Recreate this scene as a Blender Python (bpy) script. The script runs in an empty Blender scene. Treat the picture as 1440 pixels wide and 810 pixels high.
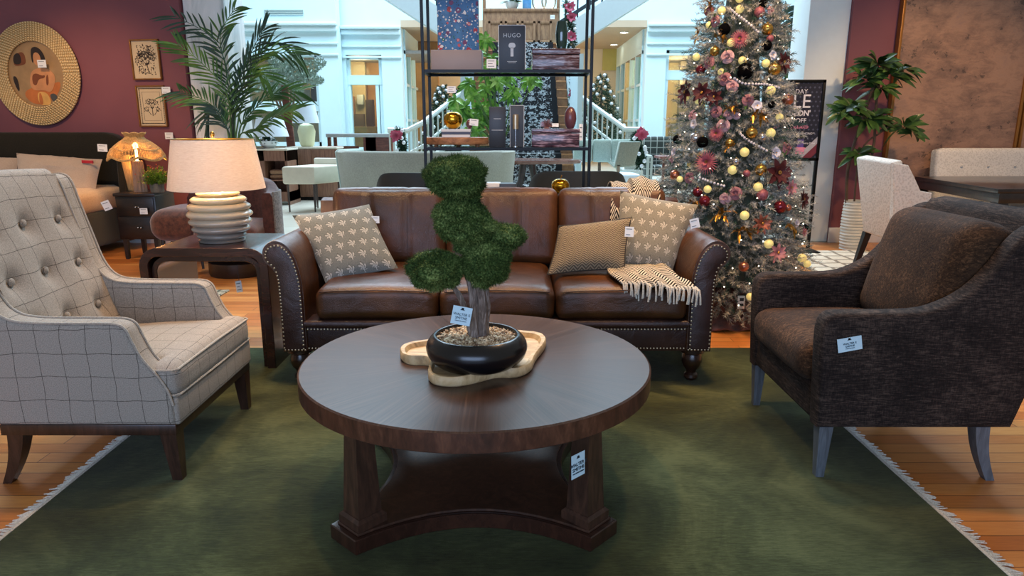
import bpy, bmesh, math, random
from mathutils import Vector, Matrix, Euler, noise
PI = math.pi
R = math.radians
COL = bpy.context.scene.collection
rnd = random.Random(7)
# ---------------------------------------------------------------- camera geometry
FPX, EYE, HZ = 970.0, 1.27, 179.3
PITCH = math.atan((405 - HZ) / FPX)
def at(u, v, Y):
    """world point seen at photo pixel (u,v) at depth Y"""
    c, s = math.cos(PITCH), math.sin(PITCH)
    a = (u - 720) / FPX; b = (405 - v) / FPX
    d = Vector((a, c + b * s, -s + b * c)); t = Y / d.y
    return Vector((d.x * t, Y, EYE + d.z * t))
def atz(u, v, Z):
    c, s = math.cos(PITCH), math.sin(PITCH)
    a = (u - 720) / FPX; b = (405 - v) / FPX
    d = Vector((a, c + b * s, -s + b * c)); t = (Z - EYE) / d.z
    return Vector((d.x * t, d.y * t, Z))
# ---------------------------------------------------------------- materials
def lin(c):
    if isinstance(c, str):
        c = c.lstrip('#'); c = [int(c[i:i + 2], 16) / 255 for i in (0, 2, 4)]
        c = [x / 12.92 if x <= .04045 else ((x + .055) / 1.055) ** 2.4 for x in c]
    return (c[0], c[1], c[2], 1)
class NT:
    def __init__(s, name):
        s.m = bpy.data.materials.new(name); s.m.use_nodes = True
        s.t = s.m.node_tree; s.b = s.t.nodes['Principled BSDF']; s.tc = None
    def n(s, typ, **kw):
        x = s.t.nodes.new(typ)
        for k, v in kw.items():
            if k.startswith('i_'):
                x.inputs[k[2:].replace('_', ' ')].default_value = v
            else: setattr(x, k, v)
        return x
    def l(s, a, b): s.t.links.new(a, b)
    def coord(s, kind='Object', scale=(1, 1, 1), rot=(0, 0, 0), loc=(0, 0, 0)):
        if not s.tc: s.tc = s.n('ShaderNodeTexCoord')
        mp = s.n('ShaderNodeMapping'); mp.inputs['Scale'].default_value = scale; mp.inputs['Rotation'].default_value = rot; mp.inputs['Location'].default_value = loc
        s.l(s.tc.outputs[kind], mp.inputs['Vector']); return mp.outputs[0]
    def noise(s, vec, scale, detail=4, rough=.55, dist=0):
        x = s.n('ShaderNodeTexNoise'); x.inputs['Scale'].default_value = scale; x.inputs['Detail'].default_value = detail
        x.inputs['Roughness'].default_value = rough; x.inputs['Distortion'].default_value = dist
        s.l(vec, x.inputs['Vector']); return x.outputs['Fac']
    def math(s, op, a, b=None, c=None):
        x = s.n('ShaderNodeMath', operation=op)
        for i, q in enumerate((a, b, c)):
            if q is None: continue
            if isinstance(q, (int, float)): x.inputs[i].default_value = q
            else: s.l(q, x.inputs[i])
        return x.outputs[0]
    def ramp(s, fac, stops, mode='LINEAR'):
        x = s.n('ShaderNodeValToRGB'); x.color_ramp.interpolation = mode
        e = x.color_ramp.elements
        while len(e) < len(stops): e.new(.5)
        for i, (p, c) in enumerate(stops): e[i].position = p; e[i].color = lin(c)
        s.l(fac, x.inputs[0]); return x.outputs[0]
    def mix(s, fac, a, b, mode='MIX'):
        x = s.n('ShaderNodeMix', data_type='RGBA', blend_type=mode)
        for sock, q in ((x.inputs[0], fac), (x.inputs[6], a), (x.inputs[7], b)):
            if isinstance(q, (int, float)): sock.default_value = q
            elif isinstance(q, (str, tuple, list)): sock.default_value = lin(q)
            else: s.l(q, sock)
        return x.outputs[2]
    def bump(s, h, strength=.3, dist=.01):
        x = s.n('ShaderNodeBump'); x.inputs['Strength'].default_value = strength; x.inputs['Distance'].default_value = dist
        s.l(h, x.inputs['Height']); s.l(x.outputs[0], s.b.inputs['Normal'])
    def set(s, **kw):
        for k, v in kw.items():
            i = s.b.inputs[k.replace('_', ' ')]
            if isinstance(v, (int, float)): i.default_value = v
            elif isinstance(v, (str, tuple, list)): i.default_value = lin(v)
            else: s.l(v, i)
        return s
def simple(name, col, rough=.6, metal=0, var=.12, vs=12, bs=0, bst=.2, spec=.5, emit=0, sheen=0, coat=0):
    """flat coloured surface with a little procedural variation"""
    m = NT(name); v = m.coord()
    f = m.noise(v, vs, 4)
    d = lin(col)
    a = tuple(x * (1 - var) for x in d[:3]); b = tuple(min(1, x * (1 + var)) for x in d[:3])
    c = m.ramp(f, [(.3, a), (.7, b)])
    m.set(Base_Color=c, Roughness=rough, Metallic=metal, Specular_IOR_Level=spec)
    if sheen: m.set(Sheen_Weight=sheen)
    if coat: m.set(Coat_Weight=coat, Coat_Roughness=.15)
    if bs: m.bump(m.noise(v, bs, 3), bst, .004)
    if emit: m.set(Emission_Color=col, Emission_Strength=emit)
    return m.m
def wood(name, c1, c2, c3, rough=.35, scale=(1, 1, 1), rot=(0, 0, 0), s=6, coat=0, bst=.05, kind='Object'):
    m = NT(name); v = m.coord(kind, scale, rot)
    g = m.noise(v, s, 8, .65, 1.2); g2 = m.noise(v, s * 6, 4, .6)
    f = m.math('ADD', m.math('MULTIPLY', g, .75), m.math('MULTIPLY', g2, .25))
    c = m.ramp(f, [(.32, c1), (.5, c2), (.68, c3)])
    m.set(Base_Color=c, Roughness=rough)
    if coat: m.set(Coat_Weight=coat, Coat_Roughness=.12)
    m.bump(f, bst, .003)
    return m.m
def fabric(name, c1, c2, scale=120, rough=.9, stretch=(1, 1, 1), big=3, bst=.4, sheen=.2, kind='Object'):
    m = NT(name); v = m.coord(kind, stretch); f = m.noise(v, scale, 3, .7); g = m.noise(m.coord(kind), big, 3)
    q = m.math('ADD', m.math('MULTIPLY', f, .75), m.math('MULTIPLY', g, .25))
    m.set(Base_Color=m.ramp(q, [(.36, c1), (.64, c2)]), Roughness=rough, Sheen_Weight=sheen, Specular_IOR_Level=.25)
    m.bump(f, bst, .002); return m.m
# ---------------------------------------------------------------- objects
def props(o, label=None, cat=None, group=None, kind=None):
    if label: o['label'] = label
    if cat: o['category'] = cat
    if group: o['group'] = group
    if kind: o['kind'] = kind
    return o
def thing(name, label, cat, loc=(0, 0, 0), rz=0, group=None):
    o = bpy.data.objects.new(name, None); COL.objects.link(o)
    o.location = loc; o.rotation_euler = (0, 0, rz); o.empty_display_size = .1
    return props(o, label, cat, group)
def dup(root, loc=None, rz=None, label=None, group=None, parent=None, scale=None):
    r = root.copy(); COL.objects.link(r)
    if parent: r.parent = parent
    if loc is not None: r.location = loc
    if rz is not None: r.rotation_euler = rz if hasattr(rz, '__len__') else (0, 0, rz)
    if scale: r.scale = scale if hasattr(scale, '__len__') else (scale,) * 3
    if label: r['label'] = label
    if group: r['group'] = group
    for ch in list(root.children):
        c = ch.copy(); COL.objects.link(c); c.parent = r
        for g in list(ch.children):
            d = g.copy(); COL.objects.link(d); d.parent = c
    return r
class MB:
    """collects shapes, links them as ONE mesh object"""
    def __init__(s, o=(0, 0, 0), M=None):
        s.V = []; s.F = []; s.U = {}; s.o = Vector(o); s.M = M
    def add(s, verts, faces, uvs=None):
        k = len(s.V)
        for v in verts:
            v = Vector(v)
            if s.M: v = s.M @ v
            s.V.append(tuple(v - s.o))
        for i, f in enumerate(faces):
            if uvs: s.U[len(s.F)] = uvs[i]
            s.F.append(tuple(k + j for j in f))
        return s
    def bm(s, b, M=None):
        if M: b.transform(M)
        b.verts.index_update()
        s.add([v.co.copy() for v in b.verts], [[v.index for v in f.verts] for f in b.faces]); b.free(); return s
    def box(s, x0, x1, y0, y1, z0, z1, bev=0, seg=2, M=None):
        b = bmesh.new(); bmesh.ops.create_cube(b, size=1)
        for v in b.verts:
            v.co = Vector(((x0 + x1) / 2 + v.co.x * (x1 - x0), (y0 + y1) / 2 + v.co.y * (y1 - y0), (z0 + z1) / 2 + v.co.z * (z1 - z0)))
        if bev: bmesh.ops.bevel(b, geom=b.edges[:], offset=min(bev, abs(x1 - x0) * .45, abs(y1 - y0) * .45, abs(z1 - z0) * .45), segments=seg, profile=.5, affect='EDGES')
        return s.bm(b, M)
    def cbox(s, c, d, bev=0, seg=2, rot=(0, 0, 0)):
        M = Matrix.Translation(Vector(c)) @ Euler(rot).to_matrix().to_4x4()
        return s.box(-d[0] / 2, d[0] / 2, -d[1] / 2, d[1] / 2, -d[2] / 2, d[2] / 2, bev, seg, M)
    def prism(s, poly, plane, a, b, bev=0, seg=2, M=None):
        """polygon in plane 'xz' (extruded along y a..b), 'xy' (along z), 'yz' (along x)"""
        B = bmesh.new()
        def P(p, t): return {'xz': (p[0], t, p[1]), 'xy': (p[0], p[1], t), 'yz': (t, p[0], p[1])}[plane]
        va = [B.verts.new(P(p, a)) for p in poly]; vb = [B.verts.new(P(p, b)) for p in poly]
        n = len(poly); fa = B.faces.new(va); fb = B.faces.new(vb[::-1])
        for i in range(n): B.faces.new((va[i], vb[i], vb[(i + 1) % n], va[(i + 1) % n]))
        bmesh.ops.recalc_face_normals(B, faces=B.faces[:])
        if bev:
            es = list({e for f in (fa, fb) for e in f.edges})
            bmesh.ops.bevel(B, geom=es, offset=bev, segments=seg, profile=.5, affect='EDGES', clamp_overlap=True)
        return s.bm(B, M)
    def rings(s, R_, cap=True, closed=True, loop=False):
        n = len(R_[0]); m = len(R_); V = [v for r in R_ for v in r]; F = []
        for i in range(m if loop else m - 1):
            k = (i + 1) % m
            for j in range(n if closed else n - 1):
                l = (j + 1) % n
                F.append((i * n + j, i * n + l, k * n + l, k * n + j))
        if cap and closed and not loop:
            F.append(tuple(range(n))[::-1]); F.append(tuple((m - 1) * n + j for j in range(n)))
        return s.add(V, F)
    def lathe(s, prof, c=(0, 0, 0), n=32, cap=True, M=None, sx=1, sy=1):
        c = Vector(c)
        rr = [[c + Vector((r * sx * math.cos(2 * PI * j / n), r * sy * math.sin(2 * PI * j / n), z)) for j in range(n)] for r, z in prof]
        if M: rr = [[M @ p for p in r] for r in rr]
        return s.rings(rr, cap)
    def tube(s, pts, r, n=8, cap=True):
        pts = [Vector(p) for p in pts]; m = len(pts); rr = []
        up = None
        for i, p in enumerate(pts):
            d = (pts[min(i + 1, m - 1)] - pts[max(i - 1, 0)]).normalized()
            if up is None:
                up = Vector((0, 0, 1)) if abs(d.z) < .9 else Vector((1, 0, 0))
            a = d.cross(up).normalized(); up = a.cross(d).normalized()
            q = r[i] if isinstance(r, (list, tuple)) else r
            rr.append([p + (a * math.cos(2 * PI * j / n) + up * math.sin(2 * PI * j / n)) * q for j in range(n)])
        return s.rings(rr, cap)
    def cyl(s, p0, p1, r0, r1=None, n=12): return s.tube([p0, p1], [r0, r0 if r1 is None else r1], n)
    def ell(s, c, r, nu=20, nv=12, M=None, f=None):
        c = Vector(c)
        if isinstance(r, (int, float)): r = (r, r, r)
        V = []; F = []
        for i in range(1, nv):
            t = PI * i / nv
            for j in range(nu):
                p = Vector((math.sin(t) * math.cos(2 * PI * j / nu), math.sin(t) * math.sin(2 * PI * j / nu), math.cos(t)))
                k = f(p) if f else 1
                V.append(Vector((p.x * r[0], p.y * r[1], p.z * r[2])) * k)
        V.append(Vector((0, 0, r[2]))); V.append(Vector((0, 0, -r[2]))); T = len(V) - 2
        for i in range(nv - 2):
            for j in range(nu):
                F.append((i * nu + j, (i + 1) * nu + j, (i + 1) * nu + (j + 1) % nu, i * nu + (j + 1) % nu))
        for j in range(nu):
            F.append((T, j, (j + 1) % nu)); F.append((T + 1, (nv - 2) * nu + (j + 1) % nu, (nv - 2) * nu + j))
        V = [(M @ v if M else v) + c for v in V]
        return s.add(V, F)
    def grid(s, f, nu, nv, uv=None):
        V = [f(i / nu, j / nv) for j in range(nv + 1) for i in range(nu + 1)]; F = []; U = []
        for j in range(nv):
            for i in range(nu):
                a = j * (nu + 1) + i; F.append((a, a + 1, a + nu + 2, a + nu + 1))
                if uv: U.append([uv(i / nu, j / nv), uv((i + 1) / nu, j / nv), uv((i + 1) / nu, (j + 1) / nv), uv(i / nu, (j + 1) / nv)])
        return s.add(V, F, U if uv else None)
    def cushion(s, c, d, r=.05, crown=.02, n=14, rot=(0, 0, 0), f=None, crowny=0):
        """rounded soft block, d = full size"""
        B = bmesh.new(); bmesh.ops.create_cube(B, size=2)
        bmesh.ops.subdivide_edges(B, edges=B.edges[:], cuts=n, use_grid_fill=True)
        h = Vector(d) / 2
        M = Matrix.Translation(Vector(c)) @ Euler(rot).to_matrix().to_4x4()
        for v in B.verts:
            u = v.co.copy()
            u = Vector([math.copysign(abs(q) ** .8, q) for q in u])
            p = Vector((u.x * h.x, u.y * h.y, u.z * h.z))
            q = Vector([max(-(h[k] - r), min(h[k] - r, p[k])) for k in range(3)])
            e = p - q
            if e.length > 1e-9: p = q + e.normalized() * r * min(1, max(abs(e[k]) / r for k in range(3)))
            if crown: p.z += math.copysign(1, u.z) * crown * (1 - u.x ** 2) * (1 - u.y ** 2) * abs(u.z)
            if crowny: p.y += math.copysign(1, u.y) * crowny * (1 - u.x ** 2) * (1 - u.z ** 2) * abs(u.y)
            if f: p = f(p, u)
            v.co = p
        return s.bm(B, M)
    def pillow(s, c00, c10, c11, c01, t=.07, n=18, pinch=.05, wob=.004):
        """soft throw pillow between four corners (bottom-left, bottom-right, top-right, top-left)"""
        c = [Vector(q) for q in (c00, c10, c11, c01)]; nm = (c[1] - c[0]).cross(c[3] - c[0]).normalized(); cen = sum(c, Vector()) / 4
        for sg in (1, -1):
            def f(a, b, sg=sg):
                x, y = 2 * a - 1, 2 * b - 1
                x2 = x * (1 - pinch * (1 - y * y)); y2 = y * (1 - pinch * (1 - x * x))
                a2, b2 = (x2 + 1) / 2, (y2 + 1) / 2
                p = c[0] * (1 - a2) * (1 - b2) + c[1] * a2 * (1 - b2) + c[2] * a2 * b2 + c[3] * (1 - a2) * b2
                h = t * ((1 - abs(x) ** 2.6) * (1 - abs(y) ** 2.6)) ** .55
                w = wob * noise.noise(p * 14) * (h / t)
                return p + nm * (sg * h + w)
            s.grid(f, n, n, uv=(lambda a, b: (a, b)))
        return s
    def build(s, name, mat, parent=None, smooth=True, ang=35, uv='box', merge=True, uvs=1.0):
        me = bpy.data.meshes.new(name); me.from_pydata(s.V, [], s.F); me.update()
        L = me.uv_layers.new(name='UVMap')
        for i, p in enumerate(me.polygons):
            if i in s.U:
                for k, li in enumerate(p.loop_indices): L.data[li].uv = s.U[i][k]
            elif uv == 'box':
                n_ = p.normal; ax = max(range(3), key=lambda k: abs(n_[k]))
                a, b = [(1, 2), (0, 2), (0, 1)][ax]
                for li in p.loop_indices:
                    co = me.vertices[me.loops[li].vertex_index].co; L.data[li].uv = (co[a] * uvs, co[b] * uvs)
        if merge and len(s.V) < 60000:
            b = bmesh.new(); b.from_mesh(me); bmesh.ops.remove_doubles(b, verts=b.verts[:], dist=1e-5)
            bmesh.ops.recalc_face_normals(b, faces=b.faces[:]); b.to_mesh(me); b.free()
        if smooth:
            me.shade_smooth(); me.set_sharp_from_angle(angle=R(ang))
        for mt in (mat if isinstance(mat, (list, tuple)) else [mat]): me.materials.append(mt)
        o = bpy.data.objects.new(name, me); COL.objects.link(o)
        if parent: o.parent = parent
        else: o.location = s.o
        return o
def struct(name, mb, mat, **k):
    o = mb.build(name, mat, **k); o['kind'] = 'structure'; return o
def one(name, mb, mat, label, cat, group=None, kind=None, **k):
    return props(mb.build(name, mat, **k), label, cat, group, kind)
def text(name, body, size, loc, rot, mat, parent=None, align='CENTER', space=1.0, sx=1, bold=0):
    cu = bpy.data.curves.new(name, 'FONT'); cu.body = body; cu.size = size; cu.align_x = align; cu.align_y = 'CENTER'
    cu.extrude = .0006; cu.space_character = space; cu.offset = bold; cu.resolution_u = 3
    o = bpy.data.objects.new('tmp', cu); COL.objects.link(o)
    me = bpy.data.meshes.new_from_object(o); COL.objects.unlink(o); bpy.data.objects.remove(o)
    M = Matrix.Translation(Vector(loc)) @ Euler(rot).to_matrix().to_4x4() @ Matrix.Diagonal((sx, 1, 1, 1))
    me.transform(M); me.materials.clear(); me.materials.append(mat); me.name = name
    q = bpy.data.objects.new(name, me); COL.objects.link(q)
    if parent: q.parent = parent
    return q
def smoothpoly(pts, it=2):
    for _ in range(it):
        q = []
        for i in range(len(pts)):
            a, b = Vector(pts[i]), Vector(pts[(i + 1) % len(pts)])
            q += [tuple(a * .75 + b * .25), tuple(a * .25 + b * .75)]
        pts = q
    return pts
def catmull(P, n=8):
    P = [Vector(p) for p in P]; out = []
    for i in range(len(P) - 1):
        p0 = P[max(i - 1, 0)]; p1 = P[i]; p2 = P[i + 1]; p3 = P[min(i + 2, len(P) - 1)]
        for k in range(n):
            t = k / n
            out.append(.5 * ((2 * p1) + (p2 - p0) * t + (2 * p0 - 5 * p1 + 4 * p2 - p3) * t * t + (3 * p1 - p0 - 3 * p2 + p3) * t ** 3))
    out.append(P[-1]); return out
# shared materials
m_black = simple('black_metal', '#0c0d0e', .35, .6, .1)
m_white = simple('white_paint', '#dfe9ea', .5, 0, .02, 3)
m_card = simple('card_white', '#e9eef0', .6, 0, .02, 5)
m_cardb = simple('card_window_tint', '#c3e0ea', .6, 0, .03, 5)  # blue cast of the window light put into the card colour
m_ink = simple('ink_dark', '#22303a', .7, 0, .05)
m_inkg = simple('ink_grey', '#55646c', .7, 0, .05)
m_brass = simple('brass', '#b08a45', .3, 1, .1)
m_gold = simple('polished_gold', '#c9962e', .22, 1, .12, 30, 60, .15)
m_chrome = simple('chrome', '#c9ccd0', .15, 1, .05)
# ================================================================ THE SETTING
# oak strip floor of the shop
m = NT('oak_strip_floor'); uv = m.coord('Object', (1, 1, 1))
br = m.n('ShaderNodeTexBrick'); br.offset = .37; br.inputs['Scale'].default_value = 1
br.inputs['Brick Width'].default_value = 1.35; br.inputs['Row Height'].default_value = .082; br.inputs['Mortar Size'].default_value = .0018
br.inputs['Mortar'].default_value = lin('#5a3216'); br.inputs['Color1'].default_value = (0, 0, 0, 1); br.inputs['Color2'].default_value = (1, 1, 1, 1)
m.l(uv, br.inputs['Vector'])
g = m.noise(m.coord('Object', (1.2, 14, 1)), 7, 6, .6, .6)
f = m.math('ADD', m.math('MULTIPLY', br.outputs['Color'], .45), m.math('MULTIPLY', g, .6))
c = m.ramp(f, [(.15, '#975726'), (.45, '#bf7639'), (.8, '#d89650')])
c = m.mix(br.outputs['Fac'], c, '#5a3216')
m.set(Base_Color=c, Roughness=m.math('ADD', m.math('MULTIPLY', g, .2), .22)); m.bump(m.math('SUBTRACT', g, br.outputs['Fac']), .06, .002)
struct('floor', MB().box(-7.5, 7.5, .6, 7.75, -.05, 0), m.m)
# pale stone tiles of the mall concourse
m = NT('pale_stone_tile'); uv = m.coord('Object')
br = m.n('ShaderNodeTexBrick'); br.offset = 0; br.inputs['Scale'].default_value = 1; br.inputs['Brick Width'].default_value = .9; br.inputs['Row Height'].default_value = .9; br.inputs['Mortar Size'].default_value = .006
br.inputs['Color1'].default_value = lin('#cfc9b8'); br.inputs['Color2'].default_value = lin('#d8d4c6'); br.inputs['Mortar'].default_value = lin('#a9a596')
m.l(uv, br.inputs['Vector']); m.set(Base_Color=m.mix(m.noise(uv, 2, 5), br.outputs['Color'], '#c4bfae'), Roughness=.22)
struct('floor', MB().box(-16, 16, 7.75, 34, -.05, 0), m.m)
# burgundy walls
m = NT('burgundy_paint'); v = m.coord()
m.set(Base_Color=m.ramp(m.noise(v, 1.2, 3), [(.3, '#784850'), (.7, '#824f57')]), Roughness=.62, Specular_IOR_Level=.35); m.bump(m.noise(v, 180, 2), .08, .002)
m_burg = m.m
WL = [(-7.4, 8.25), (-3.45, 7.62), (-3.43, 7.77), (-7.4, 8.4)]
struct('wall_left', MB().prism(WL, 'xy', 0, 3.5), m_burg)
struct('wall_right', MB().box(3.60, 8.2, 7.75, 7.95, 0, 3.5), m_burg)
def wl(x, off=0):   # y of the left wall face at x
    return 8.25 + (x + 7.4) * (7.62 - 8.25) / (3.95) - off
AW = math.atan2(7.62 - 8.25, 3.95)
m_bb = simple('baseboard_white', '#d9dcdc', .45, 0, .02)
struct('baseboard_right', MB().box(3.58, 8.2, 7.72, 7.75, 0, .17, .004), m_bb)
bb = MB(); bb.prism([(-7.4, wl(-7.4, .03)), (-3.44, wl(-3.44, .03)), (-3.44, wl(-3.44, .001)), (-7.4, wl(-7.4, .001))], 'xy', 0, .15)
struct('baseboard_left', bb, m_bb)
# jambs of the wide opening to the mall
m = NT('veined_white_stone'); v = m.coord('Object', (1, 1, .25))
m.set(Base_Color=m.ramp(m.noise(v, 4, 6, .6, 1.5), [(.35, '#b5c4c8'), (.5, '#d9e2e4'), (.65, '#e8eef0')]), Roughness=.4); m_jamb = m.m
struct('trim_1', MB().box(-3.43, -3.0, 7.66, 8.2, 0, 3.9, .01), m_jamb)
struct('trim_2', MB().box(3.16, 3.60, 7.80, 8.25, 0, 3.9, .01), simple('pilaster_white', '#e2f0f3', .5, 0, .02))
# ---------------------------------------------------------------- mall facades
m_fac = simple('facade_white', '#c6e2ea', .55, 0, .02, 2)
m_fac2 = simple('facade_panel', '#c3d9de', .55, 0, .02, 2)
m_line = simple('facade_shadow_line', '#9fb0ac', .7, 0, .02)
def glassm(name, tint, rough=.05, a=.25):
    m = NT(name); m.set(Base_Color=tint, Roughness=rough, Transmission_Weight=1, IOR=1.45); 
    t = m.n('ShaderNodeBsdfTransparent'); mx = m.n('ShaderNodeMixShader'); mx.inputs[0].default_value = a
    gl = m.n('ShaderNodeBsdfGlossy'); gl.inputs['Roughness'].default_value = rough; gl.inputs['Color'].default_value = lin(tint); t.inputs['Color'].default_value = lin(tint)
    m.l(t.outputs[0], mx.inputs[1]); m.l(gl.outputs[0], mx.inputs[2]); m.l(mx.outputs[0], m.t.nodes['Material Output'].inputs[0]); return m.m
m_pane = glassm('shop_glass', '#e6f2f2', .03, .12)
FY = 22.0
def fx(u): return (u - 720) / FPX * FY * 1.0
def hz(v, Y=FY): return at(720, v, Y).z
def facade(name, boxes, cols, ztop, x0, x1, y, zsoff):
    b = MB(); b.box(x0, x1, y, y + .5, zsoff, ztop)
    for a in cols: b.box(a[0], a[1], y, y + .5, 0, zsoff)
    struct(name, b, m_fac)
X = lambda u, v=120, Y=FY: at(u, v, Y).x
# left facade: front at FY-1, right facade further back with a return
zC, zS = hz(36), hz(77)
facade('wall_mall_left', None, [(X(300), X(335)), (X(455), X(484))], 8.5, X(262), X(484), FY - .6, zS)
facade('wall_mall_centre', None, [(X(476), X(488)), (X(538), X(566))], 8.5, X(474), X(566), FY, zS)
facade('wall_mall_right', None, [(X(907), X(935)), (X(1035), X(1180))], 8.5, X(907), X(1180), FY, hz(70))
def cornice(name, x0, x1, y, zc):
    b = MB()
    b.box(x0, x1, y - .22, y, zc - .10, zc, .03); b.box(x0, x1, y - .14, y, zc - .25, zc - .10, .03)
    b.box(x0, x1, y - .06, y, zc - .60, zc - .54, .01); b.box(x0, x1, y - .06, y, zc - .92, zc - .86, .01)
    struct(name, b, m_fac2)
cornice('trim_3', X(255), X(486), FY - .6, zC); cornice('trim_4', X(484), X(566), FY, zC - .02); cornice('trim_5', X(907), X(1180), FY, hz(33))
b = MB()
for u0, u1 in ((296, 349), (389, 441)):
    for k in range(3): b.box(X(u0), X(u1), FY - .63, FY - .58, hz(19 + 3 * k) - .012, hz(19 + 3 * k) + .012)
struct('trim_6', b, m_line)
b = MB()
for k in range(4): b.box(X(1108), X(1133), FY - .03, FY + .02, hz(7 + 4 * k) - .02, hz(7 + 4 * k) + .02)
struct('trim_7', b, m_line)
# shop windows in the facade: frame + pane
def window(nm, u0, u1, v0, v1, vm, y, um=None):
    x0, x1 = X(u0), X(u1); z1, z0 = hz(v0), max(0, hz(v1)); zm = hz(vm)
    fr = MB()
    fr.box(x0, x0 + .12, y, y + .2, z0, z1); fr.box(x1 - .12, x1, y, y + .2, z0, z1); fr.box(x0, x1, y, y + .2, z1 - .1, z1); fr.box(x0, x1, y - .02, y + .2, zm - .14, zm + .14); fr.box(x0, x1, y, y + .2, z0, z0 + .12)
    if um: fr.box(X(um) - .05, X(um) + .05, y, y + .2, z0, zm)
    w = struct(nm, fr, m_fac)
    p = MB(); p.box(x0 + .1, x1 - .1, y + .09, y + .11, z0 + .1, z1 - .08); p.build('pane', m_pane, w)
window('window_1', 335, 455, 77, 205, 150, FY - .4)
window('window_2', 486, 538, 78, 213, 112, FY + .15, 529)
window('window_3', 935, 1040, 70, 213, 105, FY + .15, 1000)
# interiors behind the shop windows
m_int = simple('shop_interior_tan', '#b58a5c', .8, 0, .3, 1.2)
m_int2 = simple('shop_interior_cream', '#c9b48c', .8, 0, .2, .8)
b = MB(); b.box(X(300), X(484), FY + 3.2, FY + 3.4, 0, 4.2); struct('wall_shop_a', b, m_int2)
b = MB(); b.box(X(470), X(600), FY + 3.6, FY + 3.8, 0, 4.2); struct('wall_shop_b', b, m_int)
b = MB(); b.box(X(905), X(1180), FY + 3.6, FY + 3.8, 0, 4.2); struct('wall_shop_c', b, m_int2)
b = MB(); b.box(X(280), X(600), FY + .5, FY + 3.8, 3.5, 3.6); b.box(X(905), X(1180), FY + .5, FY + 3.8, 3.5, 3.6); struct('ceiling_shops', b, simple('shop_ceiling_grey', '#8b8680', .8))
# centre: recess with side windows, soffit, back wall
zR = hz(38)
b = MB(); b.box(X(566), X(907), FY + 6.0, FY + 6.2, 0, 9); struct('wall_mall_back', b, simple('back_wall_cream', '#d9cdb4', .7, 0, .05, 1))
sof = MB(); sof.box(X(566), X(907), FY, FY + 6, zR, zR + .2); struct('ceiling_recess', sof, simple('soffit_beige', '#b7a48c', .8, 0, .04, 1))
b = MB(); b.box(X(566), X(907), FY, FY + .3, zR + .2, 9); struct('wall_upper_storey', b, m_fac)
def sidewin(nm, x, sgn):
    w = MB(); w.box(x - .1, x + .1, FY + .5, FY + 6, hz(72), zR); w.box(x - .1, x + .1, FY + .5, FY + 6, 0, .3)
    for k in range(6):
        yy = FY + .5 + k * 1.06; w.box(x - .1, x + .1, yy, yy + .12, 0, hz(72))
    for z in (1.5, 2.6): w.box(x - .06, x + .06, FY + .5, FY + 6, z - .04, z + .04)
    o = struct(nm, w, m_fac); p = MB(); p.box(x - .01, x + .01, FY + .5, FY + 6, .3, hz(72)); p.build('pane', m_pane, o)
sidewin('window_4', X(566) - .05, 1); sidewin('window_5', X(907) + .05, -1)
# two recessed downlights in the soffit
m_lamp = simple('lamp_glow', '#fff2d8', .5, 0, 0, emit=14)
for u, v, lab in ((878, 36, 'round recessed ceiling light nearer the white cornice'), (864, 48, 'round recessed ceiling light deeper in the beige soffit')):
    p = at(u, v, 23.2 if v == 36 else 26.5); d = thing('recessed_light', lab, 'ceiling light', (p.x, p.y, zR))
    MB().lathe([(.16, -.015), (.16, 0), (.12, 0), (.12, -.015)], n=20, cap=False).build('trim_ring', m_white, d)
    MB().lathe([(.119, -.01), (.119, -.002)], n=20).build('lamp_face', m_lamp, d)
# mall skylight gable far above is out of view.  Upper stair flights with stringer, posts and dark handrail
m_str = simple('stringer_white', '#b9c9cc', .5, 0, .02)
m_rail = simple('rail_dark', '#2c3a42', .45, .2, .05)
m_railw = simple('rail_pale', '#c3c9c2', .5, .1, .04)
def flight(name, p0, p1, wd, y, lab):
    t = thing(name, lab, 'staircase', (p0[0], y, p0[1]))
    dx, dz = p1[0] - p0[0], p1[1] - p0[1]
    b = MB((p0[0], y, p0[1])); hs = .62
    b.prism([(p0[0], p0[1]), (p1[0], p1[1]), (p1[0], p1[1] + hs), (p0[0], p0[1] + hs)], 'xz', y, y + .15)
    b.prism([(p0[0], p0[1] + .06), (p1[0], p1[1] + .06), (p1[0], p1[1] + .16), (p0[0], p0[1] + .16)], 'xz', y + .15, y + wd)
    b.build('stringer', m_str, t)
    h = MB((p0[0], y, p0[1])); h.prism([(p0[0], p0[1] + hs + .1), (p1[0], p1[1] + hs + .1), (p1[0], p1[1] + hs + .2), (p0[0], p0[1] + hs + .2)], 'xz', y + .03, y + .1)
    h.prism([(p0[0], p0[1] + hs + .98), (p1[0], p1[1] + hs + .98), (p1[0], p1[1] + hs + 1.06), (p0[0], p0[1] + hs + 1.06)], 'xz', y + .02, y + .11)
    h.build('handrail', m_rail, t)
    n = int(abs(dx) / .28)
    for k in range(n):
        a = (k + .5) / n; x = p0[0] + dx * a; z = p0[1] + dz * a + hs
        MB((p0[0], y, p0[1])).box(x - .02, x + .02, y + .04, y + .08, z, z + 1.0).build('baluster', m_rail, t)
a0, a1 = at(786, 78, 18), at(960, -32, 18)
flight('upper_staircase', (a0.x, a0.z), (a1.x, a1.z), 1.8, 18, 'white upper stair flight rising to the right behind the metal shelf')
a0, a1 = at(640, 62, 18), at(520, -16, 18)
flight('upper_staircase', (a0.x, a0.z), (a1.x, a1.z), 1.8, 18, 'white upper stair flight rising to the left behind the flowered box')
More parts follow.
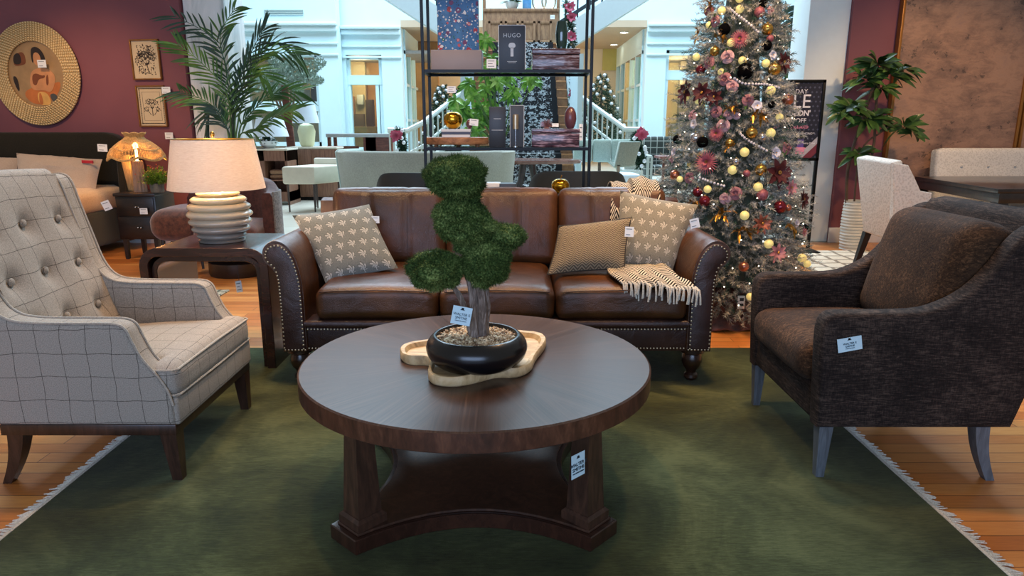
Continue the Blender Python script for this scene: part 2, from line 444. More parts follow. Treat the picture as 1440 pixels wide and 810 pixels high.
# the main stair: treads, black and white runner, landing
SY0, SY1 = 13.2, 17.6; SZ = at(720, 62, 17.6).z; NS = 17
xl, xr = at(664, 100, 15.5).x, at(799, 100, 15.5).x
m_tread = wood('stair_oak', '#8a5a38', '#b07a4c', '#c48d5c', .4)
st = thing('main_staircase', 'wide wooden stair with black and white runner going up to landing', 'staircase', ((xl + xr) / 2, SY0, 0))
o = (st.location.x, SY0, 0)
b = MB(o); rn = MB(o); rl, rr_ = at(690, 100, 15.5).x, at(784, 100, 15.5).x
for k in range(NS):
    y0 = SY0 + (SY1 - SY0) * k / NS; z0 = SZ * k / NS; z1 = SZ * (k + 1) / NS; y1 = SY0 + (SY1 - SY0) * (k + 1) / NS
    b.box(xl, xr, y0, SY1 + .2, z0, z1); b.box(xl, xr, y0 - .03, y1, z1 - .035, z1, .008)
    rn.add([(rl, y0 - .04, z0), (rr_, y0 - .04, z0), (rr_, y0 - .04, z1 + .012), (rl, y0 - .04, z1 + .012), (rr_, y1 - .04, z1 + .012), (rl, y1 - .04, z1 + .012)], [(0, 1, 2, 3), (3, 2, 4, 5)])
b.build('treads', m_tread, st)
m = NT('damask_runner'); v = m.coord('Object', (2.2, 2.2, 3.4))
w = m.n('ShaderNodeTexVoronoi', feature='F1'); w.inputs['Scale'].default_value = 1.9; w.inputs['Randomness'].default_value = .15; m.l(v, w.inputs['Vector'])
nz = m.noise(v, 5.5, 3, .6, 1.5)
f = m.math('SINE', m.math('ADD', m.math('MULTIPLY', w.outputs['Distance'], 16), m.math('MULTIPLY', nz, 13)))
sx = m.n('ShaderNodeSeparateXYZ'); m.l(m.coord('Object'), sx.inputs[0])
edge = m.math('GREATER_THAN', m.math('ABSOLUTE', m.math('SUBTRACT', sx.outputs[0], (rl + rr_) / 2 - o[0])), (rr_ - rl) / 2 - .12)
c = m.ramp(f, [(.45, '#14161c'), (.6, '#b6bec2')]); c = m.mix(edge, c, '#14161c')
m.set(Base_Color=c, Roughness=.8); rn.build('runner', m.m, st)
ld = MB(o); ld.box(xl - .3, xr + .3, SY1 + .1, SY1 + 2.6, SZ - .25, SZ); ld.build('landing', m_str, st)
# lower side railings that fan outward
def railing(pts, label, posts=11):
    t = thing('stair_railing', label, 'railing', pts[0]); P = [Vector(p) for p in pts]
    for nm, dz, r in (('handrail', .0, .05), ('middle_rail', -.42, .03), ('lower_rail', -.8, .06)):
        MB(P[0]).tube([p + Vector((0, 0, dz)) for p in P], r, 8).build(nm, m_railw, t)
    for i in range(len(P) - 1):
        for k in range(posts):
            q = P[i].lerp(P[i + 1], (k + .5) / posts)
            MB(P[0]).cyl(q - Vector((0, 0, .8)), q, .018, n=6).build('baluster', m_railw, t)
    return t
railing([at(806, 128, 15.4), at(880, 182, 13.4), at(905, 182, 13.2)], 'pale railing sloping down to the right of the stair')
railing([at(656, 125, 15.4), at(598, 170, 13.6)], 'pale railing sloping down to the left of the stair', 9)
railing([at(600, 170, 13.5), at(572, 184, 13.2), at(545, 183, 13.1)], 'low pale railing beside the pink poinsettia garland', 5)
b = MB(); b.prism([(at(664,100,15.6).x-.1,0),(at(664,100,15.6).x-.1,SZ*.8),(at(664,100,15.6).x-.0,SZ*.8),(at(664,100,15.6).x,0)],'xz',13.4,17.6); struct('trim_8', b, m_fac2)
b = MB(); b.box(xr + .02, xr + .12, 13.4, 17.6, 0, 2.6); struct('trim_9', b, m_fac2)
# ================================================================ MATERIALS, FOREGROUND
def leather(name, c1, c2, c3):
    m = NT(name); v = m.coord(); f = m.noise(v, 3.5, 5, .6)
    m.set(Base_Color=m.ramp(f, [(.3, c1), (.52, c2), (.72, c3)]), Roughness=m.math('ADD', m.math('MULTIPLY', m.noise(v, 30, 3), .18), .27), Specular_IOR_Level=.5)
    vo = m.n('ShaderNodeTexVoronoi'); vo.inputs['Scale'].default_value = 260; m.l(v, vo.inputs['Vector'])
    wr = m.noise(m.coord('Object', (1, 1, 1)), 7, 3, .5, .8)
    m.bump(m.math('ADD', m.math('MULTIPLY', vo.outputs['Distance'], .12), m.math('MULTIPLY', wr, 1.0)), .35, .02); return m.m
m_leather = leather('brown_leather', '#2d1b0d', '#472a15', '#613c1e')
m_leathd = leather('brown_leather_shaded', '#271713', '#34201a', '#432a20')  # same leather as above, shade of the front faces put into its colour
m_seam = simple('leather_seam', '#24120c', .6)
m_nail = simple('antique_nail', '#b9a684', .3, 1, .1)
m_espr = wood('espresso_wood', '#1c100b', '#2b1810', '#3a2217', .28, (1, 1, 6), s=5, coat=.3)
# round coffee table veneer: radial wedges
m = NT('radial_walnut_veneer'); v = m.coord()
sp = m.n('ShaderNodeSeparateXYZ'); m.l(v, sp.inputs[0])
ang = m.math('ARCTAN2', sp.outputs[1], sp.outputs[0]); k = m.math('MULTIPLY', ang, 16 / (2 * PI)); kid = m.math('FLOOR', k); fr = m.math('PINGPONG', k, .5)
wn = m.n('ShaderNodeTexWhiteNoise', noise_dimensions='1D'); m.l(kid, wn.inputs['W'])
rr = m.math('SQRT', m.math('ADD', m.math('MULTIPLY', sp.outputs[0], sp.outputs[0]), m.math('MULTIPLY', sp.outputs[1], sp.outputs[1])))
cb = m.n('ShaderNodeCombineXYZ'); m.l(m.math('MULTIPLY', m.math('MULTIPLY', fr, rr), 22), cb.inputs[0]); m.l(m.math('MULTIPLY', rr, 1.2), cb.inputs[1]); m.l(m.math('MULTIPLY', wn.outputs[0], 5), cb.inputs[2])
g = m.noise(cb.outputs[0], 2.6, 6, .6, .5)
f = m.math('ADD', m.math('MULTIPLY', g, .8), m.math('MULTIPLY', wn.outputs[0], .14))
c = m.ramp(f, [(.30, '#32231b'), (.5, '#443128'), (.64, '#523d31'), (.8, '#654e40')])
m.set(Base_Color=c, Roughness=m.math('ADD', m.math('MULTIPLY', g, .10), .25), Specular_IOR_Level=.32); m.bump(g, .015, .001); m_vtop = m.m
m_vedge = wood('crossbanded_walnut', '#2f1b13', '#4d2d20', '#6e4632', .33, (1, 1, .35), (0, .5, 0), s=16, coat=.2)
m_walleg = wood('walnut_dark', '#2a1b14', '#3f2a1f', '#573a2a', .4, (3, 3, .5), s=9)
m_shelf = wood('walnut_shelf', '#24150f', '#331e16', '#44291d', .25, (1.2, 6, 1), s=5, coat=.3)
# ---------------------------------------------------------------- green rug
m = NT('moss_green_pile'); v = m.coord(); a = m.noise(v, 2.2, 5, .65, .8); b_ = m.noise(m.coord('Object', (1, 6, 1)), 26, 3, .7); cfine = m.noise(v, 420, 2, .6)
q = m.math('ADD', m.math('ADD', m.math('MULTIPLY', a, .55), m.math('MULTIPLY', b_, .25)), m.math('MULTIPLY', cfine, .2))
m.set(Base_Color=m.ramp(q, [(.38, '#20250f'), (.5, '#383e20'), (.60, '#515735')]), Roughness=.95, Sheen_Weight=.08, Sheen_Roughness=.5, Specular_IOR_Level=.1)
m.bump(m.math('ADD', cfine, b_), .5, .004); m_rug = m.m
rc = (-.115, 2.45)
ry0, ry1 = .75, 3.86; rxl, rxr = -1.60, 1.43
rug = thing('area_rug', 'large moss green rug with cream fringed sides under the coffee table', 'rug', (rc[0], rc[1], 0))
b = MB((rc[0], rc[1], 0)); b.box(rxl, rxr, ry0, ry1, 0, .014, .005); b.build('pile', m_rug, rug)
m_fringe = fabric('fringe_cotton', '#a9a393', '#e3dfd2', 200)
for sg, xe in ((-1, rxl), (1, rxr)):
    b = MB((rc[0], rc[1], 0)); b.box(min(xe, xe + sg * .012), max(xe, xe + sg * .012), ry0, ry1, .002, .013)
    y = ry0
    while y < ry1:
        l = rnd.uniform(.028, .052); dy = rnd.uniform(-.014, .014); w = .0026
        p = [(xe + sg * .008, y, .009), (xe + sg * (.01 + l * .5), y + dy * .4, .007), (xe + sg * (.01 + l), y + dy, .004)]
        b.tube(p, [w, w * 1.2, w * .7], 4); y += .0072
    b.build('fringe', m_fringe, rug)
# ---------------------------------------------------------------- leather sofa
SX = -.075
sofa = thing('leather_sofa', 'brown leather three-seat sofa with rolled arms and nailhead trim', 'sofa', (SX, 3.7, 0))
so = (SX, 3.7, 0)
# arm profile relative to sofa centre, right side: x, z
AP = [(.935, .19), (.935, .48), (.945, .58), (.965, .66), (1.0, .715), (1.045, .742), (1.09, .735), (1.122, .705), (1.128, .665), (1.112, .632), (1.085, .608), (1.066, .57), (1.06, .50), (1.058, .19)]
AP = [(x, z - .0) for x, z in AP]
for sg in (-1, 1):
    prof = [(SX + sg * x, z) for x, z in AP]
    b = MB(so)
    cs = catmull([(p[0], 0, p[1]) for p in prof], 4); poly = [(p.x, p.z) for p in cs]
    # arm body swept back, shrinking very slightly to the rear
    ys = [3.262, 3.27, 3.29, 3.34, 3.5, 3.7, 3.9, 4.05, 4.12, 4.13]; ins = [.012, .004, 0, 0, .002, .003, .003, .004, .008, .016]
    cx = sum(p[0] for p in poly) / len(poly); cz = sum(p[1] for p in poly) / len(poly); rr_ = []
    for y, i_ in zip(ys, ins):
        rise = 0.0
        rr_.append([Vector((p[0] + (cx - p[0]) * i_ * 4, y, p[1] + (cz - p[1]) * i_ * 1.2 + rise)) for p in poly])
    b.rings(rr_); b.build('arm', m_leather, sofa, ang=50)
    # front facing panel, slightly proud, then the cuff roll round its top
    b = MB(so); inner = [(SX + sg * (x + (1.03 - x) * (.16 if z > .6 else .10)), z + (.66 - z) * (.18 if z > .6 else 0)) for x, z in AP]
    ci = catmull([(p[0], 0, p[1]) for p in inner], 4); b.prism([(p.x, p.z) for p in ci], 'xz', 3.247, 3.27, .006, 2)
    b.build('arm_front_panel', m_leathd, sofa, ang=50)
    # nail rows: two vertical runs joined over the scroll, one along the foot
    b = MB(so); L = ci; acc = 0; last = L[0]
    for i in range(1, len(L)):
        seg = (L[i] - L[i - 1]).length; nst = max(1, int(seg / .004))
        for j in range(nst):
            p = L[i - 1].lerp(L[i], j / nst); acc += seg / nst
            if acc >= .0165:
                acc = 0; cc = Vector((SX + sg * 1.03, 0, min(max(p.z, .2), .66))); d = (cc - p); d = d.normalized() * .008 if d.length > 0 else d
                q = p + d; b.ell((q.x, 3.2465, q.z), (.0048, .003, .0048), 8, 5)
    xx = .945
    while xx < 1.055:
        b.ell((SX + sg * xx, 3.2465, .2), (.0048, .003, .0048), 8, 5); xx += .0165
    b.build('nailhead_trim', m_nail, sofa)
# seat rail
b = MB(so); b.cushion((SX, 3.32, .33), (1.90, .16, .046), .022, .0, 10); b.build('rail_lip', m_leathd, sofa)
b = MB(so); b.box(SX - .95, SX + .95, 3.275, 4.1, .185, .335, .006); b.build('seat_rail', m_leathd, sofa)
for z in (.298, .2):
    b = MB(so); x = -.935
    while x < .94: b.ell((SX + x, 3.2735, z), (.0048, .003, .0048), 8, 5); x += .0165
    b.build('nailhead_trim', m_nail, sofa)
bx = [-.965, -.358, .212, .862]
for i in range(3):
    x0, x1 = bx[i], bx[i + 1]
    b = MB(so); b.cushion(((x0 + x1) / 2, 3.60, .435), (x1 - x0 - .004, .72, .165), .05, .022, 18, f=lambda p, u: p + Vector((0, 0, -.012 * max(0, -u.y) * abs(u.x) ** 3)))
    cu = b.build('seat_cushion', m_leather, sofa, ang=60)
    # piped seam round the front edge of each cushion
    w = MB(so); w.tube([(x0 + .03, 3.248, .492), (x0 + .1, 3.2445, .499), ((x0 + x1) / 2, 3.243, .503), (x1 - .1, 3.2445, .499), (x1 - .03, 3.248, .492)], .0028, 6)
    w.build('piping', m_leathd, cu)
bk = [-1.02, -.375, .262, .872]
for i in range(3):
    x0, x1 = bk[i], bk[i + 1]
    b = MB(so)
    def ff(p, u):
        s_ = .012 * math.exp(-((abs(u.x) - .34) / .03) ** 2) * (1 if u.y < -.5 else 0)
        return p + Vector((0, s_, 0))
    b.cushion(((x0 + x1) / 2, 3.955, .715), (x1 - x0 - .002, .19, .43), .05, .008, 26, rot=(R(-11), 0, 0), f=ff, crowny=.03)
    cu = b.build('back_cushion', m_leather, sofa, ang=60)
    for k in (-.34, .34):
        xs = (x0 + x1) / 2 + k * (x1 - x0) / 2; w = MB(so)
        pts = []
        for t in range(9):
            z = -.17 + .36 * t / 8; yy = -.093 - .03 * (1 - (k) ** 2) * (1 - (z / .21) ** 2) + .010
            if t == 8: yy += .03; 
            pts.append(Matrix.Translation((xs, 3.955, .715)) @ Euler((R(-11), 0, 0)).to_matrix().to_4x4() @ Vector((0, yy, z)))
        w.tube(pts, .0024, 5); w.build('seam', m_seam, cu)
b = MB(so); b.prism([(4.02, .2), (4.15, .2), (4.19, .8), (4.17, .85), (4.13, .865), (4.09, .85), (4.08, .8)], 'yz', SX - 1.06, SX + 1.06, .012)
b.build('back_frame', m_leather, sofa)
for x, y in ((-1.0, 3.34), (.99, 3.34), (-1.0, 4.05), (.99, 4.05)):
    b = MB(so); b.lathe([(.062, .19), (.062, .165), (.045, .155), (.05, .135), (.052, .115), (.044, .09), (.028, .07), (.024, .055), (.034, .045), (.036, .03), (.024, .015), (.02, .0143)], (SX + x, y, 0), 24)
    b.build('leg', m_espr, sofa)
# ---------------------------------------------------------------- cushions on the sofa
def block_print(name, ground1, ground2, motif):
    m = NT(name); uv = m.coord('UV')
    n_ = 6.2
    def cell(off):
        v = m.coord('UV', (n_, n_, 1), (0, 0, 0), (off, 0, 0)) ; s_ = m.n('ShaderNodeSeparateXYZ'); m.l(v, s_.inputs[0]); return s_
    s_ = cell(0); row = m.math('FLOOR', s_.outputs[1]); shift = m.math('MULTIPLY', m.math('MODULO', row, 2), .5)
    cx = m.math('SUBTRACT', m.math('FRACT', m.math('ADD', s_.outputs[0], shift)), .5); cy = m.math('SUBTRACT', m.math('FRACT', s_.outputs[1]), .5)
    an = m.math('ARCTAN2', cx, m.math('ADD', cy, .18)); rr = m.math('SQRT', m.math('ADD', m.math('MULTIPLY', cx, cx), m.math('MULTIPLY', m.math('ADD', cy, .18), m.math('ADD', cy, .18))))
    pet = m.math('ADD', .34, m.math('MULTIPLY', m.math('COSINE', m.math('MULTIPLY', an, 7)), .09))
    lobe = m.math('ADD', .75, m.math('MULTIPLY', m.math('COSINE', an), .42))
    edge = m.math('MULTIPLY', pet, lobe)
    inside = m.math('LESS_THAN', rr, edge)
    ribs = m.math('GREATER_THAN', m.math('COSINE', m.math('ADD', m.math('MULTIPLY', an, 7), m.math('MULTIPLY', rr, 20))), -.25)
    mask = m.math('MULTIPLY', inside, ribs)
    stem = m.math('MULTIPLY', m.math('LESS_THAN', m.math('ABSOLUTE', cx), .035), m.math('LESS_THAN', cy, -.1)); mask = m.math('MAXIMUM', mask, m.math('MULTIPLY', stem, m.math('GREATER_THAN', cy, -.42)))
    g = m.noise(m.coord(), 260, 3, .7); base = m.ramp(g, [(.35, ground1), (.65, ground2)])
    out = m.math('LESS_THAN', m.math('ABSOLUTE', m.math('SUBTRACT', rr, edge)), .035)
    c = m.mix(m.math('MULTIPLY', out, .6), base, '#4c4a42'); c = m.mix(mask, c, motif)
    m.set(Base_Color=c, Roughness=.9, Sheen_Weight=.2, Specular_IOR_Level=.2); m.bump(m.math('ADD', m.math('MULTIPLY', mask, 1.5), g), .35, .003); return m.m
m_block = block_print('block_print_linen', '#706e62', '#868376', '#b5b0a2')
m_blockg = block_print('block_print_grey', '#646966', '#7a7f7a', '#b0b1aa')
def tagcard(name, c, w, h, rot, label, lines=2, mat=None, group=None, brand=False, cat='price tag'):
    t = thing(name, label, cat, c, 0, group); E_ = Euler(rot); M4 = Matrix.Translation(Vector(c)) @ E_.to_matrix().to_4x4()
    b = MB(c); b.box(-w / 2, w / 2, -.0006, .0006, -h / 2, h / 2, M=M4); b.build('card', mat or m_card, t, smooth=False)
    RM = E_.to_matrix() @ Euler((R(90), 0, 0)).to_matrix()
    er = RM.to_euler()
    def tx(s_, sz, z, x=0, bold=0):
        p = E_.to_matrix() @ Vector((x, -.0016, z)); return text('lettering', s_, sz, p, er, m_ink, t, bold=bold)
    if brand:
        q = MB(c); q.box(-.004, .004, -.0012, -.0004, h * .3, h * .3 + .008, M=M4); q.prism([(-.008, h * .30), (.008, h * .30), (0, h * .42)], 'xz', -.0012, -.0004, M=M4); q.build('emblem', m_ink, t, smooth=False)
        tx('WALTER E', h * .2, h * .06); tx('SMITHE', h * .2, -h * .14); tx('FURNITURE DESIGN', h * .07, -h * .3)
    else:
        q = MB(c)
        for k in range(lines):
            z = h * (.28 - .56 * (k / max(1, lines - 1)) if lines > 1 else 0); q.box(-w * .36, w * (.3 if k % 2 == 0 else .12), -.0012, -.0005, z - h * .03, z + h * .03, M=M4)
        q.build('print_lines', m_inkg, t, smooth=False)
    return t
pl = thing('throw_pillow', 'grey leaf-print square cushion on the left end of the sofa', 'cushion', at(485, 345, 3.6), 0)
o = pl.location
b = MB(o); b.pillow(at(459, 401, 3.46), at(560, 377, 3.52), at(519, 287, 3.80), at(411, 303, 3.66), .075); b.build('cover', m_blockg, pl, merge=True)
pr = thing('throw_pillow', 'olive grey leaf-print square cushion against the right sofa arm', 'cushion', at(925, 330, 3.7), 0)
o = pr.location
b = MB(o); b.pillow(at(862, 372, 3.60), at(944, 386, 3.56), at(982, 288, 3.72), at(872, 268, 3.82), .08); b.build('cover', m_block, pr)
m = NT('herringbone_weave'); v = m.coord('UV'); s_ = m.n('ShaderNodeSeparateXYZ'); m.l(v, s_.inputs[0])
zz = m.math('PINGPONG', m.math('MULTIPLY', s_.outputs[0], 9), .5)
q = m.math('SINE', m.math('MULTIPLY', m.math('ADD', m.math('MULTIPLY', s_.outputs[1], 26), m.math('MULTIPLY', zz, 2.6)), 6.283))
c = m.ramp(m.math('ADD', m.math('MULTIPLY', q, .5), .5), [(.35, '#574e42'), (.65, '#93866e')]); m.set(Base_Color=c, Roughness=.9, Specular_IOR_Level=.2); m.bump(q, .3, .002)
lp = thing('lumbar_pillow', 'tan herringbone lumbar cushion with dark edge in front of the right sofa cushion', 'cushion', at(828, 350, 3.5), 0)
o = lp.location; C4 = [at(770, 386, 3.48), at(878, 378, 3.44), at(888, 306, 3.56), at(786, 318, 3.66)]
b = MB(o); b.pillow(*C4, .06); b.build('cover', m.m, lp)
b = MB(o)
ed = []
for a_, b2 in ((0, 1), (1, 2), (2, 3), (3, 0)):
    for k in range(8):
        t_ = k / 8; p = C4[a_].lerp(C4[b2], t_); cen = sum(C4, Vector()) / 4; ed.append(p + (cen - p) * .05 * (1 - (2 * t_ - 1) ** 2))
b.tube(ed + [ed[0]], .004, 6); b.build('edging', simple('edging_black', '#2b2722', .8), lp)
# ---------------------------------------------------------------- woven throw
m = NT('chevron_throw'); v = m.coord('UV'); s_ = m.n('ShaderNodeSeparateXYZ'); m.l(v, s_.inputs[0])
zz = m.math('PINGPONG', m.math('MULTIPLY', s_.outputs[0], 9), .5)
q = m.math('SINE', m.math('MULTIPLY', m.math('ADD', m.math('MULTIPLY', s_.outputs[1], 44), m.math('MULTIPLY', zz, 5)), 6.283))
m.set(Base_Color=m.ramp(m.math('ADD', m.math('MULTIPLY', q, .5), .5), [(.42, '#191512'), (.58, '#c9bfac')]), Roughness=.95, Specular_IOR_Level=.15); m.bump(q, .3, .003); m_throw = m.m
th = thing('throw_blanket', 'black and cream chevron throw draped over the sofa back by the tree', 'throw', (.70, 3.8, .6), 0); o = th.location
def thr(a, b):
    path = catmull([(.70, 4.21, .72), (.70, 4.2, .86), (.70, 4.12, .925), (.70, 4.0, .945), (.70, 3.9, .90), (.68, 3.80, .75), (.66, 3.72, .60), (.64, 3.64, .556), (.60, 3.48, .560), (.57, 3.36, .555), (.57, 3.26, .545), (.58, 3.215, .515)], 6)
    k = b * (len(path) - 1.001); i = int(k); p = path[i].lerp(path[i + 1], k - i)
    w = (.27 if b < .5 else .27 + .07 * min(1, (b - .5) * 2.5)); sk = (b > .5) * (b - .5) * .05
    s3 = max(0, b - .55) / .45
    x = (a - .5) * w + .0 + sk + .10 * s3
    n_ = noise.noise(Vector((a * 5, b * 6, 2))) * .02
    return Vector((p.x + x + n_ * .4, p.y - s3 * .16 * (a - .35) + (.02 * math.sin(a * 9) if .15 < b < .5 else 0), p.z + .012 + abs(n_) * 1.1 + (.03 * math.sin(a * 2.8) * (a > .4) if b < .4 else 0)))
b = MB(o); b.grid(thr, 30, 60, uv=lambda a, b: (a * .5, b * 1.3)); w = b.build('cloth', m_throw, th); sm = w.modifiers.new('t', 'SOLIDIFY'); sm.thickness = .008
b = MB(o)
for k in range(22):
    a = .02 + .96 * k / 21; p = thr(a, .995); q = thr(a, .97)
    for s2 in range(2):
        dx = rnd.uniform(-.015, .015); l = rnd.uniform(.045, .075)
        b.tube([q + Vector((0, 0, .006)), p + Vector((dx * .3, -.008, .002)), p + Vector((dx * .7, -.014, -l * .45)), p + Vector((dx, -.010, -l))], [.004, .0045, .004, .005], 5)
b.build('fringe', m_fringe, th)
# ---------------------------------------------------------------- round coffee table
TC = Vector((-.127, 2.33, 0)); TH = .47
ct = thing('coffee_table', 'round walnut coffee table with four tapered legs and open lower shelf', 'table', TC, 0); z0 = .0145
b = MB(TC); b.lathe([(.0001, TH), (.604, TH), (.610, TH - .004)], TC, 96, cap=False); b.lathe([(.610, TH - .004), (.610, TH - .062), (.604, TH - .066), (.0001, TH - .066)], TC, 96, cap=False)
tp = b.build('tabletop', [m_vtop, m_vedge], ct, ang=30)
for p in tp.data.polygons:
    if abs(p.normal.z) < .8: p.material_index = 1
rot0 = R(1.5)
def corner_pts(rc_, depth, chamf):
    pts = []
    for q in range(4):
        th_ = PI / 4 + q * PI / 2 + rot0; d = Vector((math.cos(th_), math.sin(th_))); n_ = Vector((-d.y, d.x))
        c0 = d * rc_ - n_ * chamf / 2; c1 = d * rc_ + n_ * chamf / 2
        th2 = th_ + PI / 2; d2 = Vector((math.cos(th2), math.sin(th2))); n2 = Vector((-d2.y, d2.x)); e0 = d2 * rc_ - n2 * chamf / 2
        pts += [c0, c1]; mid = (d + d2).normalized()
        for k in range(1, 14):
            t_ = k / 14; p = c1.lerp(e0, t_); pts.append(p - mid * depth * 4 * t_ * (1 - t_))
    return [(TC.x + p.x, TC.y - .035 + p.y) for p in pts]
b = MB(TC); b.prism(corner_pts(.568, .140, .135), 'xy', z0, z0 + .05, .003, 1); b.build('base_shelf', m_shelf, ct)
bs = ct.children[-1]; bs.data.materials.append(m_vedge)
for p in bs.data.polygons:
    if abs(p.normal.z) < .5: p.material_index = 1
b = MB(TC); b.prism(corner_pts(.550, .137, .11), 'xy', z0 + .05, z0 + .058, .002, 1); b.build('shelf_moulding', m_walleg, ct)
for q in range(4):
    th_ = PI / 4 + q * PI / 2 + rot0; c_ = TC + Vector((0, -.035, 0)) + Vector((math.cos(th_), math.sin(th_), 0)) * .492
    def sq(h, z): return [c_ + Vector((math.cos(th_ + PI / 4 + k * PI / 2) * h * 1.414, math.sin(th_ + PI / 4 + k * PI / 2) * h * 1.414, z)) for k in range(4)]
    b = MB(TC); b.rings([sq(.030, TH - .066), sq(.042, .105)]); lg = b.build('leg', m_walleg, ct, smooth=False)
    b = MB(TC); b.rings([sq(.044, .108), sq(.053, .098), sq(.053, .072)]); b.build('leg_block', m_walleg, lg, smooth=False)
# tray and bonsai
m_tray = wood('pale_driftwood', '#8a6a45', '#c3a577', '#dcc49a', .55, (1, 4, 1), (0, 0, .5), s=6, bst=.2)
TZ = TH
outl = [(562, 488), (575, 482), (600, 479), (622, 474), (650, 466), (700, 462), (735, 466), (760, 468), (769, 475), (766, 484), (752, 500), (748, 513), (728, 521), (700, 519), (672, 527), (640, 534), (608, 531), (600, 522), (607, 508), (600, 502), (575, 502), (563, 498)]
op = [atz(u, v, TZ + .03) for u, v in outl]; pc = sum(op, Vector()) / len(op)
poly = smoothpoly([(p.x, p.y) for p in op], 2)
tray = thing('wooden_tray', 'freeform pale wood tray in the middle of the coffee table', 'tray', (pc.x, pc.y, TZ))
b = MB(tray.location); inn = [(pc.x + (x - pc.x) * .93, pc.y + (y - pc.y) * .93) for x, y in poly]
n_ = len(poly)
rr_ = [[Vector((pc.x + (x - pc.x) * .97, pc.y + (y - pc.y) * .97, TZ)) for x, y in poly], [Vector((x, y, TZ + .008)) for x, y in poly], [Vector((x, y, TZ + .03)) for x, y in poly], [Vector((pc.x + (x - pc.x) * .985, pc.y + (y - pc.y) * .985, TZ + .035)) for x, y in poly], [Vector((x, y, TZ + .033)) for x, y in inn], [Vector((pc.x + (x - pc.x) * .90, pc.y + (y - pc.y) * .90, TZ + .016)) for x, y in poly]]
b.rings(rr_); b.build('tray_body', m_tray, tray, ang=50)
BC = atz(670.5, 484, TZ + .09); BC.z = TZ + .016
bon = thing('bonsai_tree', 'bonsai with rounded green moss pads in glossy black bowl', 'plant', BC)
m_bowl = simple('bowl_black_glaze', '#0b0d10', .25, 0, .1, spec=.6)
BR = .170
b = MB(BC); b.lathe([(.05, 0)] + [(p.x, p.z) for p in catmull([(.085, 0, 0), (.125, 0, .008), (.155, 0, .03), (.169, 0, .058), (.168, 0, .08), (.158, 0, .098), (.146, 0, .109), (.139, 0, .112), (.134, 0, .108), (.132, 0, .09)], 5)] + [(.01, .085)], BC, 64); b.build('bowl', m_bowl, bon)
m = NT('gravel'); v = m.coord(); vo = m.n('ShaderNodeTexVoronoi'); vo.inputs['Scale'].default_value = 90; m.l(v, vo.inputs['Vector'])
m.set(Base_Color=m.ramp(vo.outputs['Color'], [(.2, '#6e5138'), (.5, '#a98f6c'), (.8, '#d9c8a8')]), Roughness=.7); m_grav = m.m
b = MB(BC)
b.lathe([(.0001, .094), (BR - .034, .090)], BC, 32, cap=False)
for k in range(900):
    a = rnd.uniform(0, 2 * PI); r_ = (BR - .036) * math.sqrt(rnd.random()); s_ = rnd.uniform(.004, .0075)
    b.ell(BC + Vector((r_ * math.cos(a), r_ * math.sin(a), .0945 + .006 * (1 - r_ / BR) + rnd.uniform(0, .004))), (s_, s_ * rnd.uniform(.6, 1), s_ * .7), 5, 4, M=Euler((rnd.random(), rnd.random(), rnd.random() * 6)).to_matrix())
g_ = b.build('gravel', m_grav, bon, merge=False); g_['kind'] = 'stuff'
m_bark = wood('grey_bark', '#3a2f29', '#75655a', '#a89a90', .85, (7, 7, 1), s=12, bst=1.0)
def bp(u, v, dy=0): return at(u, v, BC.y + dy)
tr = MB(BC)
def trunk(P, r, name='trunk'):
    b = MB(BC); P = catmull(P, 5); n = len(P); rad = [r[0] + (r[1] - r[0]) * i / (n - 1) for i in range(n)]
    b.tube(P, rad, 10); o = b.build(name, m_bark, bon); return o
base = BC + Vector((0.008, .01, .085))
t1 = MB(BC)
for dx, r_ in ((-.016, .013), (.0, .018), (.016, .014), (.006, .013), (.024, .009)):
    P = catmull([base + Vector((dx, dx * .5, 0)), bp(676 + dx * 300, 420), bp(672 + dx * 200, 380), bp(664, 330), bp(652, 290), bp(645, 262)], 5)
    t1.tube([p + Vector((.007 * math.sin(i * .45 + dx * 220), .006 * math.cos(i * .45 + dx * 220), 0)) for i, p in enumerate(P)], [r_ + .006 * math.exp(-i / 2) - .009 * i / len(P) + .002 * math.sin(i * 2.1) for i in range(len(P))], 8)
t1.build('trunk', m_bark, bon)
trunk([base + Vector((-.02, 0, .0)), bp(650, 425), bp(636, 402), bp(620, 385)], (.012, .006), 'branch')
trunk([base + Vector((-.015, -.005, .0)), bp(662, 410), bp(655, 385)], (.011, .007), 'branch')
trunk([bp(672, 370), bp(695, 345), bp(715, 335)], (.009, .005), 'branch')
m_moss = NT('moss_foliage'); v = m_moss.coord(); f = m_moss.math('ADD', m_moss.math('MULTIPLY', m_moss.noise(v, 12, 3), .45), m_moss.math('MULTIPLY', m_moss.noise(v, 160, 2), .55))
m_moss.set(Base_Color=m_moss.ramp(f, [(.33, '#1a2912'), (.5, '#405626'), (.66, '#8a9a58')]), Roughness=.8, Specular_IOR_Level=.2); m_moss = m_moss.m
pads = [(641, 249, 50, 33, 0, .80), (652, 280, 28, 14, .01, .8), (647, 299, 43, 22, .0, .8), (655, 318, 47, 28, -.01, .8), (711, 333, 31, 20, .01, .8), (613, 380, 45, 31, -.02, .85), (684, 368, 39, 41, .0, .85), (668, 345, 34, 20, .02, .8)]
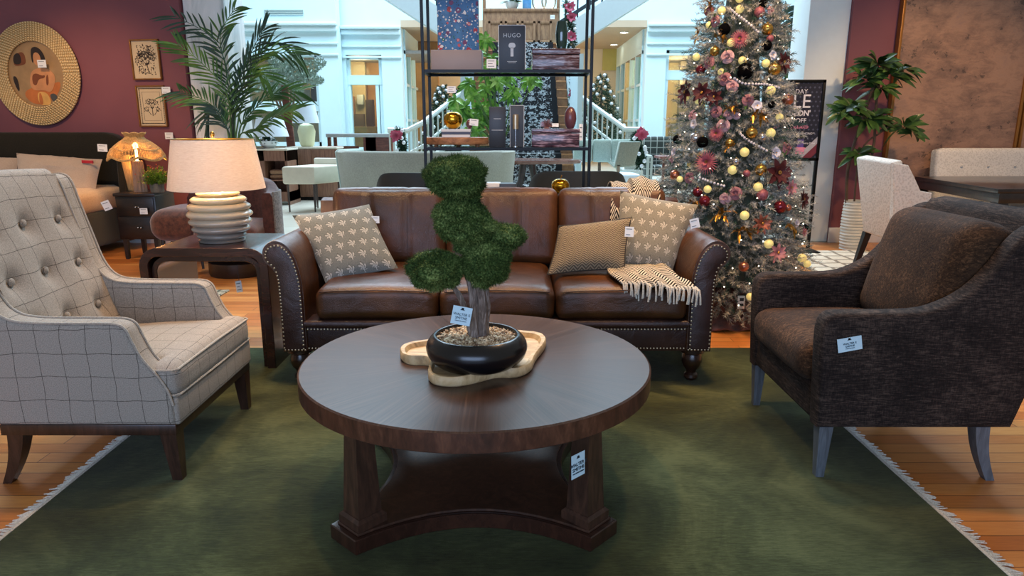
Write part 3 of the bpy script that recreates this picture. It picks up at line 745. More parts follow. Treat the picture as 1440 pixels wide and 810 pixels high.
for u, v, ru, rv, dy, dk in pads:
    c_ = bp(u, v, dy); sc = BC.y / FPX; rx, rz = ru * sc, rv * sc; ry = min(rx, rz * 1.3) * .95
    sd = u * .37
    def lump(p, sd=sd): return .92 + .22 * noise.noise(p * 2.2 + Vector((sd, 0, 0))) + .06 * noise.noise(p * 7 + Vector((sd, 3, 0)))
    b = MB(BC); b.ell(c_, (rx * .92, ry * .92, rz * .92), 40, 26, f=lump)
    nb = int(7500 * (ru * rv) / (44 * 29))
    V = []; F = []
    for k in range(nb):
        p = Vector((rnd.gauss(0, 1), rnd.gauss(0, 1), rnd.gauss(0, 1))).normalized(); q = lump(p) * .9
        P = c_ + Vector((p.x * rx, p.y * ry, p.z * rz)) * q
        nrm = Vector((p.x / rx, p.y / ry, p.z / rz)).normalized(); d = (nrm + Vector((rnd.gauss(0, .55), rnd.gauss(0, .55), rnd.gauss(0, .55)))).normalized()
        l = rnd.uniform(.008, .018); s_ = d.cross(Vector((rnd.random(), rnd.random(), rnd.random()))).normalized() * rnd.uniform(.0009, .0017)
        k0 = len(V); V += [P - s_, P + s_, P + d * l + s_ * .4]; F.append((k0, k0 + 1, k0 + 2))
    b.add(V, F); b.build('moss_pad', m_moss, bon, smooth=False, merge=False)
tagcard('price_tag', at(649, 444, BC.y - .10), .062, .058, (R(-12), R(12), R(4)), 'pale blue tag with lettering standing in the bonsai gravel', mat=m_cardb, brand=True)
tagcard('price_tag', at(813, 654, 1.83) , .056, .075, (0, R(-2), R(42)), 'pale blue tag hanging by right front leg of coffee table', mat=m_cardb, brand=True)
# ---------------------------------------------------------------- chairs
def plaid(name, g1, g2, line):
    m = NT(name); v = m.coord('UV'); s_ = m.n('ShaderNodeSeparateXYZ'); m.l(v, s_.inputs[0])
    n_ = m.noise(m.coord(), 300, 2, .6); wv = m.noise(m.coord(), 6, 2)
    def ln(ax):
        t_ = m.math('FRACT', m.math('ADD', m.math('DIVIDE', s_.outputs[ax], .086), m.math('MULTIPLY', wv, .3))); return m.math('LESS_THAN', t_, .023)
    k = m.math('MAXIMUM', ln(0), ln(1)); k = m.math('MULTIPLY', k, m.math('GREATER_THAN', n_, .40))
    base = m.ramp(n_, [(.36, g1), (.64, g2)])
    m.set(Base_Color=m.mix(m.math('MULTIPLY', k, .9), base, line), Roughness=.92, Specular_IOR_Level=.2, Sheen_Weight=.1); m.bump(n_, .35, .002); return m.m
m_plaid = plaid('windowpane_wool', '#898076', '#a79e92', '#2b211c')
m_pipe = fabric('chair_piping', '#8f867a', '#b7aea0', 200)
m_legd = wood('chair_leg_walnut', '#22150f', '#38241a', '#4c3226', .35, (4, 4, .6), s=8)
WX, WY = -1.55, 2.64; wo = (WX, WY, 0)
wc = thing('wing_chair', 'beige windowpane-check wing chair with buttoned back and dark legs', 'armchair', wo)
WP = [(-1.20, .235), (-1.20, .31), (-1.215, .37), (-1.25, .43), (-1.29, .485), (-1.318, .55), (-1.335, .592), (-1.37, .61), (-1.45, .612), (-1.66, .615), (-1.75, .635), (-1.80, .70), (-1.835, .82), (-1.87, .95), (-1.895, 1.045), (-1.925, 1.075), (-1.975, 1.075), (-2.02, 1.05), (-2.0, .9), (-1.92, .55), (-1.84, .235)]
def side(mb, P, y0, y1, bev): 
    cs = catmull([(p[0], 0, p[1]) for p in P[1:-1]], 3); mb.prism([P[0]] + [(p.x, p.z) for p in cs] + [P[-1]], 'xz', y0, y1, bev, 4)
for y0, y1 in ((2.28, 2.365), (2.915, 3.0)):
    b = MB(wo); side(b, WP, y0, y1, .02); s_ = b.build('side_panel', m_plaid, wc, ang=50)
    pth = catmull([(p[0], (y0 + .006) if y0 < 2.6 else y1 - .006, p[1]) for p in WP[1:18]], 4)
    off = 0.0; b = MB(wo); b.tube([p + Vector((.0, 0, .0)) for p in pth], .0045, 6)
    pth2 = [Vector((p.x, (y1 - .006) if y0 < 2.6 else y0 + .006, p.z)) for p in pth]; b.tube(pth2, .0045, 6); b.build('piping', m_pipe, s_)
BT = [(sx_, z_) for z_ in (.54, .72, .90) for sx_ in (-.2, 0, .2)]
def wback(a, b_):   # inner back face, a across, b up
    yy = 2.36 + .56 * a; z = .40 + .68 * b_ + .015 * math.sin(PI * a) * b_
    x = -1.70 - .22 * (z - .40) / .68 - .02 * math.sin(PI * a)
    d = 0
    for ys_, zs_ in BT:
        r2 = ((yy - 2.64 - ys_) ** 2 + (z - zs_) ** 2); d += .028 * math.exp(-r2 / (2 * .028 ** 2)) + .010 * math.exp(-r2 / (2 * .075 ** 2))
    puff = .02 * (1 - (2 * a - 1) ** 4) * (1 - (2 * b_ - 1) ** 6)
    return Vector((x + puff - d + .01, yy, z))
b = MB(wo); nu, nv = 40, 44
b.grid(wback, nu, nv, uv=lambda a, c: (a * .56, c * .68))
def wback2(a, c):
    p = wback(1 - a, c) ; yy = 2.36 + .56 * (1 - a); z = .40 + .68 * c; return Vector((-1.80 - .22 * (z - .40) / .68, yy, z + .0))
b.grid(wback2, 4, 8, uv=lambda a, c: (a * .56, c * .68))
b.tube([wback(a / 20, 1) * .5 + wback2(1 - a / 20, 1) * .5 - Vector((0, 0, .028)) for a in range(21)], .052, 14)
bk_ = b.build('backrest', m_plaid, wc, ang=70)
for ys_, zs_ in BT:
    a = (2.64 + ys_ - 2.36) / .56; c = (zs_ - .40) / .68; p = wback(a, c)
    bb_ = MB(wo); bb_.ell(p + Vector((.012, 0, 0)), (.009, .0155, .0155), 14, 10); bb_.build('button', m_plaid, bk_)
b = MB(wo); b.cushion((-1.44, 2.64, .385), (.52, .545, .13), .045, .022, 16, f=lambda p, u: p + Vector((0, 0, .012 * u.x)))
b.cushion((-1.235, 2.64, .392), (.12, .70, .128), .045, .01, 12)
cu = b.build('seat_cushion', m_plaid, wc, ang=60)
b = MB(wo)
for z in (.437, .345): b.tube([(-1.33, 2.295, z), (-1.195, 2.295, z), (-1.182, 2.31, z), (-1.178, 2.64, z + (.008 if z > .4 else 0)), (-1.182, 2.97, z), (-1.195, 2.985, z), (-1.33, 2.985, z)], .0045, 6)
b.build('piping', m_pipe, cu)
b = MB(wo); b.box(-1.82, -1.186, 2.292, 2.988, .232, .338, .012, 3); b.build('seat_deck', m_plaid, wc)
b = MB(wo); b.box(-1.83, -1.2, 2.285, 2.995, .195, .237, .004); b.build('base_rail', m_legd, wc)
def tleg(o, par, x0, y0, x1, y1, zt, w0=.05, w1=.028, mat=None, curve=0):
    n = 7; rr_ = []
    for k in range(n):
        t_ = k / (n - 1); x = x0 + (x1 - x0) * t_ + curve * math.sin(PI * t_); y = y0 + (y1 - y0) * t_; w = (w0 + (w1 - w0) * t_) / 2; z = zt * (1 - t_)
        rr_.append([Vector((x - w, y - w, z)), Vector((x + w, y - w, z)), Vector((x + w, y + w, z)), Vector((x - w, y + w, z))])
    b = MB(o); b.rings(rr_); return b.build('leg', mat, par, ang=40)
for y in (2.315, 2.965):
    tleg(wo, wc, -1.232, y, -1.222, y, .2, .058, .034, m_legd)
    tleg(wo, wc, -1.78, y, -1.85, y, .2, .058, .032, m_legd, .012)
# brown chenille chair
m = NT('brown_chenille'); a = m.noise(m.coord('Object', (1, 1, 9)), 26, 6, .8, .2); c2 = m.noise(m.coord(), 6, 3); f3 = m.noise(m.coord('Object', (5, 5, 1)), 60, 2, .7)
q = m.math('ADD', m.math('ADD', m.math('MULTIPLY', a, .6), m.math('MULTIPLY', c2, .2)), m.math('MULTIPLY', f3, .2))
m.set(Base_Color=m.ramp(q, [(.38, '#100c0b'), (.5, '#28201d'), (.62, '#5a4a40')]), Roughness=.9, Sheen_Weight=.0, Specular_IOR_Level=.2); m.bump(a, .5, .004); m_chen = m.m
m = NT('brown_chenille_plush'); a = m.noise(m.coord('Object', (1, 3, 3)), 40, 4, .7, .8); c2 = m.noise(m.coord(), 5, 3)
q = m.math('ADD', m.math('MULTIPLY', a, .65), m.math('MULTIPLY', c2, .35))
m.set(Base_Color=m.ramp(q, [(.36, '#1c120b'), (.52, '#3d2919'), (.64, '#6a4b32')]), Roughness=.9, Sheen_Weight=.03, Specular_IOR_Level=.2); m.bump(a, .5, .005); m_plush = m.m
CX, CY = 1.50, 2.675; co = (CX, CY, 0)
bc = thing('lounge_chair', 'dark brown chenille armchair with loose back pillow and grey legs', 'armchair', co)
CP = [(1.10, .215), (1.087, .45), (1.082, .56), (1.09, .612), (1.115, .636), (1.16, .642), (1.40, .645), (1.50, .67), (1.585, .72), (1.655, .80), (1.705, .88), (1.76, .935), (1.83, .955), (1.90, .93), (1.925, .8), (1.88, .5), (1.80, .215)]
for y0, y1 in ((2.30, 2.39), (2.96, 3.05)):
    b = MB(co); side(b, CP, y0, y1, .022); b.build('side_panel', m_chen, bc, ang=50)
b = MB(co); b.prism([(1.66, .3), (1.72, .60), (1.78, .95), (1.80, .975), (1.86, .985), (1.92, .96), (1.93, .8), (1.88, .5), (1.80, .215)], 'xz', 2.37, 2.98, .01, 3); b.build('backrest', m_chen, bc, ang=50)
b = MB(co); b.cushion((1.36, 2.675, .425), (.60, .56, .15), .06, .03, 18); b.cushion((1.15, 2.675, .425), (.15, .575, .15), .06, .01, 10); b.build('seat_cushion', m_plush, bc, ang=70)
b = MB(co); b.box(1.105, 1.80, 2.33, 3.02, .215, .36, .02, 3); b.build('seat_deck', m_chen, bc)
b = MB(co); b.cushion((1.655, 2.675, .70), (.20, .585, .50), .085, 0, 20, rot=(0, R(15), 0), f=lambda p, u: p + Vector((-.035 * (1 - u.y ** 2) * (1 - u.z ** 2) * (u.x < 0), 0, .0))); pc_ = b.build('back_pillow', m_plush, bc, ang=70)
m_legg = wood('leg_window_tint', '#3e4247', '#565c62', '#6d747b', .5, (5, 5, .5), s=7)  # leg wood coloured with the blue of the window light
for y in (2.335, 3.01):
    tleg(co, bc, 1.135, y, 1.135, y, .217, .05, .028, m_legg); tleg(co, bc, 1.70, y, 1.765, y, .217, .052, .032, m_legg, -.012)
tagcard('price_tag', at(1195, 484, 2.29), .084, .050, (0, R(-11), 0), 'pale blue lettered tag pinned to side of brown armchair', mat=m_cardb, brand=True)
# ---------------------------------------------------------------- waterfall end table
eo = (-1.60, 3.76, 0)
et = thing('end_table', 'dark waterfall end table between wing chair and sofa', 'table', eo)
def wfall(xl, xr, zt, th_, rad, y0, y1):
    out = []; inn = []
    for (cx, sg) in ((xl + rad, -1), (xr - rad, 1)):
        rng = range(9) if sg == 1 else range(8, -1, -1)
        for k in rng:
            a = PI / 2 * k / 8; dx, dz = math.sin(a), math.cos(a)
            if sg == -1: out.append((cx - rad * dx, zt - rad + rad * dz)); inn.append((cx - (rad - th_) * dx, zt - rad + (rad - th_) * dz))
            else: out.append((cx + rad * dx, zt - rad + rad * dz)); inn.append((cx + (rad - th_) * dx, zt - rad + (rad - th_) * dz))
    out = [(xl, 0)] + out + [(xr, 0)]; inn = [(xl + th_, 0)] + inn + [(xr - th_, 0)]
    return out, inn
def wf_build(name, xl, xr, zt, th_, rad, y0, y1, mat):
    out, inn = wfall(xl, xr, zt, th_, rad, y0, y1); b = MB(eo); n = len(out)
    V = [(x, y, z) for y in (y0, y1) for x, z in out + inn]; F = []
    N = 2 * n
    for i in range(n - 1):
        F.append((i, i + 1, N + i + 1, N + i)); F.append((n + i, N + n + i, N + n + i + 1, n + i + 1))
        F.append((i, n + i, n + i + 1, i + 1)); F.append((N + i, N + i + 1, N + n + i + 1, N + n + i))
    F += [(0, N, N + n, n), (n - 1, 2 * n - 1, N + 2 * n - 1, N + n - 1)]
    b.add(V, F); o = b.build(name, mat, et, ang=40); bv = o.modifiers.new('b', 'BEVEL'); bv.width = .003; bv.segments = 2; bv.limit_method = 'ANGLE'; return o
m_et = wood('mahogany_dark', '#1d100d', '#301a15', '#44261d', .25, (1.2, 5, 5), s=4, coat=.35)
wf_build('outer_shell', -1.93, -1.262, .665, .045, .10, 3.50, 4.02, m_et)
wf_build('inner_frame', -1.885, -1.307, .620, .03, .09, 3.53, 3.99, m_et)
tg = tagcard('hang_tag', at(336, 403, 3.56), .030, .062, (0, R(-4), R(30)), 'small white tag hanging beneath the dark end table', 3)
b = MB(tg.location); b.tube([at(336, 394, 3.56), at(333, 372, 3.56)], .0012, 5); b.build('string', m_ink, tg)
# table lamp
LC = Vector((at(313, 340, 3.74).x, 3.74, .665))
tl = thing('table_lamp', 'ribbed glazed ceramic lamp with linen drum shade on end table', 'lamp', LC)
prof = [(.10, 0), (.118, .002), (.122, .012)]
rw = [.128, .150, .163, .170, .163, .145, .112]; z_ = .016; hs = [.036, .038, .040, .040, .038, .036, .03]
for r_, h in zip(rw, hs):
    for k in range(7):
        a = PI * k / 6; prof.append((r_ - .02 + .02 * math.sin(a) , z_ + h * (k / 6)))
    z_ += h
prof += [(.07, z_ + .006), (.03, z_ + .012)]
m = NT('bulb_lit_glaze'); v = m.coord(); s_ = m.n('ShaderNodeSeparateXYZ'); m.l(v, s_.inputs[0]); n_ = m.noise(m.coord('Object', (1, 1, 4)), 9, 5, .6)  # grey to beige glaze, with the bulb's warm light on top painted in
f = m.math('ADD', m.math('MULTIPLY', m.math('DIVIDE', s_.outputs[2], .27), .65), m.math('MULTIPLY', n_, .35))
m.set(Base_Color=m.ramp(f, [(.1, '#6f6a66'), (.35, '#a79c90'), (.55, '#d6c5a8'), (.8, '#e6cf9f')]), Roughness=.18, Coat_Weight=.4)
b = MB(LC); b.lathe(prof, LC, 64); b.build('base', m.m, tl, ang=50)
ZB, ZT = .285, .545
b = MB(LC); b.cyl(LC + Vector((0, 0, z_)), LC + Vector((0, 0, ZT - .01)), .009); b.ell(LC + Vector((0, 0, ZT + .025)), (.012, .012, .017)); b.build('stem', m_brass, tl)
m = NT('linen_shade'); v = m.coord('Object', (1, 1, 14)); f = m.noise(v, 40, 3, .7)
c = m.ramp(f, [(.35, '#dccfc2'), (.65, '#efe5da')]); m.set(Base_Color=c, Roughness=.9, Specular_IOR_Level=.1)
tb = m.n('ShaderNodeBsdfTranslucent'); m.l(c, tb.inputs['Color']); mx = m.n('ShaderNodeMixShader'); mx.inputs[0].default_value = .45
m.l(m.b.outputs[0], mx.inputs[1]); m.l(tb.outputs[0], mx.inputs[2]); m.l(mx.outputs[0], m.t.nodes['Material Output'].inputs[0]); m_shade = m.m
b = MB(LC); b.lathe([(.247, ZB), (.204, ZT), (.2025, ZT), (.2455, ZB)], LC, 64, cap=False); sh = b.build('lamp_shade', m_shade, tl, ang=50)
b = MB(LC)
for k in range(3):
    a = k * 2 * PI / 3 + .4; b.cyl(LC + Vector((0, 0, ZT - .015)), LC + Vector((.203 * math.cos(a), .203 * math.sin(a), ZT - .004)), .002, n=6)
b.tube([LC + Vector((.2035 * math.cos(a * PI / 24), .2035 * math.sin(a * PI / 24), ZT)) for a in range(49)], .003, 6); b.build('spider', m_brass, sh)
b = MB(LC); b.ell(LC + Vector((0, 0, ZB + .10)), (.03, .03, .045)); b.build('bulb', simple('warm_bulb', '#ffd9a0', .5, emit=5), tl)
def point(name, loc, col, power, rad=.03):
    l = bpy.data.lights.new(name, 'POINT'); l.color = lin(col)[:3]; l.energy = power; l.shadow_soft_size = rad
    o = bpy.data.objects.new(name, l); COL.objects.link(o); o.location = loc; return o
point('lamp_light', LC + Vector((0, 0, ZB + .10)), '#ffd2a6', 36, .05)
tagcard('price_tag', at(528, 309, 3.72), .042, .038, (0, 0, 0), 'small white tag behind left grey cushion on sofa', 2)
tagcard('price_tag', at(885, 326, 3.40), .044, .050, (R(-6), R(3), 0), 'white tag hanging from tan herringbone lumbar cushion', 2)
tagcard('price_tag', at(977, 314, 3.45), .046, .048, (0, R(-14), 0), 'white tag beside upper corner of right leaf-print cushion', 2)
# ---------------------------------------------------------------- étagère
EX0, EX1, EY0, EY1 = -.535, .478, 4.34, 4.66
eo2 = ((EX0 + EX1) / 2, (EY0 + EY1) / 2, 0)
eg = thing('metal_shelf', 'tall open black metal display shelf behind the sofa', 'shelf', eo2)
for x in (EX0, EX1):
    for y in (EY0, EY1):
        for d in ((0,) ):
            b = MB(eo2); b.box(x - .009, x + .009, y - .009, y + .009, 0, 2.42, .002, 1); b.build('post', m_black, eg)
ESZ = [.25, .70, 1.150, 1.610, 2.10]
m_gl = glassm('shelf_glass', '#cfd8d6', .05, .2)
for z in ESZ:
    b = MB(eo2)
    b.box(EX0, EX1, EY0 - .008, EY0 + .008, z - .018, z); b.box(EX0, EX1, EY1 - .008, EY1 + .008, z - .018, z); b.box(EX0 - .008, EX0 + .008, EY0, EY1, z - .018, z); b.box(EX1 - .008, EX1 + .008, EY0, EY1, z - .018, z)
    f_ = b.build('shelf_frame', m_black, eg); b = MB(eo2); b.box(EX0 + .008, EX1 - .008, EY0 + .008, EY1 - .008, z - .008, z - .001); b.build('shelf_panel', m_gl if z > 1 else m_black, f_)
Z1, Z2, Z3 = 1.61, 1.15, .70
def on(u, v, y): return at(u, v, y)
m_boxp = simple('mauve_grey_box', '#8f8585', .5, 0, .03)
def xs(u0, u1, v, y): return at(u0, v, y).x, at(u1, v, y).x
x0, x1 = xs(607, 678, 85, 4.42)
one('storage_box', MB((x0, 4.4, Z1)).box(x0, x1, 4.38, 4.60, Z1, at(640, 70, 4.38).z, .003), m_boxp, 'plain mauve grey flat box under the flowered box, top shelf', 'box')
# flowered box
m = NT('floral_print'); v = m.coord('Object', (1, 1, 1))
base = m.ramp(m.noise(v, 14, 3), [(.35, '#2f5f8e'), (.65, '#4a7fae')])
col = base
for sc, thr_, cs, seed in ((17, .2, ['#b2353a', '#d8dfe2', '#7a3b62'], 0), (26, .17, ['#c4545a', '#e7e2dc', '#2a6a52'], 3), (45, .16, ['#e9e6e0', '#23405e', '#93536a'], 7), (60, .13, ['#1f3d33', '#d6b9b9', '#274a76'], 11)):
    vv = m.coord('Object', (1, 1, 1), (0, 0, 0), (seed, seed, seed)); vo = m.n('ShaderNodeTexVoronoi'); vo.inputs['Scale'].default_value = sc; m.l(vv, vo.inputs['Vector'])
    nn = m.noise(vv, sc * 3, 2); dd = m.math('ADD', vo.outputs['Distance'], m.math('MULTIPLY', m.math('SUBTRACT', nn, .5), .22))
    cc = m.ramp(vo.outputs['Color'], [(0, cs[0]), (.45, cs[1]), (.6, cs[2])], 'CONSTANT'); col = m.mix(m.math('LESS_THAN', dd, thr_ + .08), col, cc)
    col = m.mix(m.math('LESS_THAN', dd, thr_ * .5), col, cs[1])
m.set(Base_Color=col, Roughness=.5); m_flor = m.m
zt = at(640, 70, 4.38).z; x0, x1 = xs(615, 673, 40, 4.44)
one('floral_box', MB((x0, 4.5, zt)).box(x0, x1, 4.44, 4.50, zt, zt + .44, .004), m_flor, 'tall blue box printed with red and white flowers', 'box')
# lamp carton with lettering
m_nav = simple('charcoal_carton', '#2b3542', .45, 0, .03)
x0, x1 = xs(701, 739, 70, 4.40); zt = at(720, 35, 4.4).z
t = thing('lamp_carton', 'charcoal carton printed with a mushroom lamp, top shelf', 'box', ((x0 + x1) / 2, 4.45, Z1)); o = t.location
MB(o).box(x0, x1, 4.40, 4.52, Z1, zt, .002).build('carton', m_nav, t)
b = MB(o)
for (a, b2, c, d) in ((x0, x0 + .003, Z1, zt), (x1 - .003, x1, Z1, zt), (x0, x1, zt - .003, zt), (x0, x1, Z1, Z1 + .003)): b.box(a, b2, 4.398, 4.4, c, d)
b.build('edge_lines', m_card, t, smooth=False)
m_prt = simple('carton_print', '#c3cdd6', .5)
xc = (x0 + x1) / 2 - o.x; text('lettering', 'HUGO', .033, (xc, -.0515, at(720, 50, 4.4).z - o.z), (R(90), 0, 0), m_prt, t, space=1.15)
b = MB(o); px = (x0 + x1) / 2; pz = at(720, 66, 4.4).z
b.prism(smoothpoly([(px - .021, pz - .002), (px - .021, pz + .014), (px - .012, pz + .024), (px + .012, pz + .024), (px + .021, pz + .014), (px + .021, pz - .002), (px, pz - .008)], 2), 'xz', 4.3985, 4.4); b.box(px - .009, px + .009, 4.3985, 4.4, pz - .055, pz - .004); b.box(px - .03, px + .03, 4.3985, 4.4, pz - .085, pz - .083); b.box(px - .024, px + .024, 4.3985, 4.4, pz - .092, pz - .09)
b.build('printed_lamp', m_prt, t, smooth=False)
# striped lacquer boxes
def stripedmat(nm, a, b_, c_):
    m = NT(nm); v = m.coord('Object', (.12, .12, 1)); f = m.noise(v, 70, 3, .7); m.set(Base_Color=m.ramp(f, [(.36, a), (.5, b_), (.62, c_)]), Roughness=.25, Coat_Weight=.4); return m.m
m_str1 = stripedmat('striped_lacquer', '#1c1d2b', '#4a2a2c', '#8a8fa5')
m_str2 = stripedmat('striped_lacquer_purple', '#171325', '#3b2130', '#8f7f94')
x0, x1 = xs(748, 816, 80, 4.38); za = at(780, 68, 4.38).z
sb = thing('lacquer_box', 'grey and maroon striped box under green vases, top shelf', 'box', ((x0 + x1) / 2, 4.5, Z1)); o = sb.location
MB(o).box(x0 + .003, x1 - .003, 4.385, 4.6, Z1, za - .035, .003).build('body', m_str1, sb); MB(o).box(x0, x1, 4.38, 4.605, za - .033, za, .003).build('lid', m_str1, sb)
m_gvase = simple('green_glass', '#06312c', .06, 0, .2, 20, spec=.9, coat=.6)
c = Vector((at(790, 50, 4.45).x, 4.47, za)); one('glass_vase', MB(c).lathe([(.018, 0), (.026, .003), (.034, .04), (.037, .09), (.033, .135), (.027, .165), (.023, .165), (.028, .12), (.012, .03)], c, 24), m_gvase, 'tall dark green glass vase on striped box', 'vase')
c = Vector((at(803, 60, 4.5).x, 4.50, za)); one('glass_vase', MB(c).lathe([(.012, 0), (.022, .003), (.026, .02), (.02, .04), (.012, .05), (.008, .05), (.01, .03)], c, 20), m_gvase, 'small squat green glass vase beside the taller one', 'vase')
x1 = at(699, 85, 4.36).x
tagcard('price_card', Vector((at(691, 85, 4.355).x, 4.36, Z1 + .035)), .058, .055, (R(-8), 0, 0), 'blue white card leaning left of lamp carton, top shelf', 3, cat='price card')
tagcard('price_card', at(635, 126, 4.36), .052, .040, (0, 0, 0), 'pale card hanging below left end of top shelf', 3, cat='price card')
# lower shelf goods
m_log = wood('olive_log', '#4b2f1c', '#8a5f3e', '#a98058', .6, (1, 1, 2), s=9, bst=.4)
c = Vector((at(643, 199, 4.48).x, 4.49, Z2 + .012)); t = thing('wood_riser', 'live-edge wooden riser slab under books on lower shelf', 'riser', (c.x, c.y, Z2)); o = t.location
pts = [(c.x + .195 * math.cos(a * PI / 12) * (1 + .05 * math.sin(a * 1.7)), c.y + .11 * math.sin(a * PI / 12) * (1 + .06 * math.cos(a * 2.3))) for a in range(24)]
MB(o).prism(pts, 'xy', Z2 + .014, Z2 + .06, .008, 2).build('slab', m_log, t)
for sx_, sy in ((-.13, -.04), (.13, -.04), (0, .07)): MB(o).cyl((c.x + sx_, c.y + sy, Z2), (c.x + sx_, c.y + sy, Z2 + .018), .014).build('foot', m_log, t)
zz_ = Z2 + .06
m_book = simple('book_cover_white', '#c9ced2', .5, 0, .03); m_bkp = simple('book_pages', '#b9b4a8', .8); m_bkn = simple('book_cover_navy', '#3a4258', .5)
for k, (w_, lab, mt) in enumerate(((.175, 'white book at bottom of the stack under gold apple', m_book), (.180, 'navy-spined book in middle of stack under gold apple', m_bkn), (.185, 'white book topmost of stack under gold apple', m_book))):
    bx_ = at(642, 190, 4.45).x; t = thing('book', lab, 'book', (bx_, 4.46, zz_ + k * .017), 0, 'books under the gold apple'); o = t.location; z = o.z
    MB(o).box(bx_ - w_ / 2 + .003, bx_ + w_ / 2 - .003, 4.403, 4.515, z + .002, z + .0145).build('pages', m_bkp, t, smooth=False)
    q = MB(o); q.box(bx_ - w_ / 2, bx_ + w_ / 2, 4.40, 4.52, z, z + .0025); q.box(bx_ - w_ / 2, bx_ + w_ / 2, 4.40, 4.52, z + .0142, z + .0166); q.box(bx_ - w_ / 2, bx_ + w_ / 2, 4.396, 4.4, z, z + .0166, .001); q.build('cover', mt, t, smooth=False)
def apple(c, r_, mat, lab, stem=True, sq_=.95, leafm=None):
    t = thing('decorative_apple', lab, 'ornament', c); o = t.location
    n = 18; pr_ = []
    for k in range(n + 1):
        a = -PI / 2 + PI * k / n; rr2 = math.cos(a) * (1 + .10 * math.sin(a)); z = math.sin(a) - .22 * math.exp(-(rr2 / .28) ** 2) * (1 if a > 0 else -.5)
        pr_.append((max(rr2, .002) * r_, (z * sq_ + .88) * r_))
    MB(o).lathe(pr_, c, 32).build('fruit', mat, t, ang=60)
    if stem:
        top = c + Vector((0, 0, 1.62 * r_)); MB(o).tube([top, top + Vector((.002, 0, .2 * r_)), top + Vector((.008, 0, .52 * r_))], [r_ * .05, r_ * .04, r_ * .06], 8).build('stem', mat, t)
    return t
zb = zz_ + .0505
apple(Vector((at(637, 165, 4.46).x, 4.46, zb)), .060, m_gold, 'gold apple ornament on white books, left of lower shelf', False)
m_plum = simple('plum_gloss', '#55303a', .35, 0, .1, coat=.3)
c = Vector((at(660, 185, 4.45).x, 4.47, zb)); one('plum_figurine', MB(c).ell(c + Vector((0, 0, .031)), (.021, .021, .031)), m_plum, 'small plum coloured egg beside the gold apple', 'ornament')
tagcard('price_card', at(666.5, 172, 4.40), .054, .040, (0, R(6), 0), 'white card leaning by small plum egg on books', 2, cat='price card')
x0, x1 = xs(688, 711, 180, 4.38); zt = at(700, 150, 4.38).z
t = thing('carton', 'narrow black carton standing on lower shelf', 'box', ((x0 + x1) / 2, 4.44, Z2)); o = t.location
MB(o).box(x0, x1, 4.38, 4.50, Z2, zt, .002).build('carton_body', simple('black_carton', '#1d222b', .4), t)
q = MB(o)
for v_, w_ in ((167, .5), (183, .8)): z = at(700, v_, 4.38).z; xm = (x0 + x1) / 2; q.box(xm - w_ * .045, xm + w_ * .045, 4.379, 4.3801, z - .0012, z + .0012)
q.build('print_lines', m_prt, t, smooth=False)
x0, x1 = xs(717, 737, 180, 4.42); zt = at(700, 148, 4.42).z
t = thing('carton', 'slate carton with pale border printed behind small lamp', 'box', ((x0 + x1) / 2, 4.47, Z2)); o = t.location
MB(o).box(x0, x1, 4.42, 4.54, Z2, zt, .002).build('carton_body', m_nav, t); q = MB(o)
for (a, b2, c_, d) in ((x0, x0 + .0025, Z2, zt), (x1 - .0025, x1, Z2, zt), (x0, x1, zt - .0025, zt)): q.box(a, b2, 4.4185, 4.42, c_, d)
q.build('edge_lines', m_prt, t, smooth=False)
c = Vector((at(725, 205, 4.38).x, 4.375, Z2)); t = thing('cordless_lamp', 'small cordless lamp with brushed metal cylinder shade, lower shelf', 'lamp', c)
MB(c).lathe([(.018, 0), (.018, .008), (.004, .010)], c, 24).build('base', m_chrome, t); MB(c).cyl(c + Vector((0, 0, .008)), c + Vector((0, 0, .16)), .0022).build('stem', m_chrome, t)
MB(c).lathe([(.0185, .11), (.0185, .195), (.017, .197), (.017, .11)], c, 24).build('lamp_shade', simple('champagne_metal', '#b7a78c', .3, .8), t)
x0, x1 = xs(748, 815, 190, 4.39); za = at(780, 181, 4.39).z
t = thing('lacquer_box', 'purple striped lacquer box under the plum vase, lower shelf', 'box', ((x0 + x1) / 2, 4.5, Z2)); o = t.location
MB(o).box(x0, x1, 4.39, 4.60, Z2, za - .028, .003).build('body', m_str2, t); MB(o).box(x0 - .002, x1 + .002, 4.387, 4.603, za - .026, za, .003).build('lid', m_str2, t)
c = Vector((at(802, 170, 4.47).x, 4.47, za)); one('egg_vase', MB(c).lathe([(.012, 0), (.022, .003), (.034, .03), (.039, .06), (.035, .095), (.024, .122), (.010, .134), (.007, .13)], c, 32), m_plum, 'plum egg-shaped vase at right end of lower shelf', 'vase')
c = Vector((at(769, 172, 4.45).x, 4.46, za)); b = MB(c)
for k in range(60):
    d = Vector((rnd.gauss(0, 1), rnd.gauss(0, .7), abs(rnd.gauss(0, .8)))).normalized(); b.cyl(c + Vector((0, 0, .012)) + d * .006, c + Vector((0, 0, .012)) + Vector((d.x * .045, d.y * .03, d.z * .05)), .0035, .001, 5)
b.lathe([(.02, 0), (.022, .004), (.008, .014)], c, 16); one('spiky_figurine', b, simple('rose_silver', '#8f6f72', .3, .7), 'silvery spiked urchin figurine on purple striped box', 'ornament', merge=False)
tagcard('price_card', at(781, 176, 4.39), .040, .022, (0, 0, 0), 'small card in front of the silvery spiked figurine', 2, cat='price card')
tagcard('price_card', at(817, 186, 4.40), .022, .10, (0, 0, 0), 'tall narrow cream card at right end of lower shelf', 3, cat='price card')
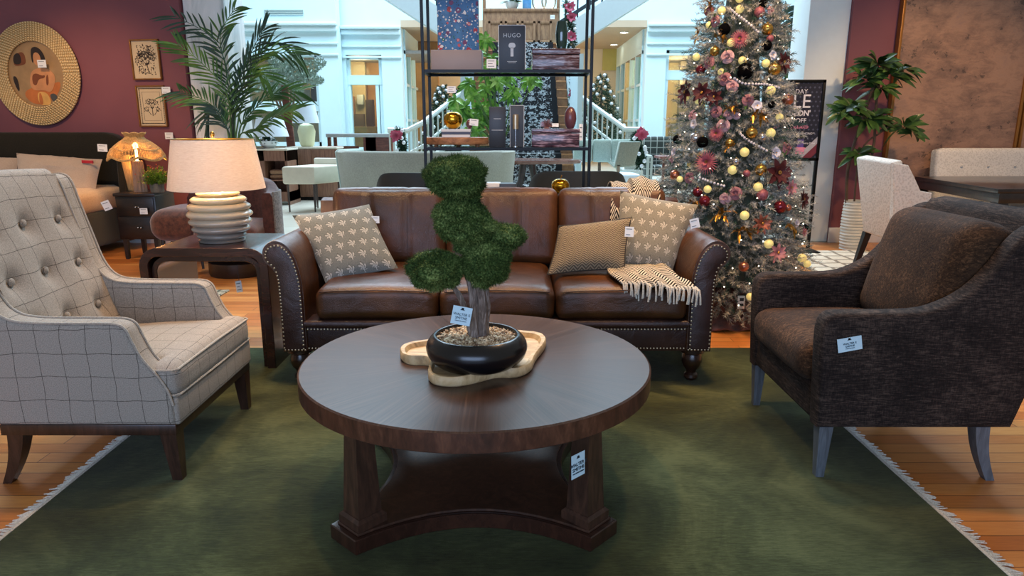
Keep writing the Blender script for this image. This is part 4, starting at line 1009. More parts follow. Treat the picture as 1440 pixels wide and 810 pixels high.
# goods on the shelf just behind the sofa back
c = Vector((at(788, 262, 4.42).x, 4.42, .70)); 
t = thing('display_box', 'black display box carrying amber gold apple behind the sofa', 'box', c); MB(c).box(c.x - .07, c.x + .07, 4.36, 4.48, .70, .852, .003).build('body', m_nav, t)
a = apple(Vector((c.x, 4.42, .852)), .058, simple('amber_gold_mercury', '#b98a24', .12, .9, .35, 40, 60, .3), 'amber gold apple with stem just above the sofa back', True)
c = Vector((at(714, 262, 4.42).x, 4.42, .70)); one('slate_box', MB(c).box(c.x - .052, c.x + .052, 4.37, 4.49, .70, at(714, 258, 4.4).z, .003), m_nav, 'dark slate box peeping above sofa back by bonsai', 'box')
c = Vector((at(694, 262, 4.44).x, 4.46, .70)); one('white_box', MB(c).box(c.x - .045, c.x + .045, 4.40, 4.52, .70, at(694, 257, 4.44).z, .003), m_book, 'white box peeping above sofa back beside slate box', 'box')
# ================================================================ LEFT SIDE OF THE SHOP
# round rope frame on the burgundy wall
def wallM(x, z, off=0.0):   # local frame on left wall: X along wall, Y out of the wall, Z up
    return Matrix.Translation((x, wl(x, off), z)) @ Matrix.Rotation(AW, 4, 'Z')
m = NT('braided_rope'); v = m.coord('UV'); s_ = m.n('ShaderNodeSeparateXYZ'); m.l(v, s_.inputs[0])
tw = m.math('SINE', m.math('ADD', m.math('MULTIPLY', s_.outputs[0], 560), m.math('MULTIPLY', s_.outputs[1], 6.28)))
c = m.ramp(m.math('ADD', m.math('MULTIPLY', tw, .5), .5), [(.1, '#a88a58'), (.5, '#cdb07a'), (.85, '#dcc494')]); m.set(Base_Color=c, Roughness=.85); m.bump(tw, .5, .005); m_rope = m.m
pm = at(47, 104, 7.83); MM = wallM(pm.x, pm.z); rx0 = .345; rx1 = .545
fr = thing('round_picture', 'round woven rope frame with a seated figure picture', 'picture', MM.translation)
b = MB(fr.location)
nr = 9
for k in range(nr):
    r_ = rx0 + (rx1 - rx0) * (k + .5) / nr; hr = (rx1 - rx0) / nr / 2 * 1.05; N = 96; V = []; F = []; U = []
    b2 = [[MM @ Vector(((r_ + hr * math.cos(a * PI / 4)) * math.cos(t_ * 2 * PI / N), -.03 - hr * math.sin(a * PI / 4) * 1.1, (r_ + hr * math.cos(a * PI / 4)) * math.sin(t_ * 2 * PI / N))) for a in range(8)] for t_ in range(N)]
    V = [p for r2 in b2 for p in r2]
    for t_ in range(N):
        for a in range(8):
            F.append((t_ * 8 + a, t_ * 8 + (a + 1) % 8, ((t_ + 1) % N) * 8 + (a + 1) % 8, ((t_ + 1) % N) * 8 + a)); u0 = t_ / N * (r_ / .45); u1 = (t_ + 1) / N * (r_ / .45); U.append([(u0, a / 8), (u0, (a + 1) / 8), (u1, (a + 1) / 8), (u1, a / 8)])
    b.add(V, F, U)
b.build('rope_frame', m_rope, fr, merge=False)
def flat(name, pts, d, mat, par, o, M_):
    b = MB(o); b.prism(pts, 'xz', -d - .001, -d, M=M_); return b.build(name, mat, par, smooth=False)
def circ(r_, n=48, cx=0, cz=0, sx=1, sz=1): return [(cx + r_ * sx * math.cos(2 * PI * k / n), cz + r_ * sz * math.sin(2 * PI * k / n)) for k in range(n)]
pc = {k: simple('picture_' + k, c_, .35, 0, .15, 8) for k, c_ in dict(tan='#a3845c', cream='#cdb08a', skin='#c98d5e', brown='#7a4426', dark='#2e211c', orange='#c07038', yellow='#dba95c', slate='#4a4a48').items()}
flat('picture_ground', circ(rx0 + .01), .012, pc['tan'], fr, fr.location, MM)
def poly(n_, pts, d): flat(n_, smoothpoly(pts, 2), d, pc[n_.split('_')[-1]] if n_.split('_')[-1] in pc else pc['tan'], fr, fr.location, MM)
S = .345
def sc(P): return [(x * S, z * S) for x, z in P]
poly('shape_orange', sc([(-.6, -.55), (-.1, -.35), (.5, -.3), (.85, -.2), (.7, -.6), (.2, -.93), (-.35, -.9)]), .0135)
poly('shape_brown', sc([(-.8, .25), (-.7, .6), (-.35, .72), (-.3, .35), (-.45, .28)]), .0135)
poly('shape_dark', sc([(-.78, .3), (-.74, .6), (-.5, .68), (-.46, .32)]), .015)
poly('shape_dark', sc([(-.9, -.05), (-.72, -.05), (-.68, -.5), (-.78, -.5)]), .0145)
poly('figure_dark', sc([(-.1, .78), (.12, .85), (.32, .7), (.4, .45), (.36, .28), (.22, .3), (.1, .5), (-.02, .45), (-.1, .3)]), .016)
poly('figure_skin', sc([(-.02, .62), (.12, .68), (.24, .55), (.22, .3), (.08, .24), (-.04, .36)]), .0175)
poly('figure_skin', sc([(-.18, .08), (.02, .18), (.35, .2), (.62, .05), (.66, -.18), (.5, -.5), (.36, -.55), (.2, -.48), (-.1, -.5), (-.26, -.42), (-.28, -.2)]), .0165)
poly('figure_brown', sc([(-.16, -.02), (.0, .04), (.2, -.05), (.3, -.02), (.28, -.12), (.05, -.14), (-.05, -.35), (-.18, -.3)]), .0185)
poly('figure_brown', sc([(.34, -.05), (.42, -.0), (.4, -.3), (.3, -.36)]), .0185)
poly('figure_yellow', sc([(-.08, -.52), (.3, -.55), (.42, -.9), (.2, -.96), (-.05, -.94)]), .0175)
poly('figure_orange', sc([(.0, -.56), (.08, -.58), (.12, -.93), (-.04, -.93)]), .019)
poly('figure_slate', sc([(.38, -.62), (.5, -.58), (.64, -.64), (.6, -.8), (.46, -.84), (.4, -.74)]), .0175)
def walltag(u, v, Yg, w, h, lab, off=.03, lines=2, mat=None):
    p = at(u, v, Yg); p.y = wl(p.x, off); return tagcard('price_tag', p, w, h, (0, 0, AW), lab, lines, mat)
walltag(54, 89, 7.75, .105, .08, 'white price tag across the round rope framed picture', .075)
# two framed prints
def fprint(u0, u1, v0, v1, lab, kind):
    pa = at((u0 + u1) / 2, (v0 + v1) / 2, 7.68); w = .335; h = .41 if kind == 0 else .43; M_ = wallM(pa.x, pa.z)
    t = thing('framed_print', lab, 'picture', M_.translation); o = t.location
    b = MB(o)
    for (x0, x1, z0, z1) in ((-w / 2, w / 2, h / 2 - .014, h / 2), (-w / 2, w / 2, -h / 2, -h / 2 + .014), (-w / 2, -w / 2 + .014, -h / 2, h / 2), (w / 2 - .014, w / 2, -h / 2, h / 2)): b.box(x0, x1, -.03, -.002, z0, z1, .002, M=M_)
    b.build('frame', simple('gilt_frame', '#8a5c2c', .35, .4, .15), t)
    b = MB(o); b.box(-w / 2 + .01, w / 2 - .01, -.012, -.004, -h / 2 + .01, h / 2 - .01, M=M_); b.build('paper', simple('print_paper', '#c9b795', .8, 0, .04), t, smooth=False)
    b = MB(o); r2 = random.Random(5 + kind)
    def br(x, z, a, l, d, w_):
        x2, z2 = x + l * math.cos(a), z + l * math.sin(a)
        nx, nz = -math.sin(a) * w_, math.cos(a) * w_; b.prism([(x - nx, z - nz), (x2 - nx * .7, z2 - nz * .7), (x2 + nx * .7, z2 + nz * .7), (x + nx, z + nz)], 'xz', -.0136, -.0122, M=M_)
        for s2 in (-1, 1):
            aa = a + s2 * .9; q = r2.uniform(.009, .016); cx, cz = x2 + q * math.cos(aa), z2 + q * math.sin(aa)
            b.prism([(cx + q * math.cos(aa) * 1.0, cz + q * math.sin(aa)), (cx - q * .35 * math.sin(aa), cz + q * .35 * math.cos(aa)), (cx - q * math.cos(aa), cz - q * math.sin(aa)), (cx + q * .35 * math.sin(aa), cz - q * .35 * math.cos(aa))], 'xz', -.0136, -.0122, M=M_)
        if d > 0:
            for s2 in (-1, 0, 1): br(x2, z2, a + s2 * r2.uniform(.45, .8), l * r2.uniform(.62, .8), d - 1, w_ * .7)
    if kind == 0:
        br(.02, -.14, 1.75, .085, 3, .005)
        for _ in range(210):
            x, z = r2.uniform(-.10, .10), r2.uniform(-.15, .15); a = r2.uniform(0, 6); q = r2.uniform(.006, .014)
            b.prism([(x + q * math.cos(a), z + q * math.sin(a)), (x - q * .4 * math.sin(a), z + q * .4 * math.cos(a)), (x - q * math.cos(a), z - q * math.sin(a)), (x + q * .4 * math.sin(a), z - q * .4 * math.cos(a))], 'xz', -.0136, -.0122, M=M_)
    else:
        br(0, -.10, 1.57, .075, 2, .004); br(.02, -.09, .9, .05, 1, .003); br(-.02, -.09, 2.2, .05, 1, .003)
        for k in range(60):
            for sg in (-1, 1):
                z = -h / 2 + .03 + (h - .06) * (k % 30) / 30
                if k < 30: x = sg * (w / 2 - .034)
                else: x = -w / 2 + .03 + (w - .06) * (k - 30) / 30; z = sg * (h / 2 - .034)
                q = .0075; b.prism([(x + q, z), (x, z + q), (x - q, z), (x, z - q * .4)], 'xz', -.0136, -.0122, M=M_)
        for (x0, x1, z0, z1) in ((-.105, .105, .148, .150), (-.105, .105, -.150, -.148), (-.105, -.103, -.15, .15), (.103, .105, -.15, .15)): b.box(x0, x1, -.0136, -.0122, z0, z1, M=M_)
    b.build('drawing', pc['dark'], t, smooth=False)
fprint(182, 230, 54, 114, 'gilt framed dense tree print, upper of the two', 'a' and 0)
fprint(190, 239, 120, 179, 'gilt framed flower print with patterned border, lower of the two', 1)
walltag(235, 127, 7.65, .10, .07, 'small white tag on upper right corner of flower print')
walltag(239, 191, 7.65, .095, .07, 'small white wall tag just below the flower print')
# bed
m_hb = fabric('dark_olive_velvet', '#15140f', '#25231b', 90, sheen=.1); m_bedb = fabric('olive_bed_base', '#37382b', '#4b4b3c', 140)
m_lin = fabric('bed_linen', '#b3a28c', '#cdbca6', 150, bst=.2); m_pil = fabric('pillow_linen', '#a69789', '#bcae9f', 180, bst=.25); m_sheet = fabric('bed_sheet', '#bba58a', '#d6c3a8', 100, bst=.2)
bed = thing('bed', 'bed with dark olive upholstered curved headboard under the rope frame', 'bed', (-4.6, 7.1, 0)); o = bed.location
hp = [(-6.6, .1), (-6.6, .96)] + [(-6.35 - .25 * math.cos(a * PI / 12), .97 + .25 * math.sin(a * PI / 12)) for a in range(0, 7)] + [(-4.38 + .34 * math.sin(a * PI / 16), .88 + .34 * math.cos(a * PI / 16)) for a in range(0, 9)] + [(-4.04, .1)]
b = MB(o); b.prism(hp, 'xz', 7.50, 7.66, .03, 3); b.build('headboard', m_hb, bed)
b = MB(o); b.prism([(-4.05, .1), (-3.98, .92), (-4.0, 1.0), (-4.08, 1.08), (-4.12, .1)], 'xz', 7.22, 7.52, .03, 3); b.build('headboard_wing', m_hb, bed)
b = MB(o); b.cushion((-5.25, 6.85, .26), (2.1, 1.5, .38), .05, .0, 8); b.build('bed_base', m_bedb, bed)
b = MB(o); b.cushion((-5.25, 6.92, .54), (2.14, 1.5, .26), .11, .02, 14, f=lambda p, u: p + Vector((0, 0, .012 * noise.noise(Vector((u.x * 3, u.y * 3, 1)))))); b.build('duvet', m_sheet, bed, ang=70)
one('bed_pillow', MB((-4.15, 7.2, .65)).pillow(at(22, 285, 7.0), at(133, 288, 7.0), at(144, 224, 7.32), at(23, 215, 7.36), .12, 20, .04, .03), m_pil, 'large grey beige pillow with red label on the bed', 'pillow')
one('bed_pillow', MB((-4.9, 7.2, .65)).pillow(at(-90, 290, 7.1), at(24, 285, 7.1), at(26, 222, 7.42), at(-80, 215, 7.42), .12, 18, .04, .03), m_pil, 'grey beige pillow half out of the left edge of the photo', 'pillow')
one('bed_throw', MB((-4.75, 6.9, .72)).ell(at(6, 256, 6.9), (.10, .14, .07), 24, 16, f=lambda p: 1 + .3 * noise.noise(p * 3)), fabric('maroon_throw', '#2a1418', '#4a2a2e', 60), 'crumpled maroon throw on the bed behind the wing chair', 'throw')
p = at(123, 227.5, 7.19); one('pillow_label', MB(p).cbox(p, (.115, .012, .03), .002, rot=(0, R(2), 0)), simple('red_label', '#b3202a', .5), 'red label strip on top edge of bed pillow', 'label')
tagcard('price_tag', at(144, 208, 7.20), .10, .075, (0, R(3), 0), 'white tag pinned to right end of dark headboard', 2)
tagcard('price_tag', at(150, 289, 6.5), .07, .09, (0, R(-20), R(20)), 'white tag hanging on the bed sheet near nightstand', 2)
# nightstand
m_ns = wood('black_stained_oak', '#100c0c', '#1c1616', '#2a2120', .35, (1, 1, 4), s=5, coat=.2)
nx0, nx1 = at(160, 272, 6.7).x, at(216, 272, 6.7).x; ny = 6.7; nzt = at(190, 272, 6.7).z
ns = thing('nightstand', 'black two-drawer nightstand beside the bed', 'nightstand', ((nx0 + nx1) / 2, 6.9, 0)); o = ns.location
b = MB(o); b.box(nx0, nx1, ny + .01, 7.1, .2, nzt - .03, .004); b.box(nx0 - .01, nx1 + .01, ny - .01, 7.11, nzt - .03, nzt, .005); b.build('cabinet_body', m_ns, ns)
zm = (nzt + .2) / 2
for z0_, z1_ in ((zm + .005, nzt - .045), (.215, zm - .005)):
    b = MB(o); b.box(nx0 + .015, nx1 - .015, ny - .004, ny + .012, z0_, z1_, .003); d = b.build('drawer', m_ns, ns)
    xm = (nx0 + nx1) / 2 + .03; zc_ = (z0_ + z1_) / 2
    for k in (-.018, .012):
        b = MB(o); b.cyl((xm + k, ny - .004, zc_), (xm + k, ny - .018, zc_), .004); b.ell((xm + k, ny - .022, zc_), .010, 12, 8); b.build('knob', m_chrome, d)
for x in (nx0 + .04, nx1 - .04):
    for y in (ny + .04, 7.06):
        b = MB(o); b.prism([(x - .022, .2), (x - .014, 0), (x + .014, 0), (x + .022, .2)], 'xz', y - .02, y + .02); b.build('leg', m_ns, ns)
tagcard('price_tag', at(202, 297, 6.66), .075, .058, (0, 0, 0), 'white tag on the front of the black nightstand', 2)
# rattan lamp on the nightstand
m_rat = wood('rattan', '#8f6b3c', '#c99f60', '#e6c68c', .7, (8, 8, .6), s=14, bst=.4)
c = Vector((at(198, 268, 6.9).x, 6.9, nzt)); rl_ = thing('rattan_lamp', 'arched rattan lamp with scalloped shade and ribbed ceramic column', 'lamp', c); o = rl_.location
b = MB(o); n_ = 24; b.rings([[c + Vector(((.058 - .012 * k / 8) * (1 + .08 * math.cos(6 * 2 * PI * j / n_ * 2)) * math.cos(2 * PI * j / n_), (.058 - .012 * k / 8) * (1 + .08 * math.cos(12 * 2 * PI * j / n_)) * math.sin(2 * PI * j / n_), .30 * k / 8)) for j in range(n_)] for k in range(9)]); b.build('base', simple('ribbed_stone', '#8f7a69', .7, 0, .1, 20), rl_)
b = MB(o)
SZ0, SZ1 = .30, .52
def rsh(a, k, r_add=0):   # scalloped shade
    t_ = a * 2 * PI; kk = min(k, .8) / .8; r_ = .27 * (1 - .74 * kk ** 1.7) + (max(0, k - .8) / .2) * .035
    z = SZ0 + .04 + (SZ1 - SZ0) * (k ** .8 if k < .8 else k) - .035 * abs(math.sin(t_ * 3)) * (1 - k) + .012 * abs(math.sin(t_ * 4)) * k
    return c + Vector((r_ * math.cos(t_), r_ * .85 * math.sin(t_), z))
for j in range(110):
    b.tube([rsh(j / 110, k / 7) for k in range(8)], .0035, 5, cap=False)
for k in (0, .02, .3, .62, 1.0): b.tube([rsh(j / 72, k) for j in range(73)], .006, 6, cap=False)
sh = b.build('lamp_shade', m_rat, rl_, merge=False)
b = MB(o); b.cyl(c + Vector((0, 0, .3)), c + Vector((0, 0, .46)), .012); b.ell(c + Vector((0, 0, .445)), (.028, .028, .035)); b.build('bulb', simple('warm_bulb_b', '#ffcf8f', .5, emit=8), rl_)
b = MB(o)
x0 = at(169, 222, 6.9).x
b.prism([(x0 - .04, .34 + nzt), (x0 + .045, .36 + nzt), (x0 + .06, nzt + .0), (x0 + .005, nzt)], 'xz', 6.96, 7.0, .01); b.build('side_support', wood('rattan_post', '#6f5a38', '#a08457', '#bda16f', .7, (6, 6, .8), s=9), rl_)
point('rattan_light', c + Vector((.0, 0, .38)), '#ffb868', 11, .04)
# potted heather on the nightstand
c = Vector((at(220, 268, 6.78).x, 6.80, nzt)); hp_ = thing('potted_herb', 'small bushy green plant in grey pot on the nightstand', 'plant', c)
MB(c).lathe([(.055, 0), (.06, .005), (.066, .09), (.060, .092), (.056, .08), (.001, .075)], c, 28).build('pot', simple('weathered_grey_pot', '#6f6a5c', .8, 0, .3, 20, 30, .4), hp_)
b = MB(c)
for k in range(230):
    a = rnd.uniform(0, 6.28); e = rnd.uniform(.15, 1.3); l = rnd.uniform(.10, .21); d = Vector((math.cos(a) * math.cos(e), math.sin(a) * math.cos(e), math.sin(e)))
    st_ = c + Vector((0, 0, .07)); en = st_ + d * l; V = [st_, en]; 
    for q in range(9):
        p = st_.lerp(en, .35 + .65 * q / 9); dd = (d + Vector((rnd.gauss(0, .8), rnd.gauss(0, .8), rnd.gauss(0, .6)))).normalized(); s2 = dd.cross(Vector((0, .3, 1))).normalized() * .005
        b.add([p - s2, p + s2, p + dd * .026], [(0, 1, 2)])
b.build('foliage', simple('herb_green', '#6a8a22', .7, 0, .5, 30), hp_, smooth=False, merge=False)
b = MB(c)
for k in range(26):
    a = rnd.uniform(0, 6.28); e = rnd.uniform(.5, 1.3); l = rnd.uniform(.15, .22); b.ell(c + Vector((math.cos(a) * math.cos(e) * l, math.sin(a) * math.cos(e) * l, .07 + math.sin(e) * l)), .006, 6, 5)
b.build('blossoms', simple('blossom_orange', '#b5532e', .7), hp_)
# rust velvet chairs
m_rust = fabric('rust_velvet', '#4a2a20', '#7c4a36', 26, rough=.7, big=6, bst=.15, sheen=.5); m_rustd = fabric('rust_velvet_dark', '#351a17', '#56302a', 30, rough=.75, big=5, bst=.15, sheen=.4)
o = Vector((-3.02, 6.55, 0)); rc1 = thing('slipper_chair', 'rust velvet low chair between nightstand and ceramic lamp', 'armchair', o)
b = MB(o); b.cushion((-3.04, 6.50, .40), (.52, .66, .28), .12, .02, 18); b.build('seat', m_rust, rc1, ang=80)
b = MB(o); b.cushion((-2.90, 6.86, .58), (.56, .16, .50), .075, 0, 14, rot=(R(-8), 0, 0)); b.build('backrest', m_rustd, rc1, ang=80)
for x in (-3.2, -2.86):
    for y in (6.26, 6.75): b = MB(o); b.tube([(x, y, .3), (x - .005, y, .15), (x + .01, y - .015, 0)], [.022, .018, .011], 8); b.build('leg', m_ns, rc1)
o = Vector((-2.43, 6.05, 0)); rc2 = thing('tub_chair', 'dark rust tub chair with grey side behind the ceramic lamp', 'armchair', o)
b = MB(o); pts = []
for k in range(25):
    a = PI * (-.08 + 1.16 * k / 24); pts.append((math.cos(a), math.sin(a)))
ring = []
for (cx, sy) in pts:
    ox, oy = o.x + .38 * cx, o.y + .38 * sy; ix, iy = o.x + .27 * cx, o.y + .27 * sy; ht = .72 + .12 * max(0, sy)
    sec = [Vector((ox, oy, .12)), Vector((ox, oy, ht - .04)), Vector(((ox * .8 + ix * .2), (oy * .8 + iy * .2), ht)), Vector(((ox * .2 + ix * .8), (oy * .2 + iy * .8), ht)), Vector((ix, iy, ht - .04)), Vector((ix, iy, .12))]; ring.append(sec)
b.rings(ring); b.build('shell', m_rustd, rc2, ang=60)
b = MB(o); b.cushion((o.x, o.y - .03, .36), (.54, .56, .22), .08, .02, 12); b.build('seat_cushion', m_rust, rc2, ang=80)
b = MB(o); b.lathe([(.25, 0), (.26, .02), (.26, .12)], o, 28); b.build('swivel_base', m_ns, rc2)
b = MB(o); ring = []
for k in range(7):
    a = PI * (-.08 + .26 * k / 6); cx, sy = math.cos(a), math.sin(a); ring.append([Vector((o.x + r_ * cx, o.y + r_ * sy, z)) for r_, z in ((.38, .10), (.395, .10), (.395, .73), (.38, .73))])
b.rings(ring); b.build('woven_side', fabric('grey_weave', '#4c4c4a', '#8f908b', 60), rc2, ang=60)
# patterned rug by the bed and trellis rug on the right
def patrug(name, x0, x1, y0, y1, c1, c2, c3, lab, sc_):
    m = NT(name + '_pattern'); v = m.coord('Object', (sc_, sc_, 1)); vo = m.n('ShaderNodeTexVoronoi', feature='DISTANCE_TO_EDGE'); vo.inputs['Scale'].default_value = 1; vo.inputs['Randomness'].default_value = .2; m.l(v, vo.inputs['Vector'])
    f = m.math('LESS_THAN', vo.outputs['Distance'], .09); n_ = m.noise(v, 6, 3)
    m.set(Base_Color=m.mix(f, m.ramp(n_, [(.4, c1), (.6, c3)]), c2), Roughness=.95, Specular_IOR_Level=.1)
    return one('patterned_rug', MB(((x0 + x1) / 2, (y0 + y1) / 2, 0)).box(x0, x1, y0, y1, 0, .012, .004), m.m, lab, 'rug')
patrug('bed_rug', -4.3, -2.25, 4.65, 5.35, '#8f8672', '#4d4c42', '#b8ac93', 'faded beige and grey patterned rug behind the wing chair', 9)
patrug('dining_rug', 2.72, 6.5, 5.9, 7.15, '#d2c8b4', '#8f8474', '#dcd3c0', 'cream trellis rug under the white dining chair', 5)
# ================================================================ RIGHT SIDE OF THE SHOP
# textured copper panel leaning on the wall
m = NT('weathered_copper_plaster'); v = m.coord('Object', (1, 1, 1.1)); a = m.noise(v, 1.5, 7, .65, .5); b_ = m.noise(m.coord('Object', (1, 1, 2.2)), 5, 7, .75, .4); sp_ = m.noise(v, 14, 4, .7)
f = m.math('ADD', m.math('MULTIPLY', a, .55), m.math('MULTIPLY', b_, .45)); c = m.ramp(f, [(.36, '#5c4c44'), (.46, '#85695a'), (.56, '#a2806a'), (.66, '#8f7468')])
stn = m.math('MULTIPLY', m.math('GREATER_THAN', sp_, .60), m.math('LESS_THAN', a, .48)); c = m.mix(m.math('MULTIPLY', stn, .7), c, '#443a35')
m.set(Base_Color=c, Roughness=.5, Metallic=.1); m.bump(m.math('ADD', b_, m.math('MULTIPLY', sp_, .4)), .5, .01); m_cop = m.m
px0, px1 = at(1250, 214, 7.6).x, at(1436, 200, 7.6).x
cp = thing('wall_panel', 'tall weathered copper coloured art panel with thin gold frame', 'artwork', ((px0 + px1) / 2, 7.7, .3)); o = cp.location
b = MB(o); b.box(px0 + .02, px1 - .02, 7.68, 7.735, .3, 3.2); b.build('panel', m_cop, cp, smooth=False)
b = MB(o); 
for a_ in ((px0, px0 + .028, .3, 3.2), (px1 - .028, px1, .3, 3.2), (px0, px1, .3, .328), (px0, px1, 3.172, 3.2)): b.box(a_[0], a_[1], 7.66, 7.74, a_[2], a_[3], .003)
b.build('frame', simple('antique_gold_frame', '#9a6a34', .35, .6, .1), cp)
cp2 = dup(cp, (cp.location.x + (px1 - px0) + .02, 7.7, .3), 0, 'edge of a second weathered copper panel at right edge of photo')
# white ribbed planter with broadleaf plant
pc0 = Vector((3.64, 7.28, 0)); pl_ = thing('potted_plant', 'tall broadleaf plant in ribbed white planter by burgundy wall', 'plant', pc0)
m_rib = simple('ribbed_white_planter', '#c9c6bc', .6, 0, .1, 10)
pr_ = []
for k in range(60):
    z = .52 * k / 59; pr_.append((.128 + .012 * math.sin(PI * z / .52) + .005 * math.sin(z * 2 * PI / .032), z))
pr_ += [(.122, .52), (.118, .47), (.001, .46)]
MB(pc0).lathe(pr_, pc0, 40).build('planter', m_rib, pl_, ang=60)
m_brl = NT('broad_leaf_green'); v = m_brl.coord(); m_brl.set(Base_Color=m_brl.ramp(m_brl.noise(v, 7, 3), [(.35, '#1c3314'), (.55, '#38592a'), (.72, '#5c7d40')]), Roughness=.35); m_brl = m_brl.m
m_stem = simple('cane_brown', '#4a3a2c', .8, 0, .3, 20)
def leaf(b, p, d, l, w, droop=.3, seg=5, up=Vector((0, 0, 1))):
    d = d.normalized(); s2 = d.cross(up); s2 = s2.normalized() if s2.length > .05 else Vector((1, 0, 0)); V = []; F = []
    for k in range(seg + 1):
        t_ = k / seg; q = p + d * l * t_ - Vector((0, 0, 1)) * droop * l * t_ * t_; ww = w * math.sin(PI * min(1, t_ * .93 + .04)) ** .8
        n_ = s2.cross(d).normalized(); V += [q - s2 * ww + n_ * ww * .35, q, q + s2 * ww + n_ * ww * .35]
    for k in range(seg): a = k * 3; F += [(a, a + 1, a + 4, a + 3), (a + 1, a + 2, a + 5, a + 4)]
    b.add(V, F)
Yp = 7.28
canes = [([(1190, 300), (1192, 240), (1205, 190), (1222, 140), (1234, 108)], .016), ([(1210, 300), (1216, 250), (1228, 210), (1232, 150), (1234, 120)], .014), ([(1200, 300), (1210, 215), (1240, 185), (1262, 172)], .010)]
b = MB(pc0)
for P, r_ in canes: b.tube(catmull([Vector((pc0.x + (q.x - pc0.x), Yp, max(q.z, .4))) for q in (at(u, v, Yp) for u, v in P)], 5), r_, 8)
b.build('cane', m_stem, pl_)
b = MB(pc0)
for u, v, n_, sz in ((1234, 92, 34, .30), (1218, 112, 20, .26), (1252, 106, 22, .28), (1272, 98, 12, .2), (1238, 125, 16, .26), (1198, 152, 24, .26), (1220, 168, 24, .28), (1184, 160, 12, .22), (1236, 170, 10, .22), (1270, 178, 24, .26), (1284, 188, 10, .18), (1208, 216, 20, .24)):
    c_ = at(u, v, Yp)
    for k in range(n_):
        a = k * 2.4 + rnd.uniform(-.3, .3); e = rnd.uniform(-.35, .75); d = Vector((math.cos(a) * math.cos(e), math.sin(a) * math.cos(e) * .8, math.sin(e)))
        leaf(b, c_ + d * .02, d, sz * rnd.uniform(.6, .95), .034, rnd.uniform(.15, .5), up=Vector((0, -.7, .7)))
b.build('leaves', m_brl, pl_, merge=False, ang=80)
# white side chair, dark table, tufted settee
m = NT('textured_white_upholstery'); v = m.coord(); vo = m.n('ShaderNodeTexVoronoi'); vo.inputs['Scale'].default_value = 60; m.l(v, vo.inputs['Vector'])
m.set(Base_Color=m.ramp(vo.outputs['Distance'], [(.1, '#b9b7b0'), (.6, '#d3d1ca')]), Roughness=.9, Specular_IOR_Level=.15); m.bump(vo.outputs['Distance'], .4, .004); m_wup = m.m
m_ebl = simple('ebony_leg', '#141011', .4, 0, .1)
o = Vector((3.25, 5.85, 0)); dc = thing('dining_chair', 'white textured dining chair with black legs at dark table', 'chair', o)
# chair faces right (+x): tall back leaning to -x
def quadslab(P, th_):  # P four corners (x,y,z)
    P = [Vector(p) for p in P]; n_ = (P[1] - P[0]).cross(P[3] - P[0]).normalized() * th_
    b = bmesh.new(); v1 = [b.verts.new(p) for p in P]; v2 = [b.verts.new(p + n_) for p in P]; b.faces.new(v1); b.faces.new(v2[::-1])
    for k in range(4): b.faces.new((v1[k], v2[k], v2[(k + 1) % 4], v1[(k + 1) % 4]))
    bmesh.ops.recalc_face_normals(b, faces=b.faces[:]); bmesh.ops.bevel(b, geom=b.edges[:], offset=.018, segments=3, affect='EDGES', profile=.5); return b
A = [at(1213, 326, 5.75), at(1256, 341, 5.35), at(1253, 229, 5.35), at(1203, 221, 5.75)]
bq = MB(o); bq.bm(quadslab([A[0], A[1], A[2] , A[3]], -.10)); bq.build('backrest', m_wup, dc, ang=50)
bq = MB(o); bq.prism([(q.x, q.z) for q in (at(u, v, 5.35) for u, v in [(1254, 341), (1284, 343), (1292, 310), (1306, 290), (1308, 271), (1292, 268), (1283, 248), (1275, 232), (1254, 229)])], 'xz', 5.32, 5.39, .012, 3); bq.build('side_panel', m_wup, dc, ang=50)
bq = MB(o); bq.cushion((3.30, 5.62, .46), (.56, .55, .13), .04, .015, 12); bq.build('seat', m_wup, dc, ang=60)
for x0_, y0_, x1_, y1_ in ((2.98, 5.74, 2.90, 5.78), (3.04, 5.40, 2.97, 5.38), (3.52, 5.74, 3.54, 5.75), (3.50, 5.40, 3.53, 5.38)): tleg(o, dc, x0_, y0_, x1_, y1_, .42, .055, .03, m_ebl)
m_dt = wood('ebonised_table', '#16110f', '#241b18', '#382a24', .3, (1, 5, 1), s=4, coat=.4)
o = Vector((4.3, 5.9, 0)); dt = thing('dining_table', 'dark rectangular dining table with thick top at right edge', 'table', o)
zt = .79; ca = atz(1287, 248, zt); cb_ = atz(1404, 266, zt); cc = cb_ + Vector((1.6, .05, 0)); cd = ca + Vector((1.9, .05, 0))
bq = MB(o); bq.prism([(cb_.x, cb_.y), (cc.x, cc.y), (cd.x, cd.y), (ca.x, ca.y)], 'xy', zt - .035, zt, .004); bq.build('tabletop', m_dt, dt)
bq = MB(o); dn = (cb_ - ca).normalized(); n2 = Vector((-dn.y, dn.x, 0)) * .03
bq.prism([(q.x + (5.2 - q.x) * .012, q.y) for q in (cb_, cc, cd, ca)], 'xy', zt - .115, zt - .035, .003); bq.build('apron', m_dt, dt)
for q in (cb_ + Vector((.06, .05, 0)), ca + Vector((.06, -.02, 0)), cc, cd): bq = MB(o); bq.box(q.x - .045, q.x + .045, q.y - .045, q.y + .045, 0, zt - .11, .003); bq.build('leg', m_dt, dt)
o = Vector((4.9, 7.0, 0)); se = thing('settee', 'cream buttoned settee behind the dark dining table', 'settee', o)
sx0 = at(1334, 215, 7.15).x; bq = MB(o); bq.cushion(((sx0 + sx0 + 1.7) / 2, 7.38, .78), (1.7, .16, .56), .05, 0, 18, rot=(R(-6), 0, 0), crowny=.0, f=lambda p, u: p + Vector((0, .015 * math.exp(-((abs((p.x + .425) % .28 - .14)) / .03) ** 2 - ((p.z - .1) / .03) ** 2) if u.y < 0 else 0, 0))); bk2 = bq.build('backrest', m_wup, se, ang=60)
bq = MB(o)
